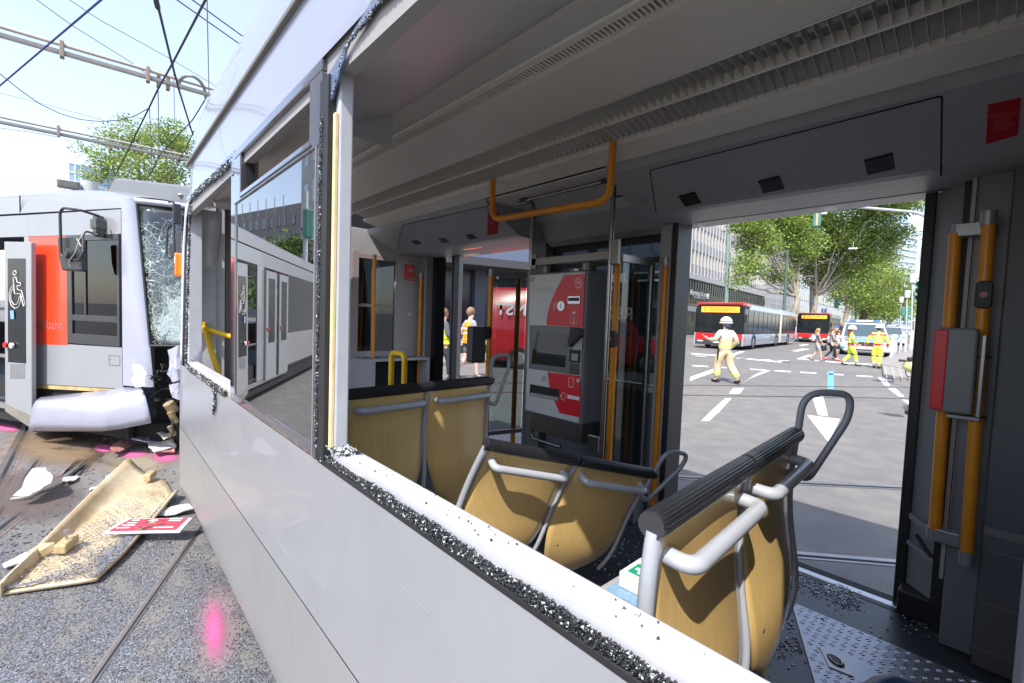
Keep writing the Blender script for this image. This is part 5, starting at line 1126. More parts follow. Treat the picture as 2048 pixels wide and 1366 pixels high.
def crumbsheet(n_, fn, size, z, name, label, w=(6, 3, 2.4)):
    V = []; F = []; MI_ = []; b0 = 0
    for _ in range(n_):
        x, y = fn(); s = size * random.uniform(.45, 1.5); a = random.random() * 6.3; t1, t2_ = random.uniform(-.8, .8), random.uniform(-.8, .8)
        ca, sa = math.cos(a), math.sin(a)
        V += [(x + s * ca, y + s * sa, z + s * (.2 + .22 * t1)), (x - s * .7 * sa, y + s * .7 * ca, z + s * (.2 + .22 * t2_)), (x - s * ca, y - s * sa, z + s * (.2 - .2 * t1)), (x + s * .7 * sa, y - s * .7 * ca, z + s * (.2 - .2 * t2_)), (x, y, z + s * .5)]
        F += [(b0, b0 + 1, b0 + 4), (b0 + 1, b0 + 2, b0 + 4), (b0 + 2, b0 + 3, b0 + 4), (b0 + 3, b0, b0 + 4)]; MI_ += [random.choices((0, 1, 2), w)[0]] * 4; b0 += 5
    o = soup(name, np.array(V), np.array(F), GC, np.array(MI_)); tag(o, label, 'broken glass', kind='stuff'); return o
crumbsheet(68000, gpx, .0044, .001, 'glass_crumbs', 'grey carpet of crumbled safety glass over the asphalt at bottom left')
def fpx():
    t = min(1, abs(random.gauss(.55, .28))); k = random.random() ** .8; a, b_ = lerpl(M_2, 1 - t), lerpl(F_, 1 - t); w2 = lerpl(W_, 1 - t)
    p = a.lerp(b_, k) if random.random() < .7 else w2.lerp(a, k); return p.x, p.y
o = crumbsheet(5200, fpx, .006, .05, 'glass_crumbs', 'dark glass crumbs heaped in the tan fairing')
def lpx():
    x, y = random.uniform(-20, 360), random.uniform(880, 1110); p = PZ(x, y, 0); return p.x, p.y
crumbsheet(700, lpx, .011, .001, 'debris_grit', 'sparse dark grit and chips around the rails at left', (1, 1, 5))
# ============================================================ overhead line gear
POLEM = mat('span_tube_paint', (.42, .39, .34), .5, .2, var=.1); WIRE = mat('black_wire', (.03, .03, .035), .6); WIREG = mat('grey_wire', (.25, .25, .25), .6)
HZ = 6.0
def span(name, y0_, y1_, off, label, clamps):
    t_ = thing(name, label, 'cantilever tube', PZ(0, y0_, HZ), group='overhead line tubes')
    a, b_ = PZ(-160, y0_ - (y1_ - y0_) * .36, HZ), PZ(*off, HZ)
    d = (b_ - a).normalized(); mb = MB(); mb.cyl(a, b_ + d * 1.5, .045, 14); mb.build('tube', POLEM, t_)
    mb = MB(); mb.cyl(a + Z_ * .11 + Vector((.06, 0, 0)), b_ + d * 1.5 + Z_ * .11 + Vector((.06, 0, 0)), .03, 12); mb.build('tube', POLEM, t_)
    for x, y in clamps: c = PZ(x, y, HZ); MB().obox(c + Z_ * .03, X_ * .07, Y_ * .03, Z_ * .14).build('clamp', mat('clamp_rust', (.26, .2, .15), .6), t_, bevel=.01)
    return t_
sp1 = span('overhead_tube', 68, 190, (412, 188), 'upper double tube of the overhead line crossing the sky at left', ((124, 103), (296, 153), (317, 163), (336, 169)))
sp2 = span('overhead_tube', 240, 318, (375, 320), 'lower double tube of the overhead line in front of the tree', ((117, 265), (220, 292), (317, 310)))
def wire(pts, z, r, label, m=WIRE, sag=0, name='overhead_wire'):
    P = [PZ(*q, z) if len(q) == 2 else PZ(q[0], q[1], q[2]) for q in pts]; out = []
    mb = MB(); mb.tube(P, r, 6); o = mb.build(name, m); tag(o, label, 'wire', 'overhead wires'); return o
wire([(203, -1), (-40, 205)], 5.5, .014, 'thick dark blue wire running up across the upper left corner', mat('blue_wire', (.02, .03, .16), .5))
wire([(312, -5), (342, 120), (358, 180), (386, 270)], 5.6, .017, 'thick black wire dropping from the insulator at the top', WIRE)
wire([(415, -8), (346, 125), (316, 178), (296, 220), (230, 352)], 5.7, .016, 'black wire slanting from the top down to the lower tube', WIRE)
wire([(67, -5), (140, 48), (258, 122), (296, 150)], 7.0, .008, 'thin grey stay wire ending at the clamp of the upper tube', WIREG)
wire([(132, -5), (200, 40), (345, 120), (432, 172)], 7.5, .008, 'thin grey wire passing behind the crossing black wires', WIREG)
wire([(350, -3), (478, 87)], 6.5, .010, 'lower of two parallel black wires at the roof edge', WIRE)
wire([(381, -3), (486, 73)], 6.5, .010, 'upper of two parallel black wires at the roof edge', WIRE)
wire([(414, -3), (418, 190)], 6.1, .008, 'upright grey hanger wire at the tube end', WIREG)
sagp = [(-5, 144), (40, 180), (80, 208), (120, 227), (160, 239), (200, 243), (240, 240), (270, 232), (298, 216)]
wire(sagp, 5.9, .009, 'black cable hanging in a deep curve between the tubes', WIRE)
wire([(-5, 185), (80, 206), (140, 222), (225, 246)], 6.3, .006, 'thin pale wire behind the hanging curved cable', WIREG)
wire([(-5, 255), (60, 264), (117, 274)], 5.8, .010, 'twin thin wire ending at the lower tube clamp', WIREG)
wire([(410, 200), (385, 240), (320, 310), (295, 360)], 5.8, .013, 'dark wire from the tube end down past the tree', WIRE)
wire([(388, 262), (370, 300), (345, 340), (315, 368)], 5.8, .012, 'dark wire behind the crossing above the left tram', WIRE)
wire([(316, 170), (318, 306)], 6.05, .010, 'vertical hanger between the two double tubes', WIREG)
wire([(347, 124), (349, 240)], 6.2, .007, 'vertical thin hanger under the wire crossing', WIREG)
wire([(299, 216), (304, 330)], 5.9, .009, 'vertical hanger in front of the tree crown', WIREG)
wire([(-5, 353), (40, 358), (90, 367)], 9, .012, 'low faint wire at the far left horizon', WIREG)
mb = MB(); P = [PZ(x, y, 6.1) for x, y in ((358, 178), (358, 165), (364, 155), (374, 151), (386, 152), (398, 160), (407, 172), (411, 186), (411, 196))]
o = mb.tube(rpath(P, .1, 4), .03, 10).build('bent_tube', mat('tube_grey', (.36, .36, .37), .4, .4)); tag(o, 'grey bent pipe arch standing on the end of the upper tube', 'pipe', None)
mb = MB()
for k in range(9):
    c = PZ(311 + k * .6, -4 + k * 2.6, 5.62); mb.ell(c, (.035 if k % 2 else .022,) * 2 + (.03,), 10, 6)
o = mb.build('insulator', BLACK); tag(o, 'black ribbed insulator on the wire at the top edge', 'insulator')
# ============================================================ trees
def leafmat(name, c):
    m = bpy.data.materials.new(name); m.use_nodes = True; n = m.node_tree; L = n.links.new; b = n.nodes['Principled BSDF']; out = n.nodes['Material Output']
    b.inputs['Base Color'].default_value = (*c, 1); b.inputs['Roughness'].default_value = .5
    tl = n.nodes.new('ShaderNodeBsdfTranslucent'); tl.inputs[0].default_value = (c[0] * 1.5, c[1] * 1.6, c[2] * 1.0, 1)
    mx = n.nodes.new('ShaderNodeMixShader'); mx.inputs[0].default_value = .35; L(b.outputs[0], mx.inputs[1]); L(tl.outputs[0], mx.inputs[2]); L(mx.outputs[0], out.inputs[0]); return m
LEAF = [leafmat('leaf_mid', (.17, .25, .045)), leafmat('leaf_light', (.30, .38, .09)), leafmat('leaf_dark', (.085, .14, .025)), leafmat('seed_brown', (.32, .27, .13))]
BARK = mat('plane_bark', (.20, .175, .13), .8, 0, col2=(.38, .35, .27), vs=5, bump=.4, bs=20); BARKD = mat('dark_bark', (.10, .075, .055), .85, 0, var=.3, vs=6)
def leaves(n_, blobs, size, w=(5, 4, 3, .6), shell=.5):
    """blobs: (centre, radii) ; clumps of leaf faces inside each"""
    vol = np.array([b_[1][0] * b_[1][1] * b_[1][2] for b_ in blobs]) ** .75; vol /= vol.sum()
    C_ = []; 
    ncl = max(30, n_ // 26); cl = []; wt = []
    for i in range(ncl):
        k = rng.choice(len(blobs), p=vol); c, r = blobs[k]
        d = rng.normal(size=3); d /= np.linalg.norm(d); q = (shell + (1 - shell) * rng.random()) ** .8 if rng.random() < .8 else rng.random()
        cl.append(np.array(c) + d * q * np.array(r) * rng.uniform(.75, 1.1)); wt.append(rng.choice(4, p=np.array(w) / sum(w)))
    cl = np.array(cl); wt = np.array(wt); pick = rng.integers(0, ncl, n_); spread = size * 3.2
    c = cl[pick] + rng.normal(size=(n_, 3)) * spread * np.array([1, 1, .6])
    a = rng.normal(size=(n_, 3)); a[:, 2] *= .6; a /= np.linalg.norm(a, axis=1)[:, None]; u = np.cross(a, rng.normal(size=(n_, 3))); u /= np.linalg.norm(u, axis=1)[:, None]
    s = size * rng.uniform(.5, 1.2, n_)[:, None]
    V = np.stack([c + a * s, c + u * s * .55, c - a * s * .8, c - u * s * .55], 1).reshape(-1, 3); F = np.arange(n_ * 4).reshape(-1, 4)
    mi = wt[pick]; sw = rng.random(n_) < .3; mi = np.where(sw, rng.choice(4, n_, p=np.array(w) / sum(w)), mi)
    return V, F, mi
def tree(label, base, ht, rt, blobs, n_, size, limbs=None, bark=None, lean=(0, 0), group='plane trees lining the street', w=(5, 4, 3, .6), fork=.55):
    base = Vector(base); t_ = thing('plane_tree', label, 'tree', base, group=group)
    top = base + Vector((lean[0], lean[1], ht)); mb = MB()
    pts = [base.lerp(top, k / 6) + Vector((math.sin(k * 1.7) * rt * .35, math.cos(k * 2.1) * rt * .35, 0)) * (k > 0) for k in range(7)]
    mb.tube(pts, [rt * 1.25 * (1 - .09 * k) if k else rt * 1.7 for k in range(7)], 12, 0)
    tr = mb.build('trunk', bark or BARK, t_)
    fk = pts[-1]
    for c, r in blobs:
        c = Vector(c); L_ = (c - fk).length; mid = fk.lerp(c, .5) + Vector((random.uniform(-.1, .1), random.uniform(-.1, .1), random.uniform(-.16, -.03))) * L_
        path = []
        for k in range(9): t = k / 8; path.append(fk * (1 - t) ** 2 + mid * 2 * t * (1 - t) + c * t * t + Vector((random.uniform(-1, 1), random.uniform(-1, 1), random.uniform(-1, 1))) * .02 * L_ * (k > 0))
        mb = MB(); mb.tube(path, [rt * .42 * (1 - .88 * k / 8) for k in range(9)], 8, 0)
        for q in range(9):
            p0 = path[random.randint(3, 8)]; d = Vector((random.gauss(0, 1), random.gauss(0, 1), random.gauss(.4, .7))).normalized(); l = max(r) * random.uniform(.5, .95)
            p1 = p0 + d * l * .5 + Z_ * l * .08; p2 = p0 + d * l; mb.tube([p0, p1, p2], [rt * .14, rt * .09, rt * .02], 5, 0, cap=False)
            for q2 in range(2):
                d2 = (d + Vector((random.gauss(0, .7), random.gauss(0, .7), random.gauss(.2, .5)))).normalized(); mb.tube([p1, p1 + d2 * l * .5], [rt * .05, rt * .012], 4, 0, cap=False)
        mb.build('limb', bark or BARK, tr)
    V, F, mi = leaves(n_, blobs, size, w); soup('crown', V, F, LEAF, mi, t_); return t_
def blob(px, py, depth, rx, ry, rz=None):
    k = depth / FPX; c = PD(px, py, depth); return (tuple(c), (rx * k, (rz or rx) * k, ry * k))
random.seed(3)
def base_at(px, depth): p = PD(px, 700, depth); p.z = 0; return p
tree('broad plane tree with pale forked trunk, behind the front bus', base_at(1572, 50), 5.2, .42, [blob(1520, 480, 48, 45, 36), blob(1500, 530, 46, 34, 26), blob(1570, 450, 50, 50, 38), blob(1600, 490, 50, 45, 40), blob(1540, 425, 50, 55, 30), blob(1620, 430, 52, 50, 35), blob(1495, 445, 47, 38, 28), blob(1500, 400, 48, 45, 26), blob(1560, 550, 50, 30, 22), blob(1480, 555, 46, 26, 18)], 29000, .155, lean=(.6, .6))
tree('plane tree with a dark forked trunk, right of the pale forked one', base_at(1612, 56), 5.6, .40, [blob(1660, 470, 54, 62, 48), blob(1720, 440, 54, 62, 44), blob(1690, 520, 56, 62, 44), blob(1770, 410, 52, 48, 34), blob(1640, 550, 56, 34, 30), blob(1820, 405, 52, 34, 26), blob(1740, 490, 56, 54, 44), blob(1790, 465, 54, 30, 34), blob(1620, 395, 50, 60, 30), blob(1700, 380, 50, 70, 30), blob(1780, 385, 50, 60, 26), blob(1600, 520, 56, 40, 30)], 44000, .17, lean=(.7, 0), w=(6, 3, 5, .5), bark=BARK)
tree('plane tree with a slim leaning trunk above the police van', base_at(1687, 78), 7, .38, [blob(1700, 580, 78, 40, 36), blob(1740, 560, 78, 44, 38), blob(1680, 540, 78, 30, 30), blob(1760, 520, 80, 36, 30)], 12000, .22)
tree('low plane tree with a thick ivy covered trunk behind the police van', base_at(1722, 90), 7, .75, [blob(1760, 600, 90, 44, 28), blob(1790, 565, 90, 40, 36), blob(1735, 610, 90, 36, 24), blob(1810, 600, 92, 26, 28)], 11000, .23, bark=BARKD, w=(4, 6, 2, .8))
tree('farthest plane tree at the end of the street', base_at(1775, 130), 8, .6, [blob(1780, 622, 130, 48, 20), blob(1815, 610, 130, 24, 22), blob(1750, 628, 130, 40, 14)], 3500, .4, w=(4, 6, 2, .4))
tree('airy plane tree showing over the roof of the other tram', PD(300, 520, 19) * 1 - Z_ * PD(300, 520, 19).z, 5.0, .22, [blob(262, 285, 19, 52, 36), blob(335, 280, 19, 44, 38), blob(215, 325, 19, 34, 22), blob(300, 345, 19, 70, 26), blob(360, 320, 19, 30, 40), blob(190, 352, 19, 24, 16), blob(250, 240, 19, 12, 10), blob(352, 250, 19, 14, 16), blob(170, 298, 19, 12, 8)], 12000, .062, group=None, w=(4, 6, 1.5, 1.0))
# ============================================================ buildings
CONC = mat('facade_panel', (.30, .305, .32), .6, 0, var=.10, vs=1.2, dirt=(.22, .21, .21), dirt_s=.8, dirt_t=.58); PALE = mat('facade_mullion', (.44, .43, .42), .6, var=.04)
GLB = mat('facade_glass', (.025, .03, .028), .06, 0, col2=(.06, .075, .05), vs=.4, coat=1.); BLIND = mat('roller_blind', (.40, .38, .34), .7); BRICK = None
BR = bpy.data.materials.new('grey_brick'); BR.use_nodes = True; n = BR.node_tree; L = n.links.new; b = n.nodes['Principled BSDF']; b.inputs['Roughness'].default_value = .85
br = n.nodes.new('ShaderNodeTexBrick'); br.inputs['Scale'].default_value = 1.; br.inputs['Brick Width'].default_value = .9; br.inputs['Row Height'].default_value = .28; br.inputs['Mortar Size'].default_value = .035
br.inputs['Color1'].default_value = (.20, .20, .21, 1); br.inputs['Color2'].default_value = (.36, .35, .35, 1); br.inputs['Mortar'].default_value = (.44, .44, .44, 1)
tc = n.nodes.new('ShaderNodeTexCoord'); mp = n.nodes.new('ShaderNodeMapping'); mp.inputs['Rotation'].default_value = (R(90), 0, 0); L(tc.outputs['Object'], mp.inputs[0]); L(mp.outputs[0], br.inputs['Vector']); L(br.outputs['Color'], b.inputs['Base Color'])
FA = PD(1383, 547, 66); FB = PD(1531, 588, 100); FA.z = FB.z = 0; FS = (FB - FA).normalized(); FNv = Vector((FS.y, -FS.x, 0))     # facade runs along FS, outward normal FNv
ob = thing('office_building', 'long grey panelled office block with rows of narrow windows, above the buses', 'building', FA)
FL = (FB - FA).length; A_ = FA - FS * 26; TL = FL + 26
def FP(s, z, o=0): return A_ + FS * s + Z_ * z + FNv * o
zb, ph, H_ = 9.0, 3.5, 7
def fbox(mb, s0, s1, z0, z1, o0, o1, mi=0): mb.prism([FP(s0, z0, o0), FP(s1, z0, o0), FP(s1, z1, o0), FP(s0, z1, o0)], FNv * (o1 - o0), mi)
mb = MB(); fbox(mb, 0, TL, 0, zb + ph * H_, -18, -.5); mb.build('building_core', MATS['facade_panel'], ob)
mb = MB()
for k in range(H_ + 1): fbox(mb, 0, TL, zb + ph * k - (.0), zb + ph * k + 1.45, -.5, -.05)
mb.build('spandrel', CONC, ob)
mb = MB(); fbox(mb, -.1, TL + .1, zb - .75, zb, -.5, .12); mb.build('fascia_beam', PALE, ob)
mb = MB(); nb = int(TL / 1.5)
for k in range(nb + 1): fbox(mb, k * 1.5 - .07, k * 1.5 + .07, zb, zb + ph * H_ + 1.45, -.3, .10)
mb.build('mullion_ribs', PALE, ob)
mb = MB(); random.seed(9)
for r in range(H_):
    bl = MB()
    for k in range(nb):
        s0, s1, z0, z1 = k * 1.5 + .07, k * 1.5 + 1.43, zb + ph * r + 1.45, zb + ph * (r + 1)
        fbox(mb, s0, s1, z0, z1, -.45, -.36); fbox(bl, s0 + .9, s1, z0, z1, -.36, -.20)
        if random.random() < .6: h = random.uniform(.2, 1.) * (z1 - z0) * .8; fbox(bl, s0, s1 - .46, z1 - h, z1, -.36, -.33)
    bl.build('window_blinds', BLIND, ob)
mb.build('window_strip', GLB, ob)
GLS = mat('shop_glass', (.012, .016, .012), .2, 0, col2=(.07, .09, .045), vs=.5, spec=.15)
mb = MB(); fbox(mb, 0, TL, 4.6, zb - .75, -.48, -.36); mb.build('shop_glazing', GLS, ob)
mb = MB()
for k in range(int(TL / 1.1)): fbox(mb, k * 1.1, k * 1.1 + .07, 4.6, zb - .75, -.36, -.28)
fbox(mb, 0, TL, 4.2, 4.7, -.48, -.2); mb.build('glazing_bars', mat('bronze_bar', (.11, .09, .07), .5), ob)
mb = MB(); fbox(mb, 0, TL, 3.5, 4.2, -.49, .4); mb.build('canopy', mat('canopy_grey', (.30, .31, .31), .6), ob)
mb = MB(); fbox(mb, 0, TL, 0, 3.5, -.49, -.40); mb.build('ground_floor_glazing', GLS, ob)
sg = PD(1400, 590, 58); so = thing('shop_sign', 'black shop sign with white lettering left of the green lamp post', 'sign', sg)
mb = MB(); mb.obox(sg, FS * 3.3, FNv * .12, Z_ * .62); mb.build('sign_board', mat('sign_black', (.02, .02, .02), .5), so)
text('sign_lettering', 'Mornings & more', WHITE, .95, frameM(sg + FNv * .14 + Z_ * .12 - FS * .45, FS, Z_), so, bold=.012)
text('sign_lettering', 'Coffee Brunch Dinner Drinks', WHITE, .36, frameM(sg + FNv * .14 - Z_ * .38 - FS * .4, FS, Z_), so)
mb = MB()
for s in (-1, 1):
    c = sg + FS * 2.6 + FNv * .14; mb.tube([c + FS * (.25 * s * math.cos(a) + .25 * s) * .8 + Z_ * (.35 * math.sin(a) - .05) for a in [R(10 + 170 * k / 8) for k in range(9)]], .04, 5); mb.tube([c + FS * .1 * s - Z_ * .35, c + FS * .12 * s + Z_ * .1], .04, 5)
mb.build('sign_emblem', WHITE, so)
def block(name, label, px0, px1, d0, d1, zt, deep, m, z0=0):
    a, b_ = PD(px0, 650, d0), PD(px1, 650, d1); a.z = b_.z = z0; d = (b_ - a).normalized(); nn = Vector((d.y, -d.x, 0)); t_ = thing(name, label, 'building', a)
    mb = MB(); mb.prism([a, b_, b_ + Z_ * zt, a + Z_ * zt], -nn * deep); mb.build('wall', m, t_)
    def W(s, z, o=0): return a + d * s + Z_ * z + nn * o
    def bx(mb, s0, s1, za, zb_, o0, o1): mb.prism([W(s0, za, o0), W(s1, za, o0), W(s1, zb_, o0), W(s0, zb_, o0)], nn * (o1 - o0))
    return t_, bx, (b_ - a).length
bt, bx, bl_ = block('brick_building', 'windowless grey brick gable wall next to the office block', 1531, 1583, 101, 108, 30, 10, BR)
mb = MB(); bx(mb, 0, bl_, 29.6, 30.2, -10, .2); mb.build('parapet', CONC, bt)
bt, bx, bl_ = block('shop_building', 'white building with dark window bands behind the trunks of the plane trees', 1583, 1700, 112, 175, 22, 12, mat('white_render', (.60, .60, .60), .7, var=.05, vs=.5))
for r in range(6):
    mb = MB(); bx(mb, .5, bl_ - .5, 2.2 + r * 3.4, 4.2 + r * 3.4, 0.02, .06); o = mb.build('window_band', GLB, bt)
    mb = MB()
    for k in range(int(bl_ / 2.2)): bx(mb, .5 + k * 2.2, .72 + k * 2.2, 2.2 + r * 3.4, 4.2 + r * 3.4, .062, .16)
    mb.build('window_posts', PALE, o)
bt, bx, bl_ = block('far_terrace', 'distant row of pale houses closing the view along the street', 1700, 1790, 180, 420, 20, 12, mat('far_stone', (.45, .42, .38), .8, var=.15, vs=.2))
for r in range(5):
    mb = MB()
    for k in range(60): bx(mb, 2 + k * 4, 3.6 + k * 4, 3 + r * 3.5, 5 + r * 3.5, .02, .10)
    mb.build('window_row', GLB, bt)
bt, bx, bl_ = block('street_end_building', 'faint low buildings across the far end of the road', 1740, 1960, 430, 400, 16, 12, MATS['far_stone'])
mb = MB()
for k in range(24): bx(mb, 3 + k * 4, 5 + k * 4, 4, 12, .05, .2)
mb.build('window_row', GLB, bt)
def tower(name, label, px0, px1, top, depth, mwall, floors, nv):
    a, b_ = PD(px0, 600, depth), PD(px1, 600, depth * 1.03); a.z = b_.z = 0; zt = PD((px0 + px1) / 2, top, depth).z; d = (b_ - a); w_ = d.length; d.normalize(); nn = Vector((d.y, -d.x, 0)); t_ = thing(name, label, 'tower', a)
    return a, b_, zt, d, nn, w_, t_
# glass tower behind the other tram, with a rounded left end
a, b_, zt, d, nn, w_, gt = tower('glass_tower', 'pale blue glass tower with a rounded end behind the other tram', 98, 160, 322, 200, None, 10, 20)
TG = mat('tower_glass', (.30, .42, .55), .12, .3, coat=.5, var=.1, vs=.1); TF = mat('tower_fin', (.72, .78, .84), .4)
ring = [a - nn * 20 + d * (10 * (1 - math.sin(t)) - 1) + nn * (20 - 20 * (1 - math.cos(t)) ) for t in []]
rr_ = w_ * .7
plan = [a + d * rr_ * (1 - math.cos(t)) - nn * rr_ * (1 - math.sin(t)) for t in [R(90 * k / 16) for k in range(17)]] + [b_ + d * 1, b_ + d * 13 - nn * 9, b_ + d * 16 - nn * 30, a - nn * 30]
mb = MB(); mb.prism(plan, (0, 0, zt)); mb.build('tower_body', TG, gt)
mb = MB()
for p, q_ in zip(plan[:20], plan[1:21]):
    for s in (0, .5): c = p.lerp(q_, s); o_ = Vector((0, 0, 0)); mb.cyl(c + Z_ * 10, c + Z_ * zt, .28, 5)
mb.build('tower_fins', TF, gt)
mb = MB()
for k in range(int(zt / 4)):
    for p, q_ in zip(plan[:20], plan[1:21]): mb.bar(p + Z_ * (zt - k * 4 - .3), q_ + Z_ * (zt - k * 4 - .3), .7, .5)
mb.build('tower_floor_bands', TF, gt)
a, b_, zt, d, nn, w_, gt = tower('office_tower', 'tall blue grey office tower far off beside the tree canopy', 1793, 1826, 455, 300, None, 10, 20)
mb = MB(); mb.prism([a, b_, b_ + Z_ * zt, a + Z_ * zt], -nn * 20); mb.build('tower_body', mat('tower_glass_dull', (.34, .40, .48), .3, coat=.5), gt)
mb = MB()
for k in range(int(zt / 4)): mb.prism([a + Z_ * (k * 4), b_ + Z_ * (k * 4), b_ + Z_ * (k * 4 + 1.1), a + Z_ * (k * 4 + 1.1)], nn * .5)
mb.build('tower_floor_bands', TF, gt)
# pavement on the right with kerb and railing of flat white posts
pvm = mat('paving_slabs', (.27, .25, .23), .8, 0, var=.08, vs=4)
mb = MB(); kp = [PZ(1762, 724), PZ(1767, 757), PZ(1960, 762), PZ(1960, 690), PZ(1818, 690)]
mb.prism([Vector((p.x, p.y, .0)) for p in kp], (0, 0, .11)); mb.build('pavement', pvm, bevel=.02)['kind'] = 'structure'
mb = MB()
for k in range(7):
    a, b_ = PZ(1770 + k * 14, 733, .11), PZ(1774 + k * 15, 757, .11); mb.bar(a + Z_ * .004, b_ + Z_ * .004, .03, .004)
a, b_ = PZ(1768, 733, .115), PZ(1880, 737, .115); mb.bar(a, b_, .03, .004); mb.build('tactile_paving', mat('tactile_white', (.40, .39, .37), .7))['kind'] = 'structure'
rl = thing('post_railing', 'row of flat white posts with wire mesh along the right pavement', 'railing', PZ(1790, 714))
xs = [(1782, 718), (1786.5, 714.5), (1790, 713), (1800, 709), (1810, 706.5), (1820, 702.5), (1824, 700.5), (1830, 697), (1834, 695.5)]
for x, y in xs:
    p = PZ(x, y, .0); MB().obox(p + Z_ * .72, T * .07, S * .03, Z_ * .72).build('post', mat('post_white', (.45, .46, .49), .4), rl, bevel=.01)
a, b_ = PZ(1782, 718), PZ(1834, 695.5); mb = MB()
for z in (.3, 1.2): mb.bar(a + Z_ * z, b_ + Z_ * z, .02, .02)
mb.build('mesh_wires', mat('mesh_dark', (.10, .12, .10), .6), rl)
# median with verge
mb = MB(); mb.prism([PZ(1790, 690), PZ(1812, 688), PZ(1812, 674), PZ(1800, 674)], (0, 0, .5)); o = mb.build('grass_verge', LEAF[2]); tag(o, 'dark green verge strip between the carriageways', 'grass', kind='stuff')
# ============================================================ poles and signals
GRN = mat('signal_green', (.05, .20, .14), .45); GPO = mat('pole_green', (.17, .235, .20), .5, var=.08)
def post(label, px, ybase_depth, ytop, r, m, name='lamp_post', cat='pole', group=None):
    b0 = base_at(px[0], ybase_depth); t0 = PD(px[1], ytop, ybase_depth); mb = MB(); mb.cyl(b0, Vector((t0.x, t0.y, t0.z)), r, 14, r2=r * .8); o = mb.build(name, m); tag(o, label, cat, group); return o
post('thick pale green mast in front of the office block', (1449, 1462), 47, 300, .20, GPO)
post('dark green mast beside the pale forked tree trunk', (1563, 1575), 46, 500, .15, mat('pole_dark_green', (.06, .105, .08), .5))
post('grey concrete post behind the second bus', (1621, 1624), 62, 560, .3, mat('post_concrete', (.34, .33, .33), .7))
post('slim green mast above the police van', (1710, 1712), 60, 600, .10, MATS['pole_dark_green'])
for x, d in ((1799, 60), (1811, 48), (1822, 40)):
    o = thing('lamp_post', {1799: 'small white lantern post, left of three beyond the railing', 1811: 'middle white lantern post beyond the railing', 1822: 'tall slim lamp post at the right beyond the railing'}[x], 'lamp', base_at(x, d), group='lamp posts on the right')
    b0 = base_at(x, d); tz = {1799: 605, 1811: 595, 1822: 565}[x]; t0 = PD(x + 3, tz, d); MB().cyl(b0, t0, .06, 10).build('post', mat('post_grey', (.2, .205, .215), .4) if False else mat('lantern_post_grey', (.42, .43, .43), .5), o)
    MB().cyl(t0, t0 + Z_ * .75, .22, 14, r2=.26).build('lantern', mat('lantern_white', (.68, .68, .68), .4), o, bevel=.02)
def signal(name, label, c, ux, h, w_, lenses=True, back=False):
    t_ = thing('traffic_light', label, 'traffic light', c, group='green traffic lights'); f = Vector((ux.y, -ux.x, 0))
    mb = MB(); mb.obox(c, ux * w_ / 2, f * w_ * .4, Z_ * h / 2); mb.build('housing', GRN, t_, bevel=w_ * .12)
    for k in (-1, 0, 1):
        p = c + Z_ * h * .31 * k + f * w_ * .4; mb = MB()
        if lenses:
            mb.tube([p, p + f * w_ * .55], [w_ * .40, w_ * .42], 14, cap=False); mb.build('visor', GRN, t_, solid=.01); MB().cyl(p, p + f * .01, w_ * .34, 14).build('lens', BLACKG, t_)
    return t_
cv = (ray(1630, 430)); cv.z = 0; cv.normalize(); rx = Vector((cv.y, -cv.x, 0))
c = PD(1634, 436, 17); t_ = signal('', 'green signal head seen from behind, hanging from the grey arm', c, -rx * 1., .66, .26, back=True)
mb = MB(); mb.obox(c - cv * .13, rx * .035, cv * .02, Z_ * .30); mb.build('back_bracket', mat('bracket_tan', (.45, .33, .22), .6), t_)
am = MB(); am.tube(rpath([PD(1632, 418, 17), PD(1645, 415, 17), PD(1686, 411.5, 17), PD(1838, 425, 16.5), PD(1870, 445, 16.4), PD(1868, 1010, 16.2)], .5, 6), [.045] * 1 and .05, 12); o = am.build('mast_arm', mat('galvanised', (.52, .53, .55), .4, .4)); tag(o, 'grey curved mast arm reaching over the road above the signal head', 'mast arm')
c = PD(1845, 583, 13.5); signal('', 'green signal with three visors at the edge of the door rubber', c, (rx * .7 - cv * .7).normalized(), .64, .20)
c = PD(1673, 607, 60); signal('', 'small distant green signal above the girls', c, -rx, 1.2, .5, False)
for k, (x, y, d) in enumerate(((1806, 623, 52), (1816, 622, 50), (1812, 640, 50))):
    signal('', ['far left green signal of three beyond the railing', 'far right green signal of three beyond the railing', 'lowest green signal of three beyond the railing'][k], PD(x, y, d), -rx, 1.0, .38)
# sign backs at the right edge
sgt = thing('road_signs', 'grey backs of a round and a triangular road sign by the door rubber', 'sign', base_at(1866, 12))
MB().cyl(base_at(1869, 12), PD(1864, 470, 12), .03, 10).build('post', MATS['galvanised'], sgt)
c = PD(1864, 508, 12); MB().cyl(c, c + cv * .01, .30, 32).build('round_sign', mat('sign_back', (.40, .42, .44), .5, .3), sgt)
mb = MB(); q = [PD(1833, 512 + 1, 12), PD(1892, 512, 12), PD(1858, 575, 12)]; mb.prism([PD(1834, 513, 12), PD(1894, 515, 12), PD(1862, 568, 12)], cv * .01); mb.build('triangular_sign', MATS['sign_back'], sgt)
ps_ = thing('parking_sign', 'blue square parking sign above the second bus', 'sign', base_at(1648, 60)); c = PD(1648, 622, 60); kk = -cv
MB().cyl(base_at(1648, 60), c, .05, 8).build('post', MATS['galvanised'], ps_); MB().obox(c, rx * .29 * 1, cv * .02, Z_ * .30).build('sign_plate', mat('sign_blue', (.02, .16, .55), .4), ps_)
text('sign_letter', 'P', WHITE, .55, frameM(c - cv * .03, rx, Z_), ps_, bold=.02)
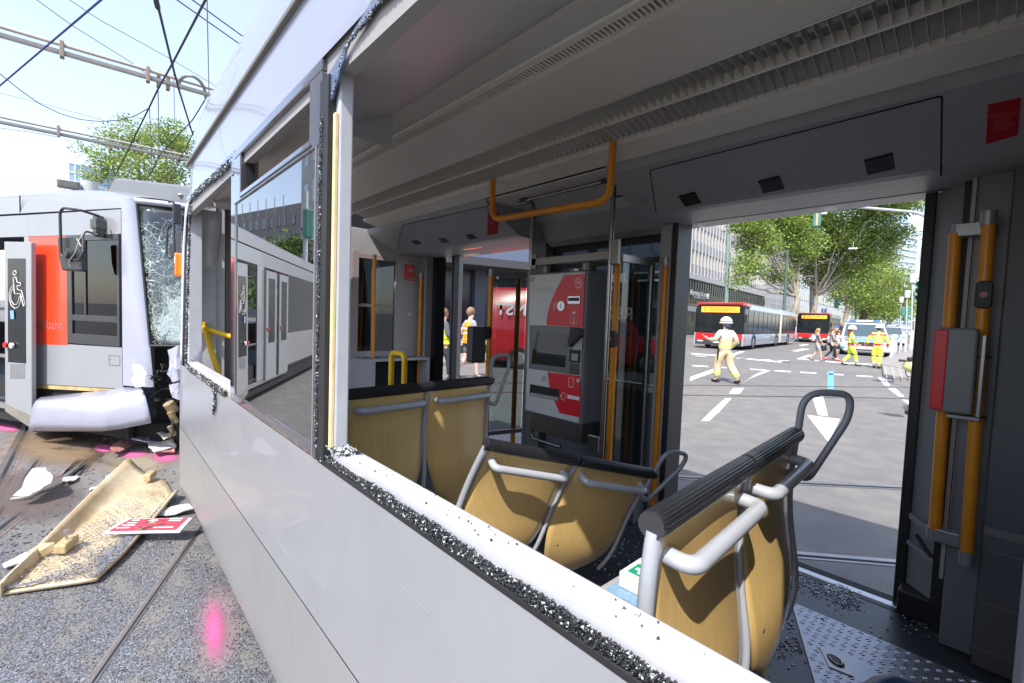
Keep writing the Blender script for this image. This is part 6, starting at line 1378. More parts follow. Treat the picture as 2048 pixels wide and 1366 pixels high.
# small lamps hanging over the street
for x, y, d, lab in ((1706, 497, 40, 'flat grey street lamp hanging under the tree canopy'), (1645, 427, 38, 'flat white street lamp beside the hanging signal')):
    c = PD(x, y, d); mb = MB(); mb.obox(c, rx * .33, cv * .15, Z_ * .06); mb.tube([c + Z_ * .05, c + Z_ * .6], .02, 6); o = mb.build('hanging_lamp', mat('lamp_shell', (.50, .50, .50), .5)); tag(o, lab, 'lamp')
# ============================================================ vehicles
TYRE = mat('tyre', (.02, .02, .021), .8); RIM = mat('rim_grey', (.30, .30, .31), .4, .6); CHR = mat('chrome', (.7, .7, .72), .15, 1.); HLT = mat('headlamp', (.75, .77, .8), .12, 0, coat=1.)
def wheels(par, ys, hw, r, w_=.24):
    for y in ys:
        for s in (-1, 1):
            c = Vector((s * (hw - w_ / 2 + .01), y, r)); mb = MB(); mb.cyl(c - X_ * w_ / 2, c + X_ * w_ / 2, r, 24); o = mb.build('wheel', TYRE, par, bevel=.02); MB().cyl(c + X_ * s * w_ / 2, c + X_ * s * (w_ / 2 + .012), r * .6, 20, r2=r * .4).build('rim', RIM, o)
def ysweep(mb, prof, ys, mi=0, smooth=True, cap=True):
    rings = [[Vector((x, y, z)) for x, z in (prof(y) if callable(prof) else prof)] for y in ys]; mb.loft(rings, mi, smooth, True, cap); return mb
def rrect(hw, z0, z1, r, n=5, r2=None):
    out = []; r2 = r if r2 is None else r2
    for sx_, zz, a0, rr in ((1, z1, 0, r), (-1, z1, 90, r), (-1, z0, 180, r2), (1, z0, 270, r2)):
        for k in range(n + 1):
            t = R(a0 + 90 * k / n); out.append((sx_ * (hw - rr) + rr * math.cos(t), zz + (-rr if a0 < 180 else rr) + rr * math.sin(t)))
    return out
def bus(label, F_left, F_right, length, Hh, artic=True, txt='Dienstfahrt'):
    """front faces +y in local space; F_left/F_right: ground corners of the front as seen"""
    F_left, F_right = Vector(F_left), Vector(F_right); F_right.z = 0; wd = Vector((.99, .135 if artic else .135, 0)).normalized(); W_ = 3.15 if artic else 3.2; F_left = F_right - wd * W_; fwd = Vector((wd.y, -wd.x, 0))   # towards camera
    rz = math.atan2(-fwd.x, fwd.y); c = (F_left + F_right) / 2
    t_ = local(thing('articulated_bus' if artic else 'bus', label, 'bus', c, rz, 'silver and red buses')); hw = W_ / 2; z0 = .28
    SB = mat('bus_silver', (.36, .40, .46), .25, .1, coat=.7, var=.05, vs=1); RB = mat('bus_roof_blue', (.42, .50, .56), .3, 0, coat=.4); RD = mat('bus_red', (.70, .02, .02), .3, 0, coat=.6)
    BGm = mat('bus_glass', (.018, .022, .024), .15, 0, spec=.12, var=.4, vs=1)
    segs = [(-length * .60, 0), (-length, -length * .64)] if artic else [(-length, 0)]
    for i, (ya, yb) in enumerate(segs):
        MB_ = ysweep(MB(), rrect(hw, z0, 1.08, .05), [ya, yb - (.0)]); MB_.build('lower_body', SB, t_)
        ysweep(MB(), rrect(hw - .012, 1.08, Hh - .42, .01), [ya, yb - .06]).build('window_band', BGm, t_)
        ysweep(MB(), rrect(hw - .02, Hh - .44, Hh, .20, r2=.02), [ya, yb - (1.5 if i == 0 else 0)]).build('roof_fairing', RB, t_)
        y = ya + .6
        mb = MB()
        while y < yb - .5:
            for s in (-1, 1): mb.box((s * (hw - .005) - .008, y, 1.12), (s * (hw - .005) + .008, y + .05, Hh - .46))
            y += 1.55
        mb.build('window_posts', MATS['wreck_black'], t_)
    if artic:
        ysweep(MB(), rrect(hw - .06, z0 + .02, Hh - .05, .12), [-length * .64, -length * .60]).build('bellows', mat('bellows_beige', (.50, .45, .36), .8, var=.1, vs=30), t_)
        mb = MB()
        for k in range(5): ysweep(mb, rrect(hw - .03, z0, Hh - .02, .12), [-length * .60 - k * length * .01 - .05, -length * .60 - k * length * .01 - .10])
        mb.build('bellows_ribs', mat('bellows_rib', (.60, .55, .45), .8), t_)
    # front: black glass face, red bumper and cap
    def fr(y): k = (y + .35) / .35; return rrect(hw - .10 * k * k, z0 + .05, Hh - .12 * k * k, .16 + .1 * k)
    ysweep(MB(), fr, [-.5, -.35, -.25, -.15, -.06, 0]).build('front_mask', BGm, t_)
    ysweep(MB(), lambda y: rrect(hw + .004 - .09 * max(0, (y + .35) / .38) ** 2, z0 + .30, 1.06, .04), [-.5, -.3, -.15, -.05, .03]).build('red_front_panel', RD, t_)
    ysweep(MB(), lambda y: rrect(hw - .01 - .09 * max(0, (y + .35) / .38) ** 2, z0, z0 + .34, .05), [-.6, -.3, -.1, .05]).build('bumper', mat('bumper_dark', (.04, .04, .045), .5), t_)
    ysweep(MB(), lambda y: rrect(hw - .015 - .1 * max(0, (y + .35) / .38) ** 2, Hh - .20 - .02, Hh + .03 - .06 * max(0, (y + .4) / .4), .12, r2=.02), [-1.9, -1.2, -.5, -.2, -.02]).build('red_roof_cap', RD, t_)
    MB().box((-hw * .80, -.03, Hh - .66), (hw * .74, .02, Hh - .28)).build('destination_display', mat('display_amber', (.95, .36, .03), .4, emit=.55), t_)
    text('display_lettering', '0  ' + txt, mat('display_dark', (.07, .03, .01), .5), .34, frameM((0, .024, Hh - .46), -X_, Z_), t_, sx=1.05 if W_ > 2.8 else .92)
    for s in (-1, 1):
        MB().ell((s * (hw - .42), .05, .50), (.22, .04, .055)).build('headlight', HLT, t_)
        MB().rbox((s * (hw + .12), .12, 2.1 if s < 0 else 2.1), (.16, .12, .55), .05, 0, 'z').build('mirror', BLACK, t_)
    mb = MB(); mb.tube([(hw * .1, .03, 1.12), (-hw * .4, .04, 1.25), (-hw * .7, .03, 1.9)], .018, 5); mb.tube([(hw * .7, .03, 1.12), (hw * .3, .04, 1.25), (hw * .05, .03, 1.8)], .018, 5); mb.build('wiper', BLACK, t_)
    MB().box((-.28, .045, .42), (.28, .055, .52)).build('number_plate', WHITE, t_)
    wheels(t_, [-2.9, -length * .53, -length * .80] if artic else [-2.9, -length * .7], hw, .48)
    for y in ([-2.9, -length * .53, -length * .80] if artic else [-2.9]):
        for s in (-1, 1): mb = MB(); mb.tube([Vector((s * (hw + .004), y + .60 * math.cos(a), .48 + .60 * math.sin(a))) for a in [R(-15 + 210 * k / 14) for k in range(15)]], .035, 6); mb.build('wheel_arch', mat('arch_dark', (.05, .05, .055), .6), t_)
    for y in (-5.5, -7.5): MB().ell((hw * .45, y, 1.62), (.2, .2, .35)).build('seated_silhouette', mat('grey_clothes', (.2, .22, .26), .8), t_) if False else None
    return t_
bus('articulated silver and red bus with an orange destination display, behind the firefighter', PZ(1391, 697), PZ(1485, 701.5), 21., 3.15)
bus('second bus with red front, half hidden by the articulated bus', PZ(1600, 683), PZ(1657, 687), 14, 3.45, False)
def van(label, c, rz, L_=4.9, W_=1.9, Hh=1.95, body=(.45, .46, .48), hood=(.07, .24, .52), word=None, cat='police van', name='police_van', group=None, lights=True, roofb=(.05, .2, .9), stripe=None, blue_on=False, glazed=True):
    t_ = local(thing(name, label, cat, c, rz, group)); hw = W_ / 2
    BM = mat(name + '_body', body, .28, 0, coat=.7); HM = mat(name + '_hood', hood, .45, 0, coat=.1); GM = mat('car_glass', (.05, .08, .10), .12, 0, spec=.5)
    # silhouette stations along y (front at 0, back at -L): (y, floor, shoulder, roof)
    st = [(0.0, .30, .78, .80), (-.10, .26, .86, .88), (-.35, .26, .98, 1.0), (-.95, .26, 1.10, 1.12), (-1.15, .26, 1.14, 1.20), (-1.75, .26, 1.16, Hh - .16), (-2.1, .26, 1.16, Hh - .03), (-3.0, .26, 1.16, Hh), (-L_ + .15, .26, 1.16, Hh - .04), (-L_, .34, 1.1, Hh - .22)]
    rings = []
    for y, f, sh, rf in st:
        k = .90 if y > -.05 else (.97 if y > -.3 else 1); w0_ = hw * k; wr = w0_ * (.97 if rf - sh < .1 else .84)
        rings.append([Vector(p) for p in ((-w0_ + .08, y, f), (-w0_, y, f + .12), (-w0_, y, (f + sh) / 2), (-w0_ + .01, y, sh), (-wr, y, max(sh, rf - .10)), (-wr + .12, y, rf), (0, y, rf + .02), (wr - .12, y, rf), (wr, y, max(sh, rf - .10)), (w0_ - .01, y, sh), (w0_, y, (f + sh) / 2), (w0_, y, f + .12), (w0_ - .08, y, f))])
    mb = MB(); mb.loft(rings, 0, True, True, True); mb.build('body', BM, t_, bevel=0)
    mb = MB(); mb.loft([[Vector((x * hw, y, z + .012 - .03 * abs(x) ** 3)) for x in (-.86, -.5, 0, .5, .86)] for y, z in ((-.12, .90), (-.35, 1.01), (-.95, 1.135), (-1.12, 1.18))], 0, True); mb.build('hood', HM, t_, solid=.01)
    mb = MB(); mb.prism([(-hw * .86, -1.14, 1.20), (hw * .86, -1.14, 1.20), (hw * .76, -1.74, Hh - .20), (-hw * .76, -1.74, Hh - .20)], (0, .02, .02)); mb.build('windscreen', GM, t_, bevel=.008)
    for s in (-1, 1):
        for ya, yb in (((-1.5, -2.35), (-2.45, -3.5), (-3.6, -L_ + .3)) if glazed else ((-1.5, -2.2),)):
            mb = MB(); x1, x2 = s * (hw * 1.0 - .0), s * (hw * .86); mb.prism([(x1, ya, 1.2), (x1, yb, 1.2), (x2, yb, Hh - .22), (x2, ya - (.25 if ya == -1.5 else 0), Hh - .22)], (s * .012, 0, 0)); mb.build('side_window', GM, t_)
        MB().rbox((s * (hw - .22), -.03, .80), (.32, .10, .16), .04, 0, 'y').build('headlight', HLT, t_, bevel=.01)
        MB().rbox((s * (hw + .10), -1.35, 1.25), (.14, .10, .2), .04, 0, 'y').build('mirror', BM, t_)
        mb = MB(); mb.box((s * hw - .004, -L_ + .3, .62), (s * hw + .006, -.8, .95)); mb.build('side_stripe', HM if stripe is None else mat(name + '_stripe', stripe, .4), t_)
    MB().rbox((0, .0, .76), (.72 * W_ / 1.9, .06, .24), .05, 0, 'y').build('grille', mat('grille_black', (.03, .03, .033), .4), t_)
    mb = MB(); mb.tube([Vector((.105 * math.cos(a), .04, .78 + .105 * math.sin(a))) for a in [2 * math.pi * k / 20 for k in range(21)]], .014, 6)
    for a in (90, 210, 330): mb.tube([(0, .04, .78), (.10 * math.cos(R(a)), .04, .78 + .10 * math.sin(R(a)))], .012, 5)
    mb.build('star_emblem', CHR, t_)
    MB().rbox((0, .01, .42), (W_ * .92, .12, .26), .06, 0, 'y').build('bumper', BM, t_, bevel=.02)
    MB().box((-.7, .06, .33), (.7, .075, .42)).build('lower_grille', MATS['grille_black'], t_); MB().box((-.26, .065, .47), (.26, .08, .57)).build('number_plate', WHITE, t_)
    if word: text('hood_lettering', word, WHITE, .27, Matrix.Translation((0, -.55, 1.075)) @ Matrix.Rotation(math.pi, 4, 'Z') @ Matrix.Rotation(R(11), 4, 'X') @ Matrix.Scale(-1, 4, (1, 0, 0)) @ Matrix.Scale(-1, 4, (1, 0, 0)), t_, bold=.012)
    if lights:
        mb = MB(); mb.rbox((0, -2.0, Hh + .06), (W_ * .72, .28, .11), .03, 0, 'y'); lb = mb.build('light_bar', mat('light_bar_grey', (.62, .64, .66), .3), t_)
        for s in (-1, 1): MB().rbox((s * hw * .5, -1.99, Hh + .065), (.36, .30, .12), .03, 0, 'y').build('blue_lamp', mat('blue_lamp_lit', (.05, .15, 1.), .2, emit=14.) if blue_on else mat('blue_lamp', (.03, .14, .55), .2, coat=1.), lb)
    wheels(t_, [-.95, -L_ + 1.0], hw + .02, .34)
    return t_
def heading(c, deg=0):      # nose towards the camera
    d = -Vector((c[0], c[1], 0)).normalized(); return math.atan2(-d.x, d.y) + R(deg)
c = PZ(1731, 712); van('police van with light blue hood parked behind the two paramedics', c, heading(c, 6), 4.9, 2.55, 2.2, word='POLIZEI', group='police vans')
c = PZ(1786, 690.5); van('second police van showing right of the near one, behind the posts', c, heading(c, 8), 4.6, 2.3, 2.3, word='POLIZEI', group='police vans')
c = PZ(1676, 692); van('dark blue and silver police car behind the girls', c, heading(c, -12), 4.4, 2.0, 1.9, body=(.30, .31, .33), group='police vans', name='police_car', cat='police car')
for k, (x, y, col, lab) in enumerate(((1803, 674, (.6, .6, .62), 'tiny silver car far down the road, left of another'), (1797, 672.5, (.12, .03, .03), 'tiny dark red car farthest down the road'), (1810, 673.5, (.7, .7, .7), 'tiny white car far down the road near the lanterns'))):
    c = PZ(x, y); van(lab, c, heading(c, 0), 4.4, 1.8, 1.5, body=col, hood=col, cat='car', name='parked_car' if k else 'distant_car', group='cars far down the road', lights=False)
# ============================================================ people
SK = mat('skin', (.60, .36, .27), .5); SKT = mat('skin_tan', (.50, .28, .2), .5)
def skinobj(name, nodes, edges, m, parent, root, sub=2, smooth=True):
    keys = list(nodes); me = bpy.data.meshes.new(name); me.from_pydata([tuple(nodes[k][0]) for k in keys], [(keys.index(a), keys.index(b_)) for a, b_ in edges], [])
    for x in (m if isinstance(m, list) else [m]): me.materials.append(x)
    o = bpy.data.objects.new(name, me); COL.objects.link(o)
    if parent: o.parent = parent; o.matrix_parent_inverse = parent_inv(parent)
    md = o.modifiers.new('skin', 'SKIN'); md.use_smooth_shade = True; md.branch_smoothing = .2
    if not me.skin_vertices: return o
    for i, k in enumerate(keys):
        r = nodes[k][1]; r = r if isinstance(r, tuple) else (r, r); me.skin_vertices[0].data[i].radius = r; me.skin_vertices[0].data[i].use_root = (k == root)
    s = o.modifiers.new('sub', 'SUBSURF'); s.levels = sub; s.render_levels = sub; return o
BJ = dict(pelvis=(0, 0, .95), waist=(0, 0, 1.08), chest=(0, 0, 1.30), neck=(0, 0, 1.49), hb=(0, .01, 1.57), hm=(0, .02, 1.66), ht=(0, .01, 1.75),
          shL=(-.18, 0, 1.42), elL=(-.24, -.02, 1.14), wrL=(-.25, .06, .90), haL=(-.25, .09, .82), shR=(.18, 0, 1.42), elR=(.24, -.02, 1.14), wrR=(.25, .06, .90), haR=(.25, .09, .82),
          hiL=(-.09, 0, .90), knL=(-.10, .02, .50), anL=(-.10, -.02, .09), toL=(-.11, .14, .04), hiR=(.09, 0, .90), knR=(.10, .02, .50), anR=(.10, -.02, .09), toR=(.11, .14, .04))
def shell_ell(c, r, M=None, z0=-.2, z1=1.): return c, r
def person(label, base, face, h, J={}, fat=1., skin=SK, top=None, sleeve='long', bottom=None, legs='long', shoes=None, group=None, hd=0., topr=1., botr=1., fingers=True):
    """face: angle (deg) the person faces, measured from world +Y, anticlockwise; hd: extra head turn"""
    rz = R(face); s = h / 1.8; root_name = 'person'
    P = {k: Vector(v) for k, v in BJ.items()}
    for k, v in J.items(): P[k] = P[k] + Vector(v)
    lowest = min(P['anL'].z, P['anR'].z) - .09
    for k in P: P[k] = Vector((P[k].x, P[k].y, P[k].z - lowest)) * s
    rd = dict(pelvis=(.135, .10), waist=(.125, .095), chest=(.15, .105), neck=.052, hb=.062, hm=(.082, .095), ht=(.05, .055), shL=.055, elL=.042, wrL=.027, haL=(.038, .02), shR=.055, elR=.042, wrR=.027, haR=(.038, .02),
              hiL=.085, knL=.056, anL=.038, toL=.03, hiR=.085, knR=.056, anR=.038, toR=.03)
    def r_(k, f=1.): v = rd[k]; return (v[0] * s * f * fat, v[1] * s * f * fat) if isinstance(v, tuple) else v * s * f * fat
    nodes = {k: (P[k], r_(k)) for k in P}
    for k in ('neck', 'hb', 'hm', 'ht'): nodes[k] = (P[k], r_(k, 1 / fat))
    hq = Matrix.Rotation(R(hd), 3, 'Z')
    nodes['nose'] = (P['hm'] + hq @ Vector((0, .105, -.015)) * s, .012 * s); nodes['chin'] = (P['hb'] + hq @ Vector((0, .07, .0)) * s, .030 * s)
    E_ = [('pelvis', 'waist'), ('waist', 'chest'), ('chest', 'neck'), ('neck', 'hb'), ('hb', 'hm'), ('hm', 'ht'), ('hm', 'nose'), ('hb', 'chin'), ('pelvis', 'hiL'), ('pelvis', 'hiR')]
    for q in 'LR':
        E_ += [('chest', 'sh' + q), ('sh' + q, 'el' + q), ('el' + q, 'wr' + q), ('wr' + q, 'ha' + q), ('hi' + q, 'kn' + q), ('kn' + q, 'an' + q), ('an' + q, 'to' + q)]
        if fingers:
            sg = -1 if q == 'L' else 1; d = (P['ha' + q] - P['wr' + q]).normalized(); side = Vector((0, 1, 0)); side = (side - d * side.dot(d)).normalized() if abs(d.y) < .95 else Vector((1, 0, 0)); inn = d.cross(side) * 1
            for fi, (o_, l_) in enumerate(((-.028, .062), (-.010, .072), (.010, .068), (.027, .052))):
                b0 = P['ha' + q] + side * o_ * s + d * .02 * s; nodes[f'f{q}{fi}a'] = (b0, .010 * s); nodes[f'f{q}{fi}b'] = (b0 + d * l_ * .6 * s, .009 * s); nodes[f'f{q}{fi}c'] = (b0 + d * l_ * s + inn * .02 * s, .007 * s)
                E_ += [('ha' + q, f'f{q}{fi}a'), (f'f{q}{fi}a', f'f{q}{fi}b'), (f'f{q}{fi}b', f'f{q}{fi}c')]
            b0 = P['ha' + q] - d * .03 * s + side * .03 * s; nodes[f't{q}a'] = (b0 + side * .02 * s, .011 * s); nodes[f't{q}b'] = (b0 + side * .035 * s + d * .04 * s, .009 * s); E_ += [('ha' + q, f't{q}a'), (f't{q}a', f't{q}b')]
    body = skinobj('person', nodes, E_, skin, None, 'pelvis')
    body.location = base; body.rotation_euler = (0, 0, rz); tag(body, label, 'person', group); WM[body.name] = Matrix.Identity(4)
    if top:
        f = 1.18 * topr; N_ = {}
        for k in ('pelvis', 'waist', 'chest'): N_[k] = (P[k], tuple(x * f for x in r_(k)))
        N_['pelvis'] = (P['pelvis'] - Z_ * (.08 if sleeve == 'long' else .03) * s, tuple(x * f * 1.12 for x in r_('pelvis'))); N_['neck'] = (P['neck'] - Z_ * .015 * s, .068 * s * fat); E2 = [('pelvis', 'waist'), ('waist', 'chest'), ('chest', 'neck')]
        for q in 'LR':
            N_['sh' + q] = (P['sh' + q], r_('sh' + q) * 1.28 * topr)
            if sleeve == 'long': N_['el' + q] = (P['el' + q], r_('el' + q) * 1.5 * topr); N_['wr' + q] = (P['wr' + q], r_('wr' + q) * 1.75 * topr); E2 += [('sh' + q, 'el' + q), ('el' + q, 'wr' + q)]
            elif sleeve == 'short': N_['el' + q] = (P['sh' + q].lerp(P['el' + q], .6), r_('el' + q) * 1.5); E2 += [('sh' + q, 'el' + q)]
            E2 += [('chest', 'sh' + q)]
        skinobj('jacket' if sleeve == 'long' else 'shirt', N_, E2, top, body, 'pelvis')
    if bottom:
        f = 1.10; N_ = {'pelvis': (P['pelvis'], tuple(x * f for x in r_('pelvis'))), 'w': (P['pelvis'].lerp(P['waist'], .35), tuple(x * 1.0 for x in r_('waist')))}; E2 = [('w', 'pelvis')]
        for q in 'LR':
            N_['hi' + q] = (P['hi' + q], r_('hi' + q) * 1.12 * botr); E2.append(('pelvis', 'hi' + q))
            if legs == 'long': N_['kn' + q] = (P['kn' + q], r_('kn' + q) * 1.3 * botr); N_['an' + q] = (P['an' + q] + Z_ * .05 * s, r_('an' + q) * 1.55 * botr); E2 += [('hi' + q, 'kn' + q), ('kn' + q, 'an' + q)]
            else: N_['kn' + q] = (P['hi' + q].lerp(P['kn' + q], .72), r_('kn' + q) * 1.55 * botr); E2 += [('hi' + q, 'kn' + q)]
        skinobj('trousers' if legs == 'long' else 'shorts', N_, E2, bottom, body, 'pelvis')
    if shoes:
        for q in 'LR':
            skinobj('shoe', {'a': (P['an' + q] + Vector((0, -.05, -.035)) * s, .045 * s), 'b': (P['an' + q].lerp(P['to' + q], .5) - Z_ * .015 * s, (.047 * s, .043 * s)), 'c': (P['to' + q] + Vector((0, .05, .0)) * s, .036 * s), 'd': (P['an' + q] + Z_ * .04 * s, .047 * s)}, [('a', 'b'), ('b', 'c'), ('a', 'd')], shoes, body, 'b')
    return body, P, s
def cap_hair(body, P, s, m, long=0., hd=0., name='hair'):
    mb = MB(); c = P['hm'] + Vector((0, -.012, .012)) * s; M3 = Matrix.Rotation(R(hd), 3, 'Z')
    mb.ell(c, (.092 * s, .105 * s, .118 * s), 18, 12, 0, M3, -.05, 1.)
    mb.ell(c + M3 @ Vector((0, -.03, -.01)) * s, (.088 * s, .085 * s, .11 * s), 16, 10, 0, M3, -1, 1)
    if long: mb.tube([c + M3 @ Vector((0, -.05, -.03)) * s, c + M3 @ Vector((0, -.075, -.14)) * s, c + M3 @ Vector((0, -.09, -.14 - long)) * s], [.085 * s, .08 * s, .035 * s], 12, flat=.6)
    return mb.build(name, m, body)
def helmet(body, P, s, m, hd=0., brim=.02, band=None, neck=None):
    c = P['hm'] + Z_ * .035 * s; M3 = Matrix.Rotation(R(hd), 3, 'Z'); mb = MB(); mb.ell(c, (.128 * s, .155 * s, .145 * s), 24, 12, 0, M3, -.12, 1.)
    rings = []
    for rr, zz in ((1., 0), (1.16, -.02), (1.14, -.03), (.98, -.01)): rings.append([c + M3 @ Vector((.128 * s * rr * math.cos(t), .155 * s * rr * math.sin(t) * (1.05 if math.sin(t) > 0 else 1.0), zz * s)) for t in [2 * math.pi * k / 24 for k in range(24)]])
    mb.loft(rings, 0, True, True); mb.tube([c + M3 @ Vector((0, .15 * math.cos(a), .15 * math.sin(a))) * s for a in [R(15 + 150 * k / 10) for k in range(11)]], .014 * s, 6)
    o = mb.build('helmet', m, body)
    if band: mb = MB(); mb.tube([c + M3 @ Vector((.131 * math.cos(t), .158 * math.sin(t), .028)) * s for t in [2 * math.pi * k / 28 for k in range(29)]], .011 * s, 6); mb.build('helmet_band', band, o)
    if neck: mb = MB(); mb.loft([[c + M3 @ Vector((w_ * math.cos(t), w_ * 1.1 * math.sin(t) , z)) * s for t in [R(180 + 180 * k / 12) for k in range(13)]] for w_, z in ((.125, 0), (.12, -.10), (.10, -.16))], 0, True); mb.build('neck_guard', neck, o, solid=.008)
    return o
def zband(name, base_c, bands, rough=.7):
    """cloth with reflective bands at given heights (object space)"""
    if name in MATS: return MATS[name]
    m = mat(name, base_c, rough, 0, var=.10, vs=9, bump=.5, bs=12); n = m.node_tree; L = n.links.new; b = n.nodes['Principled BSDF']; src = b.inputs['Base Color'].links[0].from_socket
    tc = n.nodes.new('ShaderNodeTexCoord'); sx_ = n.nodes.new('ShaderNodeSeparateXYZ'); L(tc.outputs['Object'], sx_.inputs[0])
    for ax, a, b_, col in bands:
        o_ = sx_.outputs[ax]; q = n.nodes.new('ShaderNodeMath'); q.operation = 'COMPARE'; L(o_, q.inputs[0]); q.inputs[1].default_value = (a + b_) / 2; q.inputs[2].default_value = (b_ - a) / 2
        mx = n.nodes.new('ShaderNodeMix'); mx.data_type = 'RGBA'; L(q.outputs[0], mx.inputs[0]); L(src, mx.inputs[6]); mx.inputs[7].default_value = (*col, 1); src = mx.outputs[2]
    L(src, b.inputs['Base Color']); return m
LIME = (.72, .85, .07); BEI = (.56, .46, .28)
def faceang(p, deg=0):     # deg 0: facing away from the camera; +90 faces left in the picture
    d = Vector((p.x, p.y, 0)).normalized(); return math.degrees(math.atan2(-d.x, d.y)) + deg
# firefighter, from behind, looking left
p = PZ(1446, 766); FFJ = zband('turnout_jacket', BEI, [('Z', .93, .965, LIME), ('Z', 1.0, 1.03, LIME), ('Z', .965, 1.0, (.6, .6, .58)), ('Z', 1.24, 1.30, (.42, .41, .40)), ('Z', 1.30, 1.52, (.60, .585, .56)), ('X', -.075, -.055, LIME), ('X', .03, .05, LIME)])
FFT = zband('turnout_trousers', BEI, [('Z', .18, .21, LIME), ('Z', .26, .29, LIME)])
bd, P, s = person('firefighter in beige turnout gear seen from behind, holding a white sheet', p, faceang(p, 34), 1.80,
                  dict(anR=(.16, -.26, .02), toR=(.18, -.26, 0), knR=(.08, -.02, 0), knL=(-.02, .12, 0), anL=(-.02, .12, 0), toL=(-.05, .12, 0), chest=(-.01, .03, 0), elL=(-.05, .05, .06), wrL=(-.10, .18, .30), haL=(-.12, .22, .42), elR=(.07, -.04, .04), wrR=(-.03, .05, .08), haR=(-.09, .08, .06)), fat=1.12, top=FFJ, bottom=FFT, shoes=BLACK, topr=1.16, botr=1.38, hd=48)
helmet(bd, P, s, mat('helmet_cream', (.62, .58, .42), .35, coat=.4), 48, band=mat('band_grey', (.35, .35, .33), .4), neck=mat('neck_cloth', (.05, .06, .12), .8))
mb = MB(); c = P['haL']; mb.prism([c + Vector(q) for q in ((-.14, .02, .10), (-.16, .05, .13), (.02, .08, -.0), (.04, .04, -.06))], (0, .002, .002)); mb.build('paper_sheet', WHITE, bd)
mb = MB(); mb.tube([P['pelvis'] + Vector((-.20, 0, .0)), P['pelvis'] + Vector((-.215, 0, -.30))], [.03, .018], 8); mb.build('gloves', BLACK, bd)
# two paramedics
JK = zband('paramedic_jacket', LIME, [('Z', .92, 1.03, (.62, .02, .03)), ('Z', 1.13, 1.17, (.62, .64, .6)), ('Z', 1.30, 1.34, (.62, .64, .6))]); JT = zband('paramedic_trousers', LIME, [('Z', .10, .17, (.62, .02, .03)), ('Z', .22, .26, (.62, .64, .6)), ('Z', .50, .56, (.2, .2, .15))])
WH = mat('helmet_white', (.80, .80, .80), .3, coat=.5)
p = PZ(1698, 731); bd, P, s = person('paramedic in lime and red walking right, long brown hair under a white helmet', p, faceang(p, -75), 1.80, dict(knR=(0, .17, .02), anR=(0, .26, .02), toR=(0, .26, .03), knL=(0, .02, .0), anL=(0, -.20, .03), toL=(0, -.20, .0), elR=(0, .06, .02), wrR=(-.05, .16, .10), haR=(-.05, .22, .12), elL=(0, .0, 0), wrL=(.04, .14, .06), haL=(.05, .18, .06)), fat=1.05, top=JK, bottom=JT, shoes=BLACK, botr=1.15)
helmet(bd, P, s, WH); cap_hair(bd, P, s, mat('hair_auburn', (.16, .06, .03), .6), .20)
p = PZ(1752, 736.5); JK2 = zband('paramedic_jacket_back', LIME, [('Z', .90, 1.07, (.62, .02, .03)), ('Z', 1.40, 1.5, (.60, .10, .05)), ('Z', 1.15, 1.19, (.62, .64, .6))])
bd, P, s = person('paramedic in lime and red seen from behind, white helmet, nearest the white posts', p, faceang(p, -8), 1.88, dict(elL=(-.08, 0, .03), elR=(.08, 0, .03), wrL=(-.12, .0, .02), haL=(-.13, .0, .02), wrR=(.06, .02, .02), haR=(.06, .02, .02), anL=(.03, .02, 0), toL=(.05, .02, 0), anR=(.0, -.12, 0), toR=(.02, -.12, 0)), fat=1.15, top=JK2, bottom=JT, shoes=BLACK, botr=1.15)
helmet(bd, P, s, WH); cap_hair(bd, P, s, mat('hair_dark', (.05, .03, .02), .6))
# the group of girls
def girl(label, x, y, h, hair, long, top, sleeve, bottom, legs, shoes, J, ang=-80, hd=0):
    p = PZ(x, y); bd, P, s = person(label, p, faceang(p, ang), h, J, fat=.95, top=top, sleeve=sleeve, bottom=bottom, legs=legs, shoes=shoes, group='girls crossing the road', hd=hd); cap_hair(bd, P, s, hair, long); return bd, P, s
HB = mat('hair_brown', (.17, .09, .045), .6); HBL = mat('hair_blond', (.36, .22, .10), .6); GT = mat('cloth_grey_blue', (.17, .18, .21), .8); BT = mat('cloth_black', (.02, .02, .022), .8); GH = mat('cloth_mid_grey', (.30, .27, .26), .8); DN = mat('denim_pale', (.34, .38, .45), .8); RSH = mat('shoe_red', (.75, .03, .05), .5); SHD = mat('shoe_dark', (.08, .08, .08), .6)
step = dict(knR=(0, .14, .02), anR=(0, .22, .0), toR=(0, .22, 0), knL=(0, .0, 0), anL=(0, -.24, .03), toL=(0, -.24, .0))
bd, P, s = girl('girl in grey shirt and denim shorts with a pale pink backpack', 1632, 722, 1.66, HBL, .1, GT, 'short', DN, 'short', SHD, dict(step, elL=(0, .1, .05), wrL=(0, .22, .1), haL=(0, .24, .1), elR=(0, .12, .0), wrR=(0, .30, .32), haR=(-.05, .32, .42)))
mb = MB(); mb.ell(P['chest'] + Vector((0, -.20, -.06)) * s, (.15 * s, .12 * s, .20 * s), 16, 12); mb.build('backpack', mat('pack_pink', (.72, .52, .52), .7), bd)
mb = MB(); mb.obox(P['haL'] + Vector((-.03, 0, -.20)), Vector((.02, 0, 0)), Vector((0, .15, .05)), Vector((0, -.03, .13))); mb.tube([P['haL'], P['haL'] + Vector((-.03, .1, -.08))], .008, 5); mb.build('shoulder_bag', BT, bd, bevel=.01)
bd, P, s = girl('girl in grey hoodie, black trousers and red shoes', 1661, 721, 1.74, HB, .16, GH, 'long', BT, 'long', RSH, dict(step, elR=(0, .08, .02), wrR=(0, .2, .12), haR=(0, .24, .14)))
